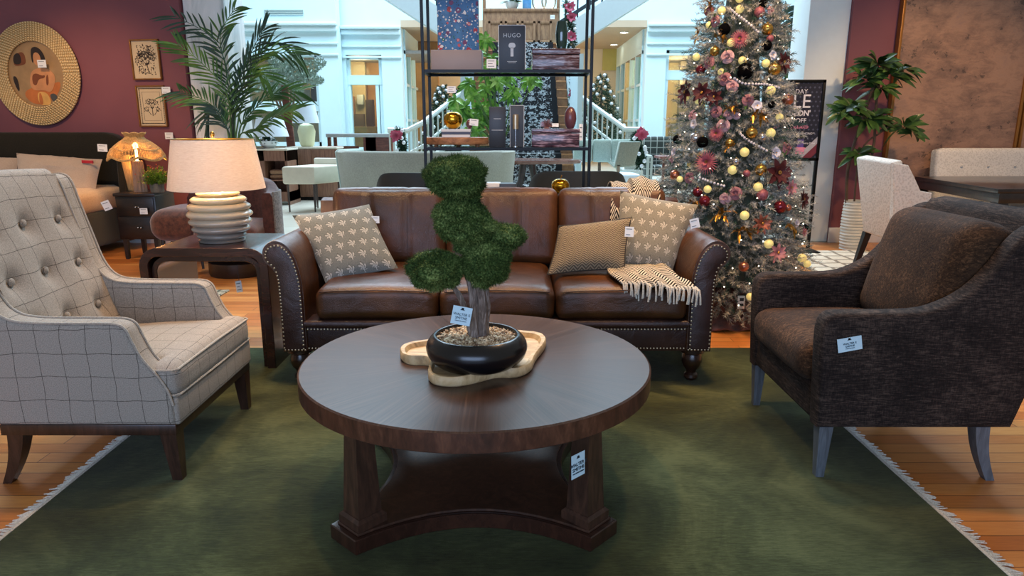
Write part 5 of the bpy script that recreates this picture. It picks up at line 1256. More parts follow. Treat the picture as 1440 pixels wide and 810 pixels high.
for k in range(5): bq.ell((sx0 + .25 + k * .28, 7.298, .88), (.012, .008, .012), 10, 6)
bq.build('buttons', m_wup, bk2)
bq = MB(o); bq.cushion((sx0 + .85, 7.14, .43), (1.7, .5, .14), .05, .02, 12); bq.build('seat', m_wup, se, ang=60)
for x in (sx0 + .08, sx0 + 1.6):
    for y in (6.95, 7.38): bq = MB(o); bq.box(x - .02, x + .02, y - .02, y + .02, 0, .37); bq.build('leg', m_ebl, se)
# sale sign on a black stand
sY = 7.15; sr = at(1162, 112, sY); sl = Vector((sr.x - .66, sY, sr.z)); sb_ = at(1150, 226, sY).z; sxr = at(1156, 170, sY).x; sxl = sxr - .62
sg = thing('sale_sign', 'black framed navy sale poster on stand half behind the decorated tree', 'sign', ((sxl + sxr) / 2, sY, 0)); o = sg.location
bq = MB(o)
for a_ in ((sxl, sxl + .03, sb_, sr.z), (sxr - .03, sxr, sb_, sr.z), (sxl, sxr, sb_, sb_ + .03), (sxl, sxr, sr.z - .03, sr.z)): bq.box(a_[0], a_[1], sY - .015, sY + .02, a_[2], a_[3], .003)
bq.box(sxl + .01, sxr - .01, sY + .005, sY + .02, sb_ + .01, sr.z - .01); bq.build('frame', m_black, sg)
bq = MB(o); bq.box(sxr - .02, sxr + .012, sY + .02, sY + .05, .02, sb_ + .52, .003); bq.box(sxl + .1, sxl + .13, sY + .02, sY + .05, .02, sb_ + .5, .003); bq.box(sxl + .05, sxr + .05, sY - .16, sY + .12, 0, .022, .004); bq.build('stand', m_black, sg)
m = NT('navy_star_poster'); v = m.coord('Object', (22, 1, 22)); s_ = m.n('ShaderNodeSeparateXYZ'); m.l(v, s_.inputs[0])
row = m.math('MODULO', m.math('FLOOR', s_.outputs[2]), 2); cx = m.math('SUBTRACT', m.math('FRACT', m.math('ADD', s_.outputs[0], m.math('MULTIPLY', row, .5))), .5); cz = m.math('SUBTRACT', m.math('FRACT', s_.outputs[2]), .5)
dd = m.math('ADD', m.math('ABSOLUTE', cx), m.math('ABSOLUTE', cz)); m.set(Base_Color=m.mix(m.math('LESS_THAN', dd, .26), '#14182c', '#4a4f66'), Roughness=.4); m_post = m.m
bq = MB(o); bq.box(sxl + .028, sxr - .028, sY - .004, sY + .005, sb_ + .028, sr.z - .028); po = bq.build('poster', m_post, sg, smooth=False)
m_tw = simple('poster_white', '#e6e8f0', .5); m_tp = simple('poster_pink', '#d889a8', .5); m_tr = simple('poster_maroon', '#6e2438', .5); m_tv = simple('poster_violet', '#5a4a9a', .5)
hgt = sr.z - sb_; cxp = (sxl + sxr) / 2 - o.x
def st(s_, sz, f_, mat=m_tw, x=0, bold=0): text('lettering', s_, sz, (cxp + x, -.0055, sr.z - hgt * f_), (R(90), 0, 0), mat, sg, bold=bold, align='CENTER')
st('VETERANS DAY', .062, .145, x=-.08); st('SALE', .19, .27, x=-.02); st("USE COUPON'", .072, .41, x=-.05, bold=.002); st('EXTRA 40% OFF', .062, .50, x=-.07); st('CLEARANCE INCLUDED', .036, .58, m_tp, -.02, .001)
st('OR 60 MONTH FINANCING**', .028, .66, x=.06); st('AVAILABLE', .028, .70, x=.02); st('Furniture Outlet', .026, .78, x=-.12); st('Food Pantry Drive', .026, .78, x=.16)
bq = MB(o)
bq.prism([(sxr - .24, sb_ + .03), (sxr - .17, sb_ + .03), (sxr - .03, sb_ + .17), (sxr - .03, sb_ + .24)], 'xz', sY - .0055, sY - .0042); bq.build('pale_stripe', simple('poster_grey', '#a9adb8', .5), sg, smooth=False)
bq = MB(o); bq.prism([(sxr - .17, sb_ + .03), (sxr - .08, sb_ + .03), (sxr - .03, sb_ + .08), (sxr - .03, sb_ + .17)], 'xz', sY - .0055, sY - .0042); bq.build('maroon_stripe', m_tr, sg, smooth=False)
hx, hz_ = sxr - .20, sb_ + .07
bq = MB(o); bq.prism([(hx - .035, hz_ + .05), (hx + .035, hz_ + .05), (hx + .03, hz_ + .14), (hx - .03, hz_ + .14)], 'xz', sY - .0075, sY - .0056); bq.build('hat_crown', m_tv, sg, smooth=False)
bq = MB(o); bq.prism(smoothpoly([(hx - .06, hz_ + .045), (hx + .06, hz_ + .045), (hx + .055, hz_ + .065), (hx - .055, hz_ + .065)], 1), 'xz', sY - .0085, sY - .0065); bq.box(hx - .045, hx + .045, sY - .0075, sY - .0057, hz_ + .0, hz_ + .045); bq.build('hat_brim', m_tp, sg, smooth=False)
# ================================================================ THE MALL CONCOURSE FURNITURE
m_tealg = fabric('pale_sage_upholstery', '#8ea298', '#a9bcb1', 60, bst=.15); m_taupe = fabric('taupe_upholstery', '#8f9186', '#a5a799', 60, bst=.15); m_cream = fabric('cream_upholstery', '#c9c3ae', '#ddd8c8', 60, bst=.15)
m_darkc = simple('dark_grey_shell', '#32393a', .6, 0, .1); m_redw = wood('reddish_walnut', '#3b211a', '#5a3328', '#75463a', .35, (1, 1, 6), s=4); m_cred = wood('slatted_walnut', '#5a3a2c', '#7f5a46', '#9a735a', .5, (9, 9, .4), s=6)
# credenza
ya = 12.4
def px(u, Y, v=230): return at(u, v, Y).x
def pz(v, Y, u=720): return at(u, v, Y).z
cx0, cx1 = px(404, ya), px(474, ya); zt = pz(207, ya); o = Vector(((cx0 + cx1) / 2, ya + .3, 0)); cr = thing('credenza', 'ribbed walnut cabinet behind the cream bench', 'cabinet', o)
bq = MB(o); bq.box(cx0, cx1, ya, ya + .5, .06, zt - .03, .006); bq.build('cabinet_body', m_cred, cr); bq = MB(o); bq.box(cx0 - .01, cx1 + .01, ya - .01, ya + .51, zt - .03, zt, .004); bq.build('cabinet_top', m_cream, cr); bq = MB(o); bq.box(cx0 + .04, cx1 - .04, ya + .03, ya + .45, 0, .06); bq.build('plinth', m_black, cr)
for k in range(2): xm = cx0 + (cx1 - cx0) * (k + .5) / 2; bq = MB(o); bq.box(cx0 + (cx1 - cx0) * k / 2 + .01, cx0 + (cx1 - cx0) * (k + 1) / 2 - .01, ya - .012, ya, .09, zt - .05, .003); bq.build('door', m_cred, cr)
cx2, cx3 = px(362, 11.6), px(404, 11.6); zt2 = pz(209, 11.6); o = Vector(((cx2 + cx3) / 2, 11.9, 0)); cr2 = thing('sideboard', 'open-niche walnut sideboard nearest the palm', 'cabinet', o)
bq = MB(o); zb_ = .30
bq.box(cx2 - .5, cx2 + .12, 11.6, 12.2, 0, zt2, .006); bq.box(cx3 - .04, cx3, 11.6, 12.2, 0, zt2, .004); bq.box(cx2, cx3, 11.6, 12.2, zt2 - .2, zt2 - .03); bq.box(cx2, cx3, 11.6, 12.2, .06, .22); bq.box(cx2, cx3, 12.1, 12.2, .06, zt2); bq.box(cx2 + .1, cx3, 11.62, 12.1, .40, .42); bq.build('cabinet_body', m_cred, cr2); bq = MB(o); bq.box(cx2 - .52, cx3 + .01, 11.58, 12.22, zt2 - .03, zt2, .004); bq.build('cabinet_top', m_cream, cr2)
for k, (dz, lab) in enumerate(((0, 'lower tan folded blanket in the sideboard niche'), (.08, 'upper tan folded blanket in the sideboard niche'))):
    c = Vector(((cx2 + cx3) / 2 + .03, 11.85, .421 + dz)); one('folded_blanket', MB(c).cushion(c + Vector((0, 0, .04)), (.26, .3, .078), .035, 0, 6), fabric('tan_blanket', '#8f7052', '#a9876a', 60), lab, 'blanket')
# cream bench with casters/legs
o = at(436, 262, 9.0); o.z = 0; y0 = 10.70
bx0, bx1 = px(396, 10.60), px(441, 10.60); be = thing('bench', 'cream upholstered low-back bench on thin bronze legs', 'bench', Vector(((bx0 + bx1) / 2 + .1, 10.90, 0))); o = be.location; zt = pz(234, 10.65); zb = pz(259, 10.65)
bq = MB(o); bq.prism([(bx0, 10.60), (bx1, 10.60), (bx1 + .33, 11.25), (bx0 + .3, 11.35)], 'xy', zb, zt, .03, 3); bq.build('seat', simple('bench_cream', '#cfc9b4', .85, 0, .04), be, ang=40)
bq = MB(o); bq.prism([(bx0 + .3, 11.28), (bx1 + .33, 11.18), (bx1 + .33, 11.26), (bx0 + .3, 11.36)], 'xy', zt - .02, zt + .10, .02, 2); bq.build('back_roll', simple('bench_cream_pale', '#dcdccf', .85, 0, .04), be, ang=40)
for x, y in ((bx0 + .06, 10.64), (bx1 - .03, 10.64), (bx1 + .21, 11.20), (bx0 + .28, 11.30), (bx0 + .7 * (bx1 - bx0), 11.20)):
    bq = MB(o); bq.cyl((x, y, 0), (x, y, zb), .012, .017, 8); bq.build('leg', simple('bronze_leg', '#4a3f3c', .4, .5), be)
# white lamp
def vlamp(u, Y, v0, v1, vs, ru, rb, lab, mb_, msh, zbase):
    c = Vector((px(u, Y), Y, zbase)); t = thing('table_lamp', lab, 'lamp', c); k = Y / FPX; h0 = pz(vs, Y) - zbase; h1 = pz(v0, Y) - zbase
    MB(c).lathe([(rb * .6 * k, 0), (rb * .8 * k, h0 * .1), (rb * k, h0 * .65), (rb * .8 * k, h0 * .9), (rb * .3 * k, h0)], c, 24).build('base', mb_, t)
    MB(c).lathe([(ru * k, h0), (ru * .72 * k, h1), (ru * .71 * k, h1), (ru * .99 * k, h0)], c, 32, cap=False).build('lamp_shade', msh, t); return t
m_wsh = simple('cool_white_shade', '#d5e4ee', .8, 0, .02)
ztc = pz(207, ya); vlamp(434, 12.65, 147, 198, 173, 18, 12, 'pale yellow bottle lamp with white shade on the walnut cabinet', simple('cream_yellow_ceramic', '#d5d6b0', .4, 0, .03), m_wsh, ztc)
vlamp(384, 11.85, 165, 205, 192, 24, 6, 'white shaded lamp half hidden behind the palm on sideboard', m_white, m_wsh, zt2)
# console table with arched openings and dark frame
yc = 14.0; k0, k1 = px(458, yc, 190), px(549, yc, 190); zt = pz(188, yc); o = Vector(((k0 + k1) / 2, yc + .3, 0)); cs = thing('console_table', 'long dark console table with arched niches behind curved sofa', 'table', o)
bq = MB(o); bq.box(k0, k1, yc, yc + .6, zt - .07, zt, .005); bq.build('tabletop', simple('console_top_grey', '#9aa0a2', .35, 0, .05), cs)
bq = MB(o); bq.box(k0 + .02, k0 + .08, yc + .03, yc + .1, 0, zt - .07); bq.box(k0 + .02, k0 + .08, yc + .5, yc + .57, 0, zt - .07); bq.box(k0, px(505, yc), yc + .05, yc + .08, zt - .3, zt - .24); bq.build('frame', m_redw, cs)
bq = MB(o); a0 = px(512, yc); bq.box(a0, a0 + .25, yc + .02, yc + .5, 0, zt - .07); bq.box(k1 - .5, k1 - .02, yc + .02, yc + .5, 0, zt - .07); bq.box(a0, k1, yc + .45, yc + .5, 0, zt - .07); bq.build('pedestal', m_redw, cs)
bq = MB(o); bq.box(a0 + .3, a0 + .55, yc + .2, yc + .4, zt - .6, zt - .2); bq.build('niche_panel', simple('terracotta_panel', '#9a5a44', .7), cs)
# leaning mirror frame behind credenza
o = Vector((px(400, 13.3, 150), 13.3, 0)); bq = MB(o); q0, q1 = px(398, 13.3, 160), px(404, 13.3, 200)
one('floor_mirror_frame', bq.prism([(q0, pz(120, 13.3)), (q0 + .12, pz(120, 13.3)), (q1 + .18, 0), (q1, 0)], 'xz', 13.3, 13.36, .01), m_redw, 'dark wooden upright leaning behind the cabinet and palm', 'frame')
# curved sage sofa (back to us)
def arcwall(o, cx, cy, r_, a0, a1, z0_, z1_, th_, flare=0.0, n=30, top=.03, zf=None):
    ring = []
    for k in range(n + 1):
        a = a0 + (a1 - a0) * k / n; ca_, sa = math.cos(a), math.sin(a); zz1 = z1_ + (zf(k / n) if zf else 0)
        def P(rr2, z, fl=0): return Vector((cx + (rr2 + fl) * ca_, cy + (rr2 + fl) * sa * .72, z))
        ring.append([P(r_, z0_), P(r_, (z0_ + zz1) / 2, flare * .5), P(r_, zz1 - top, flare), P(r_ - th_ * .25, zz1, flare), P(r_ - th_ * .75, zz1, flare), P(r_ - th_, zz1 - top, flare), P(r_ - th_, z0_)])
    return MB(o).rings(ring)
o = Vector((px(598, 10.4), 10.4, 0)); so2 = thing('curved_sofa', 'pale sage curved-back sofa beyond the leather sofa, seen from behind', 'sofa', o)
arcwall(o, o.x, 10.6, 1.29, PI + .12, 2 * PI - .12, .22, pz(213, 9.7), .14, .06).build('backrest', m_taupe, so2, ang=50)
arcwall(o, o.x, 10.6, 1.30, PI - .55, PI + .30, .22, pz(211, 10.3), .14, .06).build('arm_wing', m_tealg, so2, ang=50)
bq = MB(o); bq.lathe([(1.08, .2), (1.15, .24), (1.15, .42), (1.08, .46), (.01, .46)], Vector((o.x, 10.65, 0)), 40, sy=.72); bq.build('seat', m_tealg, so2, ang=60)
for a in (PI + .45, PI + .56, 2 * PI - .5, 1.2): bq = MB(o); c = Vector((o.x + 1.0 * math.cos(a), 10.6 + .72 * math.sin(a), 0)); bq.cyl(c, c + Vector((0, 0, .24)), .03, .045, 10); bq.build('leg', m_redw, so2)
bq = MB(o); 
# two dark low chairs right behind the sofa
def tubc(cx, cy, r_, zt_, lab, u0):
    o = Vector((cx, cy, 0)); t = thing('shell_chair', lab, 'chair', o)
    arcwall(o, cx, cy, r_, PI + .08, 2 * PI - .08, .3, zt_, .05, .04, zf=lambda k: -.22 * abs(2 * k - 1) ** 5).build('shell', m_darkc, t, ang=50)
    bq = MB(o); bq.lathe([(r_ * .7, .38), (r_ * .78, .41), (r_ * .78, .46), (r_ * .7, .5), (.01, .51)], o, 30, sy=.75); bq.build('seat', m_tealg, t, ang=60)
    for a in (.8, 2.3, 4, 5.5): bq = MB(o); bq.cyl((cx + r_ * .6 * math.cos(a), cy + r_ * .45 * math.sin(a), 0), (cx + r_ * .5 * math.cos(a), cy + r_ * .4 * math.sin(a), .42), .012, .018, 8); bq.build('leg', m_redw, t)
tubc(px(585, 6.6), 6.9, .40, pz(244, 6.5), 'dark shell chair peeping above sofa back, left of bonsai', 0)
tubc(px(817, 6.2), 6.55, .43, pz(241, 6.2), 'dark shell chair with rounded back above sofa, right of gold apple', 0)
# pedestal dining table and stools in white
yt = 11.5; o = Vector((px(742, yt), yt, 0)); zt = .76; pt = thing('pedestal_table', 'oval dark wood table on splayed pedestal beyond the metal shelf', 'table', o)
bq = MB(o); bq.lathe([(.01, zt), (.88, zt), (.90, zt - .02), (.88, zt - .055), (.01, zt - .055)], o, 48, sy=.6); bq.build('tabletop', wood('table_top_sheen', '#4a2f28', '#6f4f45', '#8a6a5e', .18, (1, 4, 1), s=3), pt)
for k in range(4):
    a = PI / 4 + k * PI / 2; bq = MB(o); bq.tube([o + Vector((.10 * math.cos(a), .1 * math.sin(a), zt - .05)), o + Vector((.16 * math.cos(a), .14 * math.sin(a), .4)), o + Vector((.4 * math.cos(a), .3 * math.sin(a), .03))], [.06, .05, .035], 8); bq.build('leg', m_espr, pt)
o = Vector((px(735, 8.2), 8.25, 0)); os_ = thing('skirted_ottoman', 'pale sage pleated ottoman under the pedestal table', 'ottoman', o); zt = .50; w_ = .52
bq = MB(o); bq.cushion((o.x - .2, 8.3, .25), (.75, .5, .50), .06, 0, 10); bq.build('skirt', m_tealg, os_); 
bq = MB(o); bq.cushion((o.x - .2, 8.3, .48), (.78, .53, .08), .03, .01, 8); bq.build('cushion', m_wsh, os_)
o = Vector((px(765, 7.3), 7.6, 0)); os2 = thing('white_ottoman', 'white upholstered stool left of dark rounded shell chair', 'ottoman', o)
bq = MB(o); bq.cushion((o.x - .05, 7.5, .27), (.66, .5, .52), .05, .01, 10); bq.build('body', simple('white_cloth', '#c6ced0', .9, 0, .03), os2)
# L-shaped banquette to the right: bench back with panels, seat, end chair
yb = 12.75; o = Vector((px(835, yb), yb, 0)); bn = thing('banquette', 'pale sage panelled banquette between metal shelf and tree', 'bench', o)
zt = pz(196, yb); z0_ = pz(228, yb)
for k, (u0, u1) in enumerate(((806, 832), (833, 858), (859, 898))):
    bq = MB(o); x0_, x1_ = px(u0, yb), px(u1, yb); bq.cushion(((x0_ + x1_) / 2, yb, (zt + z0_) / 2), (x1_ - x0_, .12, zt - z0_), .035, 0, 8, crowny=.02); bq.build('back_panel', m_tealg, bn)
bq = MB(o); bq.cushion((px(848, 12.3), 12.35, .42), (px(900, 12.3) - px(800, 12.3), .6, .14), .05, .01, 10); bq.build('seat', m_wsh, bn); bq = MB(o); bq.box(px(803, 12.3), px(897, 12.3), 12.15, 12.6, 0, .36); bq.build('plinth', m_tealg, bn)
ye = 8.6; o = Vector((px(882, ye), ye, 0)); ec = thing('upholstered_chair', 'pale sage chair with slanted back at banquette end', 'chair', o)
bq = MB(o); q = [at(864, 236, ye), at(892, 234, ye), at(902, 199, ye), at(872, 199, ye)]; b2 = quadslab(q, -.14); bq.bm(b2); bq.build('backrest', m_tealg, ec, ang=60)
bq = MB(o); bq.cushion((px(885, ye), ye + .1, .24), (.36, .42, .47), .05, 0, 8); bq.build('seat', m_tealg, ec)
bq = MB(o); bq.box(px(868, ye), px(872, ye), ye, ye + .05, .4, pz(232, ye)); bq.build('strut', m_taupe, ec)
# plaid armchair and small red-brown table by the white column
m = NT('dark_plaid'); v = m.coord('Object', (1, 1, 1)); s_ = m.n('ShaderNodeSeparateXYZ'); m.l(v, s_.inputs[0])
def st_(ax, per, w): return m.math('LESS_THAN', m.math('FRACT', m.math('DIVIDE', s_.outputs[ax], per)), w)
k = m.math('MAXIMUM', m.math('MAXIMUM', st_(0, .14, .12), st_(2, .14, .12)), st_(1, .14, .12)); m.set(Base_Color=m.mix(k, '#3a4240', '#a7b0ab'), Roughness=.9); m_dpl = m.m
yp = 15.0; o = Vector((px(925, yp), yp, 0)); pa = thing('plaid_armchair', 'dark grey plaid armchair beside the white column, left of the tree', 'armchair', o)
x0_, x1_ = px(905, yp), px(955, yp); bq = MB(o); bq.cushion(((x0_ + x1_) / 2, yp + .3, .68), (x1_ - x0_, .2, .80), .06, 0, 8); bq.build('backrest', m_dpl, pa)
bq = MB(o); bq.cushion(((x0_ + x1_) / 2, yp, .38), (x1_ - x0_, .7, .22), .05, 0, 8); bq.build('seat', m_dpl, pa)
for x in (x0_ + .05, x1_): bq = MB(o); bq.cushion((x, yp - .02, .40), (.16, .8, .62), .05, 0, 8); bq.build('arm', m_dpl, pa)
bq = MB(o); bq.box(x0_ + .02, x1_, yp - .3, yp + .35, .0, .12); bq.build('base', m_black, pa)
yq = 9.2; o = Vector((px(937, yq), yq, 0)); q_ = thing('side_table', 'small reddish side table in front of the plaid armchair', 'table', o); bq = MB(o); bq.box(px(928, yq), px(955, yq), yq, yq + .4, pz(220, yq) - .03, pz(220, yq)); bq.build('tabletop', simple('rosy_top', '#8a5a56', .4), q_)
for x in (px(934, yq), px(953, yq)): bq = MB(o); bq.box(x - .015, x + .015, yq + .02, yq + .05, 0, pz(220, yq) - .03); bq.build('leg', m_redw, q_)
# hutch on the stair landing
yh = 18.4; h0, h1 = px(681, yh, 40), px(785, yh, 40); zb_, zt = SZ, pz(15, yh); o = Vector(((h0 + h1) / 2, yh, SZ)); hu = thing('landing_cabinet', 'wide weathered oak cabinet on the stair landing', 'cabinet', o)
m_oak = wood('weathered_oak', '#5f4432', '#8a684b', '#a3805c', .6, (3, 3, .6), s=5)
bq = MB(o); bq.box(h0, h1, yh, yh + .5, SZ, zt, .01); bq.box(h0 - .03, h1 + .03, yh - .03, yh + .53, zt - .02, zt + .05, .01); bq.build('cabinet_body', m_oak, hu)
wq = (h1 - h0) / 4
for k in range(4):
    a0 = h0 + .1 + k * (h1 - h0 - .2) / 4; a1 = a0 + (h1 - h0 - .2) / 4 - .06; zd0, zd1 = SZ + .12, zt - .25
    bq = MB(o); bq.box(a0, a1, yh - .03, yh, zd0, zd1, .005); d = bq.build('door', m_oak, hu); bq = MB(o)
    for c_ in ((a0, a0 + .06, zd0, zd1), (a1 - .06, a1, zd0, zd1), (a0, a1, zd0, zd0 + .06), (a0, a1, zd1 - .06, zd1)): bq.box(c_[0], c_[1], yh - .055, yh - .03, c_[2], c_[3], .004)
    bq.build('door_frame', m_oak, d)
for x in (h0, h1): bq = MB(o); bq.cyl((x, yh + .1, SZ), (x, yh + .1, zt + .5), .05, .04, 8); bq.build('corner_post', m_oak, hu)
p = at(777, 24, 18.3); tagcard('price_tag', p, .11, .10, (0, 0, 0), 'small white tag on the landing cabinet door', 1)
c = Vector((px(741, 18.6, 5), 18.6, zt + .05)); one('blue_vase', MB(c).box(c.x - .11, c.x + .11, 18.5, 18.7, c.z, c.z + .45, .02), simple('blue_glass', '#5b9bd0', .2, 0, .2, 6), 'bright blue rectangular vase on landing cabinet', 'vase')
c = Vector((px(765, 18.6, 5), 18.6, zt + .05)); bq = MB(c)
for dx in (-.12, .12): bq.tube([c + Vector((dx + .17 * math.cos(a * PI / 12), 0, .2 + .2 * math.sin(a * PI / 12))) for a in range(25)], .025, 6)
one('ring_sculpture', bq, simple('silver_gold', '#b9ad93', .35, .6), 'interlocked ring sculpture on landing cabinet', 'ornament')
c = Vector((px(720, 18.6, 5), 18.6, zt + .05)); fp = thing('potted_plant', 'leafy plant in white pot on landing cabinet', 'plant', c); MB(c).lathe([(.1, 0), (.16, .1), (.17, .18), (.14, .18)], c, 20).build('pot', m_white, fp); bq = MB(c)
for k in range(40): a = k * 2.4; e = rnd.uniform(.1, 1.4); leaf(bq, c + Vector((0, 0, .16)), Vector((math.cos(a) * math.cos(e), math.sin(a) * math.cos(e), math.sin(e))), .32, .04, .3)
bq.build('foliage', m_brl, fp, merge=False)
# pictures in the far room
c = at(864, 80, 27.9); one('far_picture', MB(c).box(c.x - .45, c.x + .6, 27.9, 27.95, c.z - .5, c.z + .65, .01), simple('olive_gold_canvas', '#b0a860', .6, 0, .1, 2), 'olive gold canvas on far cream wall right of the shelf', 'picture')
def blocks(spec, Y0):
    for nm, u0, u1, v0, v1, dy, colr, lab, cat in spec:
        p = at((u0 + u1) / 2, v1, Y0 + dy); x0_, x1_ = at(u0, v1, Y0 + dy).x, at(u1, v1, Y0 + dy).x; z1_, z2_ = at(u0, v0, Y0 + dy).z, (0 if nm != 'shop_mirror' else at(u0, v1, Y0 + dy).z)
        one(nm, MB((p.x, Y0 + dy, z2_)).box(x0_, x1_, Y0 + dy, Y0 + dy + .25, z2_, z1_, .02), simple(nm + '_mat', colr, .6, 0, .2, 3), lab, cat)
blocks([('shop_mirror', 502, 511, 133, 147, 2.9, '#c3ccc9', 'pale mirror inside the centre shop window', 'mirror'),
        ('shop_chest', 499, 513, 160, 190, 2.0, '#6e5540', 'brown chest inside the centre shop window', 'chest'),
        ('shop_shelf', 494, 499, 135, 175, 2.6, '#8a5a40', 'narrow red brown shelf inside centre shop window', 'shelf'),
        ('shop_armchair', 515, 526, 140, 178, 1.8, '#4d4426', 'dark olive armchair inside centre shop window', 'armchair'),
        ('shop_bench', 493, 530, 178, 215, 1.2, '#a8834a', 'tan bench low in the centre shop window', 'bench'),
        ('shop_screen', 438, 455, 118, 146, 2.2, '#26355a', 'navy panel inside the left shop window', 'panel'),
        ('shop_drape', 412, 437, 126, 146, 2.4, '#b9bfc4', 'pale blue drape inside the left shop window', 'curtain'),
        ('shop_cabinet', 400, 455, 150, 215, 2.0, '#8d8f8c', 'grey cabinet low in the left shop window', 'cabinet'),
        ('shop_statue', 957, 965, 86, 102, 2.5, '#8a8070', 'grey bust shape in upper right shop window', 'sculpture'),
        ('shop_sofa', 940, 975, 172, 215, 1.5, '#c2a26a', 'tan sofa low in the right shop window', 'sofa')], FY)
# ================================================================ CHRISTMAS TREES, PLANTS
TX, TY = 1.445, 4.62
def trad(z):   # crown radius with height
    if z < .35: return .52 + (z - .12) * .12
    return max(.02, .54 * (1 - (z - .35) / 2.75) ** .95)
m_fr = NT('frosted_needles'); v = m_fr.coord(); f = m_fr.math('ADD', m_fr.math('MULTIPLY', m_fr.noise(v, 5, 3), .5), m_fr.math('MULTIPLY', m_fr.noise(v, 60, 2), .5))
m_fr.set(Base_Color=m_fr.ramp(f, [(.36, '#656c66'), (.5, '#9fa29b'), (.64, '#dad8cf')]), Roughness=.85, Specular_IOR_Level=.2); m_fr = m_fr.m
m_dn = simple('deep_green_needles', '#2c4a44', .8, 0, .4, 8)
m_trunk = simple('tree_core_dark', '#465047', .95, 0, .3, 10)
tree = thing('christmas_tree', 'tall frosted christmas tree with pink, black and gold decorations', 'christmas tree', (TX, TY, 0)); to = Vector((TX, TY, 0))
b = MB(to); b.cyl((TX, TY, 0), (TX, TY, 2.7), .03, .012, 10); b.build('trunk', m_bark, tree)
b = MB(to); b.lathe([(.02, .22)] + [(trad(z) * .45, z) for z in [.25 + .1 * k for k in range(25)]] + [(.005, 2.78)], to, 24); b.build('inner_boughs', m_trunk, tree)
def bough(VV, FF, p, d, l, nn, nl, tw=.0013, fan=1.0, up=None):
    d = d.normalized(); a = d.cross(Vector((0, 0, 1))); a = a.normalized() if a.length > .1 else Vector((1, 0, 0)); c_ = a.cross(d).normalized()
    for k in range(nn):
        t_ = k / nn; th_ = rnd.uniform(0, 2 * PI); o_ = (a * math.cos(th_) + c_ * math.sin(th_)); q = p + d * l * t_
        e = (d * rnd.uniform(.5, .95) + o_ * rnd.uniform(.55, 1.0) * fan).normalized(); s2 = e.cross(Vector((rnd.random() - .5, rnd.random() - .5, rnd.random() - .5))).normalized() * tw
        L_ = nl * rnd.uniform(.7, 1.15) * (1 - .35 * t_); k0 = len(VV); VV += [q - s2, q + s2, q + e * L_]; FF.append((k0, k0 + 1, k0 + 2))
VF = ([], []); VD = ([], [])
N = 4300
for i in range(N):
    t_ = (i + .5) / N; z = .10 + 2.70 * (1 - math.sqrt(1 - t_ * .985)) ; a = i * 2.39996
    r_ = trad(z); front = math.sin(a) < .35
    if not front and rnd.random() < .55: continue
    inn_ = rnd.uniform(.5, .9); l = rnd.uniform(.09, .16) * (.6 + .4 * r_ / .5); d = Vector((math.cos(a), math.sin(a), rnd.uniform(-.35, .35) - .05)) + Vector((rnd.gauss(0, .25), rnd.gauss(0, .25), 0))
    p = Vector((TX + r_ * inn_ * math.cos(a), TY + r_ * inn_ * math.sin(a), z))
    T = VD if rnd.random() < .2 else VF
    bough(T[0], T[1], p, d, l, 44, .038, .0021)
b = MB(to); b.add(*VF); b.build('frosted_branches', m_fr, tree, smooth=False, merge=False)
b = MB(to); b.add(*VD); b.build('green_branches', m_dn, tree, smooth=False, merge=False)
# stand skirt and socket
m_sk = fabric('copper_satin', '#3a1a14', '#7a3c2c', 20, rough=.4, big=8, bst=.3, sheen=.5)
b = MB(to); n_ = 72
rr_ = [[Vector((TX + r_ * (1 + .06 * math.sin(j * .9)) * math.cos(2 * PI * j / n_), TY + r_ * (1 + .06 * math.sin(j * .9)) * math.sin(2 * PI * j / n_), z + .012 * math.sin(j * 1.3 + r_ * 9))) for j in range(n_)] for r_, z in ((.03, .26), (.12, .22), (.24, .11), (.34, .045), (.41, .02), (.42, .016))]
b.rings(rr_, cap=False); skm = b.build('tree_skirt', m_sk, tree, ang=70); s_ = skm.modifiers.new('s', 'SOLIDIFY'); s_.thickness = .004
p = at(1042, 425, 4.2); t = thing('power_plug', 'white rectangular plug controller hanging low on the tree', 'controller', p); MB(p).cbox(p, (.045, .02, .085), .006).build('case', m_white, t); q = MB(p); q.cbox(p + Vector((0, -.011, -.012)), (.025, .003, .012), .001); q.cbox(p + Vector((0, -.011, .02)), (.025, .003, .02), .001); q.build('slots', m_ink, t)
# fairy lights
b = MB(to); m_fl = simple('fairy_light', '#fff0d0', .5, 0, 0, emit=9)
b2 = MB(to); pth = []
for i in range(120):
    t_ = i / 120; z = .2 + 2.3 * (1 - math.sqrt(1 - t_ * .97)); a = PI + (i * 1.94) % PI; r_ = trad(z) * rnd.uniform(.93, 1.06); p = Vector((TX + r_ * math.cos(a), TY + r_ * math.sin(a), z + rnd.uniform(-.05, .05))); b.ell(p, .0036, 6, 4)
fl = b.build('fairy_lights', m_fl, tree, merge=False); fl['kind'] = 'stuff'
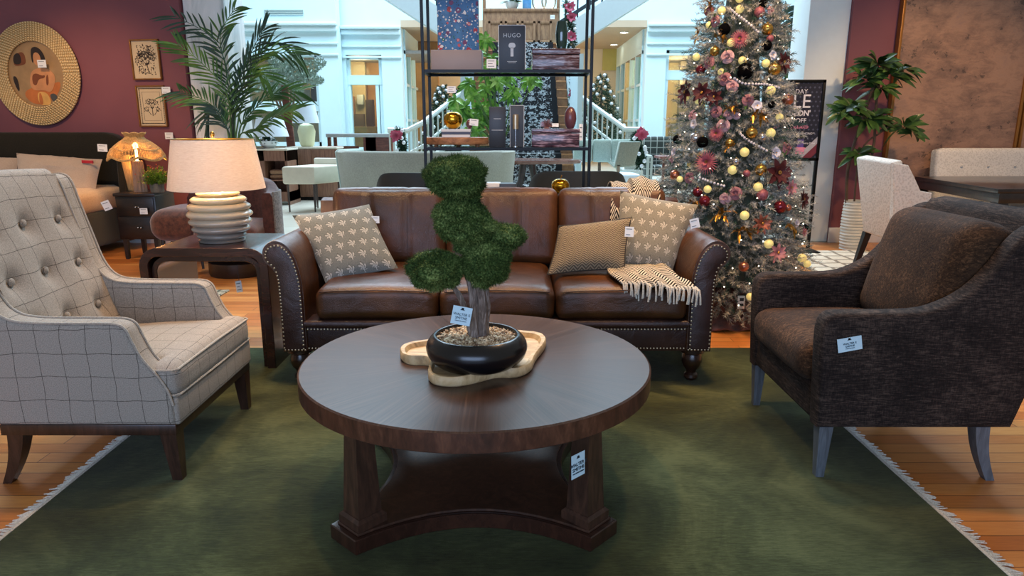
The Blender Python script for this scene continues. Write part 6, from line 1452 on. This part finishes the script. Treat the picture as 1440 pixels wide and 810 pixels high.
# ---- decorations
def surf(u, v, out=1.0):
    lo, hi = TY - .75, TY
    for _ in range(40):
        Y = (lo + hi) / 2; p = at(u, v, Y); r_ = math.hypot(p.x - TX, p.y - TY)
        if r_ > trad(p.z) * out: lo = Y
        else: hi = Y
    p = at(u, v, (lo + hi) / 2)
    if abs(lo - TY) < .01 or math.hypot(p.x - TX, p.y - TY) > trad(p.z) * out * 1.3: p = at(u, v, TY - .05)
    return p
def facing(p):
    d = Vector((p.x - TX, p.y - TY, 0)).normalized() + Vector((0, 0, .12)); return Vector((0, 0, 1)).rotation_difference(d.normalized()).to_matrix().to_4x4()
om = dict(
    black=simple('black_velvet_ball', '#050506', .95, 0, .1, spec=.05), yellow=simple('pale_gold_glow', '#e3d58a', .35, .1, .12, 60, emit=.35), pinkg=simple('pink_glitter', '#8f5560', .5, .3, .4, 120),  # yellow balls are no lamps, their brightness is a faint added glow
    copper=simple('matte_copper', '#b3735e', .28, .85, .05), gold=simple('hammered_gold', '#b9964e', .25, .9, .4, 60, 50, .6), red=simple('wine_glass', '#6e1f2b', .12, .5, .3, 30), white=simple('white_fabric_petal', '#cfd0dc', .7, 0, .04),
    silver=simple('silver_mercury', '#b8babf', .2, .8, .3, 50), rose1=simple('mauve_rose', '#b7959b', .75, 0, .12, 20), rose2=simple('dusty_rose', '#97686f', .75, 0, .15, 20), rose3=simple('blush_rose', '#c5999c', .75, 0, .1, 20), burg=simple('burgundy_velvet_leaf', '#48161d', .7, 0, .2, 10), goldl=simple('gold_leaf_spray', '#a37a32', .3, .8, .2, 30), mum=simple('pink_mum', '#a85b69', .7, 0, .25, 40), copl=simple('copper_poinsettia', '#a4614d', .4, .4, .2, 20), pinkp=simple('pink_poinsettia', '#b78188', .6, 0, .2, 20))
def ball(p, r_, mat, name, lab, grp=None, cap='gold'):
    t = thing(name, lab, 'bauble', p, 0, grp); MB(p).ell(p, r_, 28, 18).build('ball', mat, t)
    b = MB(p); b.cyl(p + Vector((0, 0, r_ * .97)), p + Vector((0, 0, r_ * 1.15)), r_ * .18, r_ * .16, 10); b.build('cap', m_brass, t); return t
def rose(p, r_, mat, lab):
    t = thing('rose_ornament', lab, 'flower ornament', p); M_ = Matrix.Translation(p) @ facing(p); b = MB(p)
    for ring, (n_, ra, lean, hh) in enumerate(((3, .18, .1, .55), (4, .36, .3, .5), (5, .58, .6, .38), (6, .80, .95, .22), (6, .98, 1.25, .05))):
        for k in range(n_):
            a = 2 * PI * (k + ring * .37) / n_; w = 2 * PI / n_ * .72
            def f(x, y):
                aa = a + (x - .5) * w * 2 * (1 - .25 * y); rad = r_ * (ra * .50 + (ra * .50) * y * (1 if lean < .5 else 1)) ; z = r_ * (hh * y ** .8 - .15 * (x - .5) ** 2 * 4 * y + .1) - (.12 * r_ * max(0, y - .75) * 4 * (lean > .5))
                return M_ @ Vector((rad * math.cos(aa), rad * math.sin(aa), z))
            b.grid(f, 5, 4)
    b.ell(p + M_.to_3x3() @ Vector((0, 0, r_ * .3)), (r_ * .22, r_ * .22, r_ * .22), 10, 8)
    b.build('petals', mat, t, ang=80, merge=False); b = MB(p)
    for k in range(3): a = k * 2.1 + p.x * 9; leaf(b, p, (M_.to_3x3() @ Vector((math.cos(a), math.sin(a), .05))), r_ * 1.5, r_ * .35, .1)
    b.build('leaves', m_brl, t, merge=False); return t
def star(p, r_, mat, name, lab, n_=9, wd=.2, layers=2, cat='flower ornament'):
    t = thing(name, lab, cat, p); M_ = facing(p).to_3x3(); b = MB(p)
    for L_ in range(layers):
        for k in range(n_):
            a = 2 * PI * (k + L_ * .5) / n_ + p.z * 5; e = .15 + .45 * L_; d = M_ @ Vector((math.cos(a) * math.cos(e), math.sin(a) * math.cos(e), math.sin(e))); leaf(b, p + M_ @ Vector((0, 0, .012)), d, r_ * (1 - .22 * L_), r_ * wd, .08, 4, up=M_ @ Vector((0, 0, 1)))
    b.build('petals', mat, t, ang=80, merge=False); b = MB(p)
    for k in range(6): b.ell(p + M_ @ Vector((r_ * .08 * math.cos(k), r_ * .08 * math.sin(k), .02 + r_ * .1)), r_ * .06, 8, 6)
    b.build('stamens', m_brass, t); return t
def spray(p, r_, mat, name, lab, n_=16):
    t = thing(name, lab, 'leaf ornament', p); M_ = facing(p).to_3x3(); b = MB(p)
    for k in range(n_): a = rnd.uniform(0, 2 * PI); e = rnd.uniform(0, 1); st_p = p + M_ @ Vector((rnd.uniform(-.5, .5) * r_, rnd.uniform(-.2, .2) * r_, rnd.uniform(0, .02))); leaf(b, st_p, M_ @ Vector((math.cos(a) * math.cos(e), math.sin(a) * math.cos(e), math.sin(e))), r_ * rnd.uniform(.5, .95), r_ * .13, .2, 4)
    b.build('leaves', mat, t, merge=False, ang=80); b = MB(p); b.tube([p - M_ @ Vector((r_ * .6, 0, -.01)), p + M_ @ Vector((0, .01, .015)), p + M_ @ Vector((r_ * .6, 0, .01))], .002, 5); b.build('stem', mat, t); return t
K = TY / FPX * .93
ORN = [
 ('y', 1040, 13, 6, 'pale gold ball near the top of the tree, level with the white bead string'), ('y', 1015, 15, 6, 'pale gold ball near tree top beside maroon glitter ball'), ('y', 997, 35, 5, 'pale gold ball by left edge just below maroon glitter ball'),
 ('y', 1028, 60, 6, 'pale gold ball left of copper spray high on the tree'), ('y', 1044, 85, 6, 'pale gold ball just above the largest black ball'), ('y', 979, 80, 6, 'pale gold ball on left edge level with mauve rose'), ('y', 1077, 89, 6, 'pale gold ball left of the big amber ball on right side'),
 ('y', 1014, 101, 5, 'pale gold ball just above the deep pink rose'), ('y', 964, 137, 6, 'pale gold ball at the left edge beneath the burgundy leaves'), ('y', 983, 144, 6, 'pale gold ball below burgundy leaves, second from left'),
 ('y', 1084, 127, 7, 'pale gold ball on right side level with copper ball'), ('y', 1084, 187, 7, 'pale gold ball above the lower white fabric petal'), ('y', 1096, 165, 6, 'pale gold ball below the gold leaf swirl at right'),
 ('y', 1047, 214, 7, 'pale gold ball alone in frosted needles mid tree'), ('y', 1030, 239, 7, 'pale gold ball right of the big pink chrysanthemum'), ('y', 995, 266, 6, 'pale gold ball above the wine glass balls near sofa'),
 ('y', 1066, 263, 7, 'pale gold ball directly above the pink glitter ball'), ('y', 1047, 303, 7, 'pale gold ball below the pair of mauve roses'), ('y', 1081, 343, 7, 'pale gold ball above pink poinsettia near tree bottom'), ('y', 956, 252, 5, 'small pale gold ball under copper ball at left edge'),
 ('y', 1128, 363, 7, 'pale gold ball at lower right edge, upper of the pair'), ('y', 1135, 371, 6, 'pale gold ball at lower right edge, lower of the pair'), ('y', 1055, 417, 6, 'lowest pale gold ball, by the white plug'), ('y', 1040, -2, 6, 'pale gold ball cut by the top edge of photo'),
 ('k', 1019, 41, 8, 'small black ball in upper part of the tree'), ('k', 1048, 100, 11, 'largest black ball, upper middle of the tree'), ('k', 1073, 5, 6, 'black ball at the very top right of the tree'), ('k', 1078, 64, 7, 'black ball on right edge beneath pink ball'), ('k', 953, 196, 7, 'black ball at the left edge of the tree'), ('k', 988, 200, 8, 'black ball left of centre above the pink chrysanthemum'), ('k', 1085, 147, 5, 'tiny black ball under the pale gold ball at right'), ('k', 1131, 318, 7, 'black ball at the lower right edge behind white petals'), 
 ('p', 997, 16, 7, 'maroon glitter ball at upper left edge'), ('p', 1068, 17, 7, 'pink glitter ball at upper right'), ('p', 1072, 274, 8, 'pink glitter ball below the pale gold ball, lower right'), ('p', 1083, 54, 5, 'plain pink ball on the right edge beside black ball'), ('p', 1050, 244, 5, 'small red and white beaded ball mid tree'),
 ('c', 1108, 140, 8, 'shiny copper ball in front of the sale sign'), ('c', 949, 246, 7, 'copper ball at left edge above the sofa'), ('c', 1046, 375, 7, 'copper ball beside the right sofa arm'), ('c', 1108, 292, 5, 'small copper ball right of wine teardrop'),
 ('g', 1079, 41, 8, 'hammered gold ball on the upper right'), ('g', 1005, 72, 7, 'hammered gold ball left of the mauve rose'), ('g', 1089, 97, 9, 'big amber gold ball on right side'), ('g', 1026, 201, 6, 'hammered gold ball below centre roses'), ('g', 1070, 239, 8, 'hammered gold ball above lower pale gold ball'), ('g', 1057, 187, 8, 'gold ball wrapped in leaves, mid right'),
 ('r', 981, 270, 7, 'wine glass ball near the sofa, left of the pair'), ('r', 991, 283, 8, 'wine glass ball near the sofa, right of the pair'), ('r', 1097, 291, 9, 'wine red glossy ball with gold band, lower right'), ('r', 985, 98, 7, 'dark wine ball on the left slope'), 
 ('s', 978, 194, 8, 'silver mercury ball between two black balls'), ('s', 1035, 227, 5, 'tiny silver ball above the pale gold ball mid tree'), ('s', 1072, 193, 6, 'silver ball near the gold wrapped ball'),
 ('1', 1023, 80, 9, 'mauve rose in upper middle of the tree'), ('2', 997, 88, 9, 'dark mauve rose on upper left slope'), ('2', 1006, 30, 8, 'dusty rose near the tree top, left side'), ('2', 1019, 111, 9, 'deep pink rose above the pale one'), ('3', 1030, 121, 8, 'blush rose touching the deep pink rose'), ('2', 1052, 141, 8, 'dusty rose beside the white petal cluster'), ('2', 1007, 157, 8, 'dusty rose in the middle left of tree'), ('3', 1025, 161, 7, 'blush rose right of the dusty rose, mid tree'), ('3', 974, 163, 8, 'blush rose at left above a white petal'), ('1', 1017, 177, 9, 'frosted mauve rose below the blush rose'), ('2', 1106, 208, 9, 'dusty rose on right edge below the sign text'), ('1', 1020, 279, 8, 'mauve rose, left of the lower pair'), ('2', 1034, 272, 9, 'dusty rose, right of the lower pair'), ('3', 1084, 15, 6, 'blush rose at upper right tip'), ('1', 1036, 163, 5, 'small frosted mauve rosebud mid tree'), ('2', 969, 250, 8, 'dusty pink blossom right of copper ball at left edge'), ('3', 945, 223, 7, 'blush blossom at far left edge above the copper ball'),
 ('w', 1063, 149, 8, 'white fabric blossom beside the dusty rose'), ('w', 1088, 215, 9, 'white fabric blossom, lower right of the tree'), ('w', 1084, 78, 7, 'white petal on upper right edge'), ('w', 978, 174, 7, 'white petal below the blush rose at left'), ('w', 951, 213, 7, 'white petal at far left of the tree'), ('w', 1117, 314, 6, 'white petal beside the black ball, lower right'),
 ('m', 995, 228, 17, 'big pink chrysanthemum on the left half'), ('m', 1040, 55, 13, 'copper pink spiky flower high on the tree'), ('m', 1008, 188, 11, 'pink spiky flower tucked above the chrysanthemum'),
 ('x', 1096, 366, 0, ''), 
 ('o', 1091, 355, 15, 'pink and white poinsettia near the tree bottom'), ('o', 1109, 264, 13, 'rose copper poinsettia below the burgundy leaves at right'), ('q', 1070, 314, 15, 'copper poinsettia in the lower gold leaf band'), ('o', 1127, 326, 8, 'pink poinsettia at lower right edge'),
 ('b', 968, 130, 19, 'burgundy leaf pick at the left edge'), ('b', 990, 131, 17, 'burgundy leaf pick right of the leftmost one'), ('b', 1092, 243, 22, 'burgundy leaf pick on lower right'), ('b', 1098, 88, 16, 'burgundy leaf pick beside the amber ball'), ('b', 1125, 280, 15, 'burgundy leaf pick at lower right edge'), ('b', 1006, 137, 13, 'burgundy leaf pick above the dusty rose'),
 ('l', 1015, 50, 15, 'gold leaf spray high on the tree'), ('l', 1030, 152, 13, 'gold leaf spray beside the dusty rose at centre'), ('l', 1066, 163, 17, 'curled gold leaf swirl on right side'), ('l', 1018, 300, 18, 'gold leaf spray by the sofa arm, left of the lower band'), ('l', 1045, 325, 18, 'gold leaf spray in middle of the lower band'), ('l', 1110, 318, 15, 'gold leaf spray at right of lower band'), ('l', 1000, 8, 13, 'gold leaf spray at top left'), ('l', 985, 48, 13, 'gold leaf spray on the upper left edge'), ('l', 975, 285, 14, 'gold leaf spray behind the leaf-print cushion'), ('l', 1027, 204, 10, 'gold leaf spray below frosted rose'),
]
for kd, u, v_, r_, lab in ORN:
    if kd == 'x': continue
    p = surf(u, v_, 1.0 if kd not in 'mob' else 1.03); R_ = r_ * K
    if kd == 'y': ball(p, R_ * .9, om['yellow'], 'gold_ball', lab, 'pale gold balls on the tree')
    elif kd == 'k': ball(p, R_, om['black'], 'black_ball', lab, 'black balls on the tree')
    elif kd == 'p': ball(p, R_, om['pinkg'], 'pink_ball', lab)
    elif kd == 'c': ball(p, R_, om['copper'], 'copper_ball', lab)
    elif kd == 'g': ball(p, R_, om['gold'], 'hammered_gold_ball', lab)
    elif kd == 'r': ball(p, R_, om['red'], 'wine_ball', lab)
    elif kd == 's': ball(p, R_, om['silver'], 'silver_ball', lab)
    elif kd in '123': rose(p, R_ * 1.05, om['rose' + kd], lab)
    elif kd == 'w': star(p, R_, om['white'], 'white_blossom', lab, 5, .55, 2)
    elif kd == 'm': star(p, R_, om['mum'], 'chrysanthemum_ornament', lab, 26, .05, 4)
    elif kd == 'o': star(p, R_, om['pinkp'], 'poinsettia_ornament', lab, 7, .2, 2)
    elif kd == 'q': star(p, R_, om['copl'], 'poinsettia_ornament', lab, 8, .17, 2)
    elif kd == 'b': star(p, R_, om['burg'], 'burgundy_leaf_pick', lab, 7, .23, 2, 'leaf ornament')
    elif kd == 'l': spray(p, R_, om['goldl'], 'gold_leaf_spray', lab)
# white bead strings
def beads(P, lab):
    pts = catmull([surf(u, v_, 1.04) for u, v_ in P], 14); b = MB(pts[0]); acc = 0
    for i in range(1, len(pts)):
        acc += (pts[i] - pts[i - 1]).length
        if acc > .016: acc = 0; b.ell(pts[i], .008, 8, 6)
    one('bead_garland', b, om['white'], lab, 'garland', merge=False)
beads([(1024, 10), (1036, 20), (1052, 32), (1066, 45)], 'white bead string near tree top')
beads([(1030, 108), (1045, 117), (1062, 118), (1080, 119), (1098, 124)], 'white bead string across upper middle of the tree')
beads([(1038, 185), (1050, 196), (1066, 205), (1080, 213)], 'white bead string below the mid right roses')
beads([(980, 248), (1000, 256), (1020, 262)], 'white bead string above the mauve rose pair')
# ---------------------------------------------------------------- small green trees far away, garlands
m_gn = simple('pine_green', '#1f4028', .8, 0, .4, 6); m_wb = simple('white_pearl', '#d8dde0', .3, 0, .03)
def smalltree(u, vt, vb, Y, w, lab, nb=34):
    c = Vector((px(u, Y, 160), Y, 0)); zt = at(u, vt, Y).z; z0_ = max(0, at(u, vb, Y).z); t = thing('green_christmas_tree', lab, 'christmas tree', c); MB(c).cyl(c, c + Vector((0, 0, zt * .9)), .04, .02).build('trunk', m_bark, t)
    VV, FF = [], []
    for i in range(420):
        a = i * 2.4; k = i / 420; z = z0_ + (zt - z0_) * (1 - math.sqrt(1 - k * .99)) ; rr2 = w * (1 - (z - z0_) / (zt - z0_)); p = c + Vector((rr2 * .35 * math.cos(a), rr2 * .35 * math.sin(a), z)); bough(VV, FF, p, Vector((math.cos(a), math.sin(a), -.15)), rr2 * .6 + .03, 16, .11, .010)
    b = MB(c); b.add(VV, FF); b.build('branches', m_gn, t, smooth=False, merge=False)
    for i in range(nb):
        k = i / nb; a = PI + (i * 1.3) % PI; z = z0_ + (zt - z0_) * k * .9; rr2 = w * (1 - k * .9) * .95; b = MB(c); b.ell(c + Vector((rr2 * math.cos(a), rr2 * math.sin(a), z)), .040, 10, 6); b.build('bauble', m_wb, t)
smalltree(845, 90, 215, 16.8, .85, 'green christmas tree with white balls right of the metal shelf')
smalltree(622, 108, 215, 16, .66, 'green christmas tree with white balls seen through left part of shelf')
smalltree(643, 112, 215, 16.8, .30, 'slim green christmas tree close to left side of stair', 16)
m_pk = simple('pink_poinsettia_far', '#c05f78', .7, 0, .2, 10)
def garland(P, Y, lab, fl, r_=.16):
    pts = catmull([at(u, v_, Y) for u, v_ in P], 8); t = thing('garland', lab, 'garland', pts[0]); VV, FF = [], []
    for i, p in enumerate(pts):
        for k in range(14): a = rnd.uniform(0, 6.28); e = rnd.uniform(-1.2, 1.2); bough(VV, FF, p, Vector((math.cos(a) * math.cos(e), math.sin(a) * math.cos(e), math.sin(e))), r_ * .6, 10, .08, .009)
    b = MB(pts[0]); b.add(VV, FF); b.build('greenery', m_gn, t, smooth=False, merge=False)
    for u, v_ in fl:
        b = MB(pts[0]); c = at(u, v_, Y - .18)
        for k in range(18): a = k * 2.4; leaf(b, c, Vector((math.cos(a), -.5 - (k > 9) * .8, math.sin(a))), rnd.uniform(.10, .16), .045, .05, 4, up=Vector((0, -1, 0)))
        b.build('poinsettia', m_pk, t, merge=False)
    b = MB(pts[0])
    for p in pts[::2]: b.ell(p + Vector((rnd.uniform(-.08, .08), -r_, rnd.uniform(-.08, .08))), .035, 8, 6)
    b.build('pearl_balls', m_wb, t, merge=False)
garland([(561, 185), (566, 205), (563, 225)], 12.6, 'green garland with pink flower at end of dark console', [(558, 190)])
garland([(893, 192), (900, 210), (899, 232)], 12.6, 'green garland with pink flower left of plaid armchair', [(902, 188)])
garland([(797, 5), (802, 35), (805, 62)], 16.5, 'garland with pink flowers on stair post at top right of shelf', [(801, 10), (803, 24), (804, 52)], .2)
garland([(808, 100), (806, 140), (806, 170)], 15.2, 'garland with pink flowers on stair rail right of shelf', [(807, 132)], .18)
# ---------------------------------------------------------------- palms
m_palm = NT('palm_green'); v = m_palm.coord(); m_palm.set(Base_Color=m_palm.ramp(m_palm.noise(v, 3, 3), [(.35, '#2a4d2a'), (.55, '#4d7836'), (.72, '#86a743')]), Roughness=.45); m_palm = m_palm.m
m_palmd = simple('palm_dark_green', '#2c4a3a', .5, 0, .3, 5)
def frond(b, P, ll, n_=26, w=.012, droop=.55):
    pts = catmull(P, 8); L_ = len(pts); b.tube(pts, [.008 * (1 - i / L_) + .002 for i in range(L_)], 6)
    for k in range(n_):
        t_ = .32 + .68 * (k + .5) / n_; f = t_ * (L_ - 1.001); i = int(f); p = pts[i].lerp(pts[i + 1], f - i); d = (pts[min(i + 1, L_ - 1)] - pts[max(i - 1, 0)]).normalized()
        s2 = d.cross(Vector((0, -.6, .8))).normalized(); l = ll * (math.sin(PI * min(1, (t_ - .2) * .95)) ** .6) * rnd.uniform(.85, 1.1)
        for sg in (-1, 1): leaf(b, p, (s2 * sg + d * rnd.uniform(1.0, 1.5) + Vector((0, rnd.uniform(-.2, .2), 0))), l, w, rnd.uniform(.1, droop), 5, up=Vector((rnd.uniform(-.4, .4), -1, rnd.uniform(-.2, .5))))
YP = 7.1
pb = Vector((px(322, YP, 200), YP, 0)); palm = thing('kentia_palm', 'large kentia palm behind the ceramic lamp', 'plant', pb)
MB(pb).lathe([(.14, 0), (.17, .05), (.20, .36), (.18, .37), (.17, .32), (.001, .31)], pb, 32).build('planter', simple('palm_planter_grey', '#8d8f8c', .6, 0, .1, 8), palm)
FR = [[(330, 190), (322, 110), (300, 55), (245, 22)], [(325, 190), (318, 130), (285, 90), (250, 62)], [(322, 195), (310, 160), (285, 140), (252, 128)], [(328, 190), (345, 110), (380, 60), (422, 75)], [(332, 190), (350, 120), (375, 75), (420, 78)], [(330, 190), (318, 100), (310, 50), (330, 12)], [(326, 190), (335, 120), (355, 70), (372, 40)], [(335, 195), (352, 160), (385, 132), (420, 128)], [(335, 200), (355, 185), (385, 165), (415, 155)], [(325, 200), (312, 170), (300, 150), (290, 170)], [(330, 190), (335, 140), (350, 100), (375, 110)]]
for i, P in enumerate(FR):
    b = MB(pb); dy = [0, -.2, .15, .1, -.15, .2, -.1, .05, -.2, .1, 0][i]; base = Vector((pb.x + rnd.uniform(-.05, .05), YP + rnd.uniform(-.05, .05), .3)); Q = [base] + [at(u, v_, YP + dy * (k + 1) / 4) for k, (u, v_) in enumerate(P)]; Q[1].x = Q[1].x
    frond(b, Q, .29, 18, .0105, .35); b.build('frond', m_palm if i % 3 else m_palmd, palm, merge=False, ang=80)
# palm behind the tree at right
YQ = 9.0; pb = Vector((px(1092, YQ, 200), YQ, 0)); palm2 = thing('kentia_palm', 'kentia palm behind the christmas tree and sale sign', 'plant', pb); MB(pb).lathe([(.14, 0), (.17, .05), (.20, .36), (.18, .37), (.17, .32), (.001, .31)], pb, 32).build('planter', m_rib, palm2)
for P in ([(1090, 150), (1095, 80), (1105, 30), (1145, 14)], [(1092, 150), (1100, 90), (1120, 55), (1135, 30)], [(1094, 160), (1105, 120), (1125, 105), (1158, 92)], [(1090, 150), (1085, 80), (1090, 40), (1100, 15)], [(1092, 160), (1110, 130), (1130, 108), (1150, 118)]):
    b = MB(pb); frond(b, [pb + Vector((0, 0, .3))] + [at(u, v_, YQ) for u, v_ in P], .34, 16, .018, .35); b.build('frond', m_palmd if P[0][0] != 1094 else m_palm, palm2, merge=False, ang=80)
# olive tree behind the left palm
YO = 14.6; ob = Vector((px(400, YO, 150), YO, 0)); ol = thing('olive_tree', 'grey green olive tree behind the kentia palm', 'tree', ob)
m_ol = simple('olive_leaf', '#7c9184', .7, 0, .35, 8); b = MB(ob); top = at(400, 135, YO); b.tube([ob, ob + Vector((.05, 0, .9)), top], [.06, .05, .035], 8)
for u, v_ in ((370, 110), (385, 95), (405, 92), (425, 100), (440, 112), (360, 125)): b.tube([ob + Vector((.05, 0, 1.2)), top.lerp(at(u, v_, YO), .4), at(u, v_, YO)], [.03, .02, .008], 6)
b.build('trunk', m_bark, ol); b = MB(ob)
for k in range(3300):
    th_ = rnd.uniform(0, 2 * PI); rr2 = math.sqrt(rnd.random()); rr2 *= .8 + .35 * math.sin(th_ * 5 + 1) * math.sin(th_ * 3); c = at(402 + 56 * rr2 * math.cos(th_), 110 + 36 * rr2 * math.sin(th_) - 4, YO + rnd.gauss(0, .35))
    d = Vector((rnd.gauss(0, 1), rnd.gauss(0, 1), rnd.gauss(0, 1))).normalized(); s2 = d.cross(Vector((0, 1, .2))).normalized() * .014; b.add([c - s2, c + d * .05, c + s2, c - d * .05], [(0, 1, 2, 3)])
b.build('leaves', m_ol, ol, smooth=False, merge=False)
# white bowl with green arrangement on the sideboard
c = Vector((px(376, 11.75, 200), 11.8, zt2)); 
t = thing('flower_arrangement', 'green leafy arrangement with white balls on the sideboard', 'plant', c); MB(c).lathe([(.06, 0), (.13, .05), (.15, .12), (.13, .12), (.001, .08)], c, 24).build('bowl', m_white, t); b = MB(c)
for k in range(90): a = k * 2.4; e = rnd.uniform(0, 1.4); leaf(b, c + Vector((0, 0, .1)), Vector((math.cos(a) * math.cos(e), math.sin(a) * math.cos(e), math.sin(e))), .17, .025, .2)
b.build('foliage', m_palmd, t, merge=False); b = MB(c)
for k in range(9): b.ell(c + Vector((rnd.uniform(-.12, .12), -.1 + rnd.uniform(-.02, .05), .12 + rnd.uniform(0, .1))), .018, 8, 6)
b.build('white_balls', m_wb, t)
# leafy plant behind the shelf (schefflera)
YS = 11.5; sb2 = Vector((px(704, YS, 200), YS, .76)); sc_ = thing('schefflera_plant', 'bright green leafy branches in low bowl on the oval pedestal table', 'plant', sb2)
m_sch = NT('schefflera_green'); v = m_sch.coord(); m_sch.set(Base_Color=m_sch.ramp(m_sch.noise(v, 8, 3), [(.35, '#3a7024'), (.55, '#79b040'), (.72, '#b5d87c')]), Roughness=.35); m_sch = m_sch.m
MB(sb2).lathe([(.10, 0), (.15, .05), (.16, .16), (.14, .17), (.13, .14), (.001, .13)], sb2, 32).build('planter', simple('terracotta_dark', '#4d4643', .7), sc_)
b = MB(sb2); tips = [(664, 130), (684, 128), (648, 145), (672, 150), (690, 145), (655, 165), (678, 172), (668, 185), (690, 165), (646, 160), (683, 60), (672, 72), (690, 82), (700, 118), (715, 100), (738, 104), (722, 132), (752, 112), (680, 105), (640, 150), (662, 118)]
for u, v_ in tips: b.tube(catmull([sb2 + Vector((rnd.uniform(-.05, .05), 0, .13)), sb2.lerp(at(u, v_, YS), .6) + Vector((0, 0, .1)), at(u, v_, YS + rnd.uniform(-.12, .12))], 4), .009, 5)
b.build('stems', simple('stem_green', '#4a6a30', .6), sc_); b = MB(sb2)
for u, v_ in tips:
    for q in range(2):
        c = at(u + rnd.uniform(-8, 8), v_ + rnd.uniform(-7, 7), YS + rnd.uniform(-.15, .15)); 
        for k in range(8): a = 2 * PI * k / 8 + rnd.random(); leaf(b, c, Vector((math.cos(a), rnd.uniform(-.6, .1), math.sin(a) * .8 - .1)), rnd.uniform(.12, .20), .030, .35, 4, up=Vector((rnd.uniform(-.5, .5), -1, rnd.uniform(-.2, .8))))
b.build('leaves', m_sch, sc_, merge=False, ang=80)
# ================================================================ LIGHT
def area(name, loc, tgt, sx, sy, col, power, spread=None):
    l = bpy.data.lights.new(name, 'AREA'); l.shape = 'RECTANGLE'; l.size = sx; l.size_y = sy; l.color = lin(col)[:3]; l.energy = power
    if spread: l.spread = R(spread)
    o = bpy.data.objects.new(name, l); COL.objects.link(o); o.location = loc; o.rotation_euler = (Vector(tgt) - Vector(loc)).to_track_quat('-Z', 'Y').to_euler(); return o
area('shop_front_window', (-1.0, -5.5, 2.4), (0, 3, .6), 7, 3.2, '#b6d2ff', 380)
area('atrium_skylight', (0, 17, 13), (0, 16, 0), 18, 12, '#cfeaff', 7500)
for i, (x, y, tx, ty, pw) in enumerate(((-1.1, 3.1, -1.45, 2.6, 55), (1.1, 3.1, 1.45, 2.6, 50), (-.2, 2.6, -.1, 3.4, 60), (-.9, 3.2, -.8, 3.9, 40), (.9, 3.3, 1.2, 4.2, 40), (1.2, 3.2, 1.45, 4.5, 75), (-4.6, 5.6, -4.6, 7.6, 70), (-2.7, 4.6, -2.8, 5.6, 40), (4.3, 5.2, 4.4, 7.7, 70), (3.5, 5.0, 3.3, 6.8, 40))):
    l = bpy.data.lights.new('ceiling_spot', 'SPOT'); l.color = lin('#ffcb96')[:3]; l.energy = pw * 2.5; l.spot_size = R(75); l.spot_blend = .7; l.shadow_soft_size = .08
    o = bpy.data.objects.new('ceiling_spot', l); COL.objects.link(o); o.location = (x, y, 3.3); o.rotation_euler = (Vector((tx, ty, .5)) - o.location).to_track_quat('-Z', 'Y').to_euler()
for x, y in ((-5.0, 23.8), (5.5, 24.0), (0, 26), (9, 24)): point('shop_interior_light', (x, y, 3.0), '#ffcf9a', 160, .3)
w = bpy.data.worlds.new('World'); bpy.context.scene.world = w; w.use_nodes = True; bg = w.node_tree.nodes['Background']; bg.inputs[0].default_value = lin('#f0ece6'); bg.inputs[1].default_value = .26
# ================================================================ CAMERA
cam = bpy.data.cameras.new('camera'); cam.sensor_width = 36; cam.lens = FPX / 1440 * 36; cam.clip_end = 200
co_ = bpy.data.objects.new('camera', cam); COL.objects.link(co_); co_.location = (0, 0, EYE); co_.rotation_euler = (PI / 2 - PITCH, 0, 0)
S_ = bpy.context.scene; S_.camera = co_
S_.view_settings.view_transform = 'Standard'; S_.view_settings.look = 'None'; S_.view_settings.exposure = .12; S_.view_settings.gamma = 1
try: S_.view_settings.use_curve_mapping = False
except Exception: pass
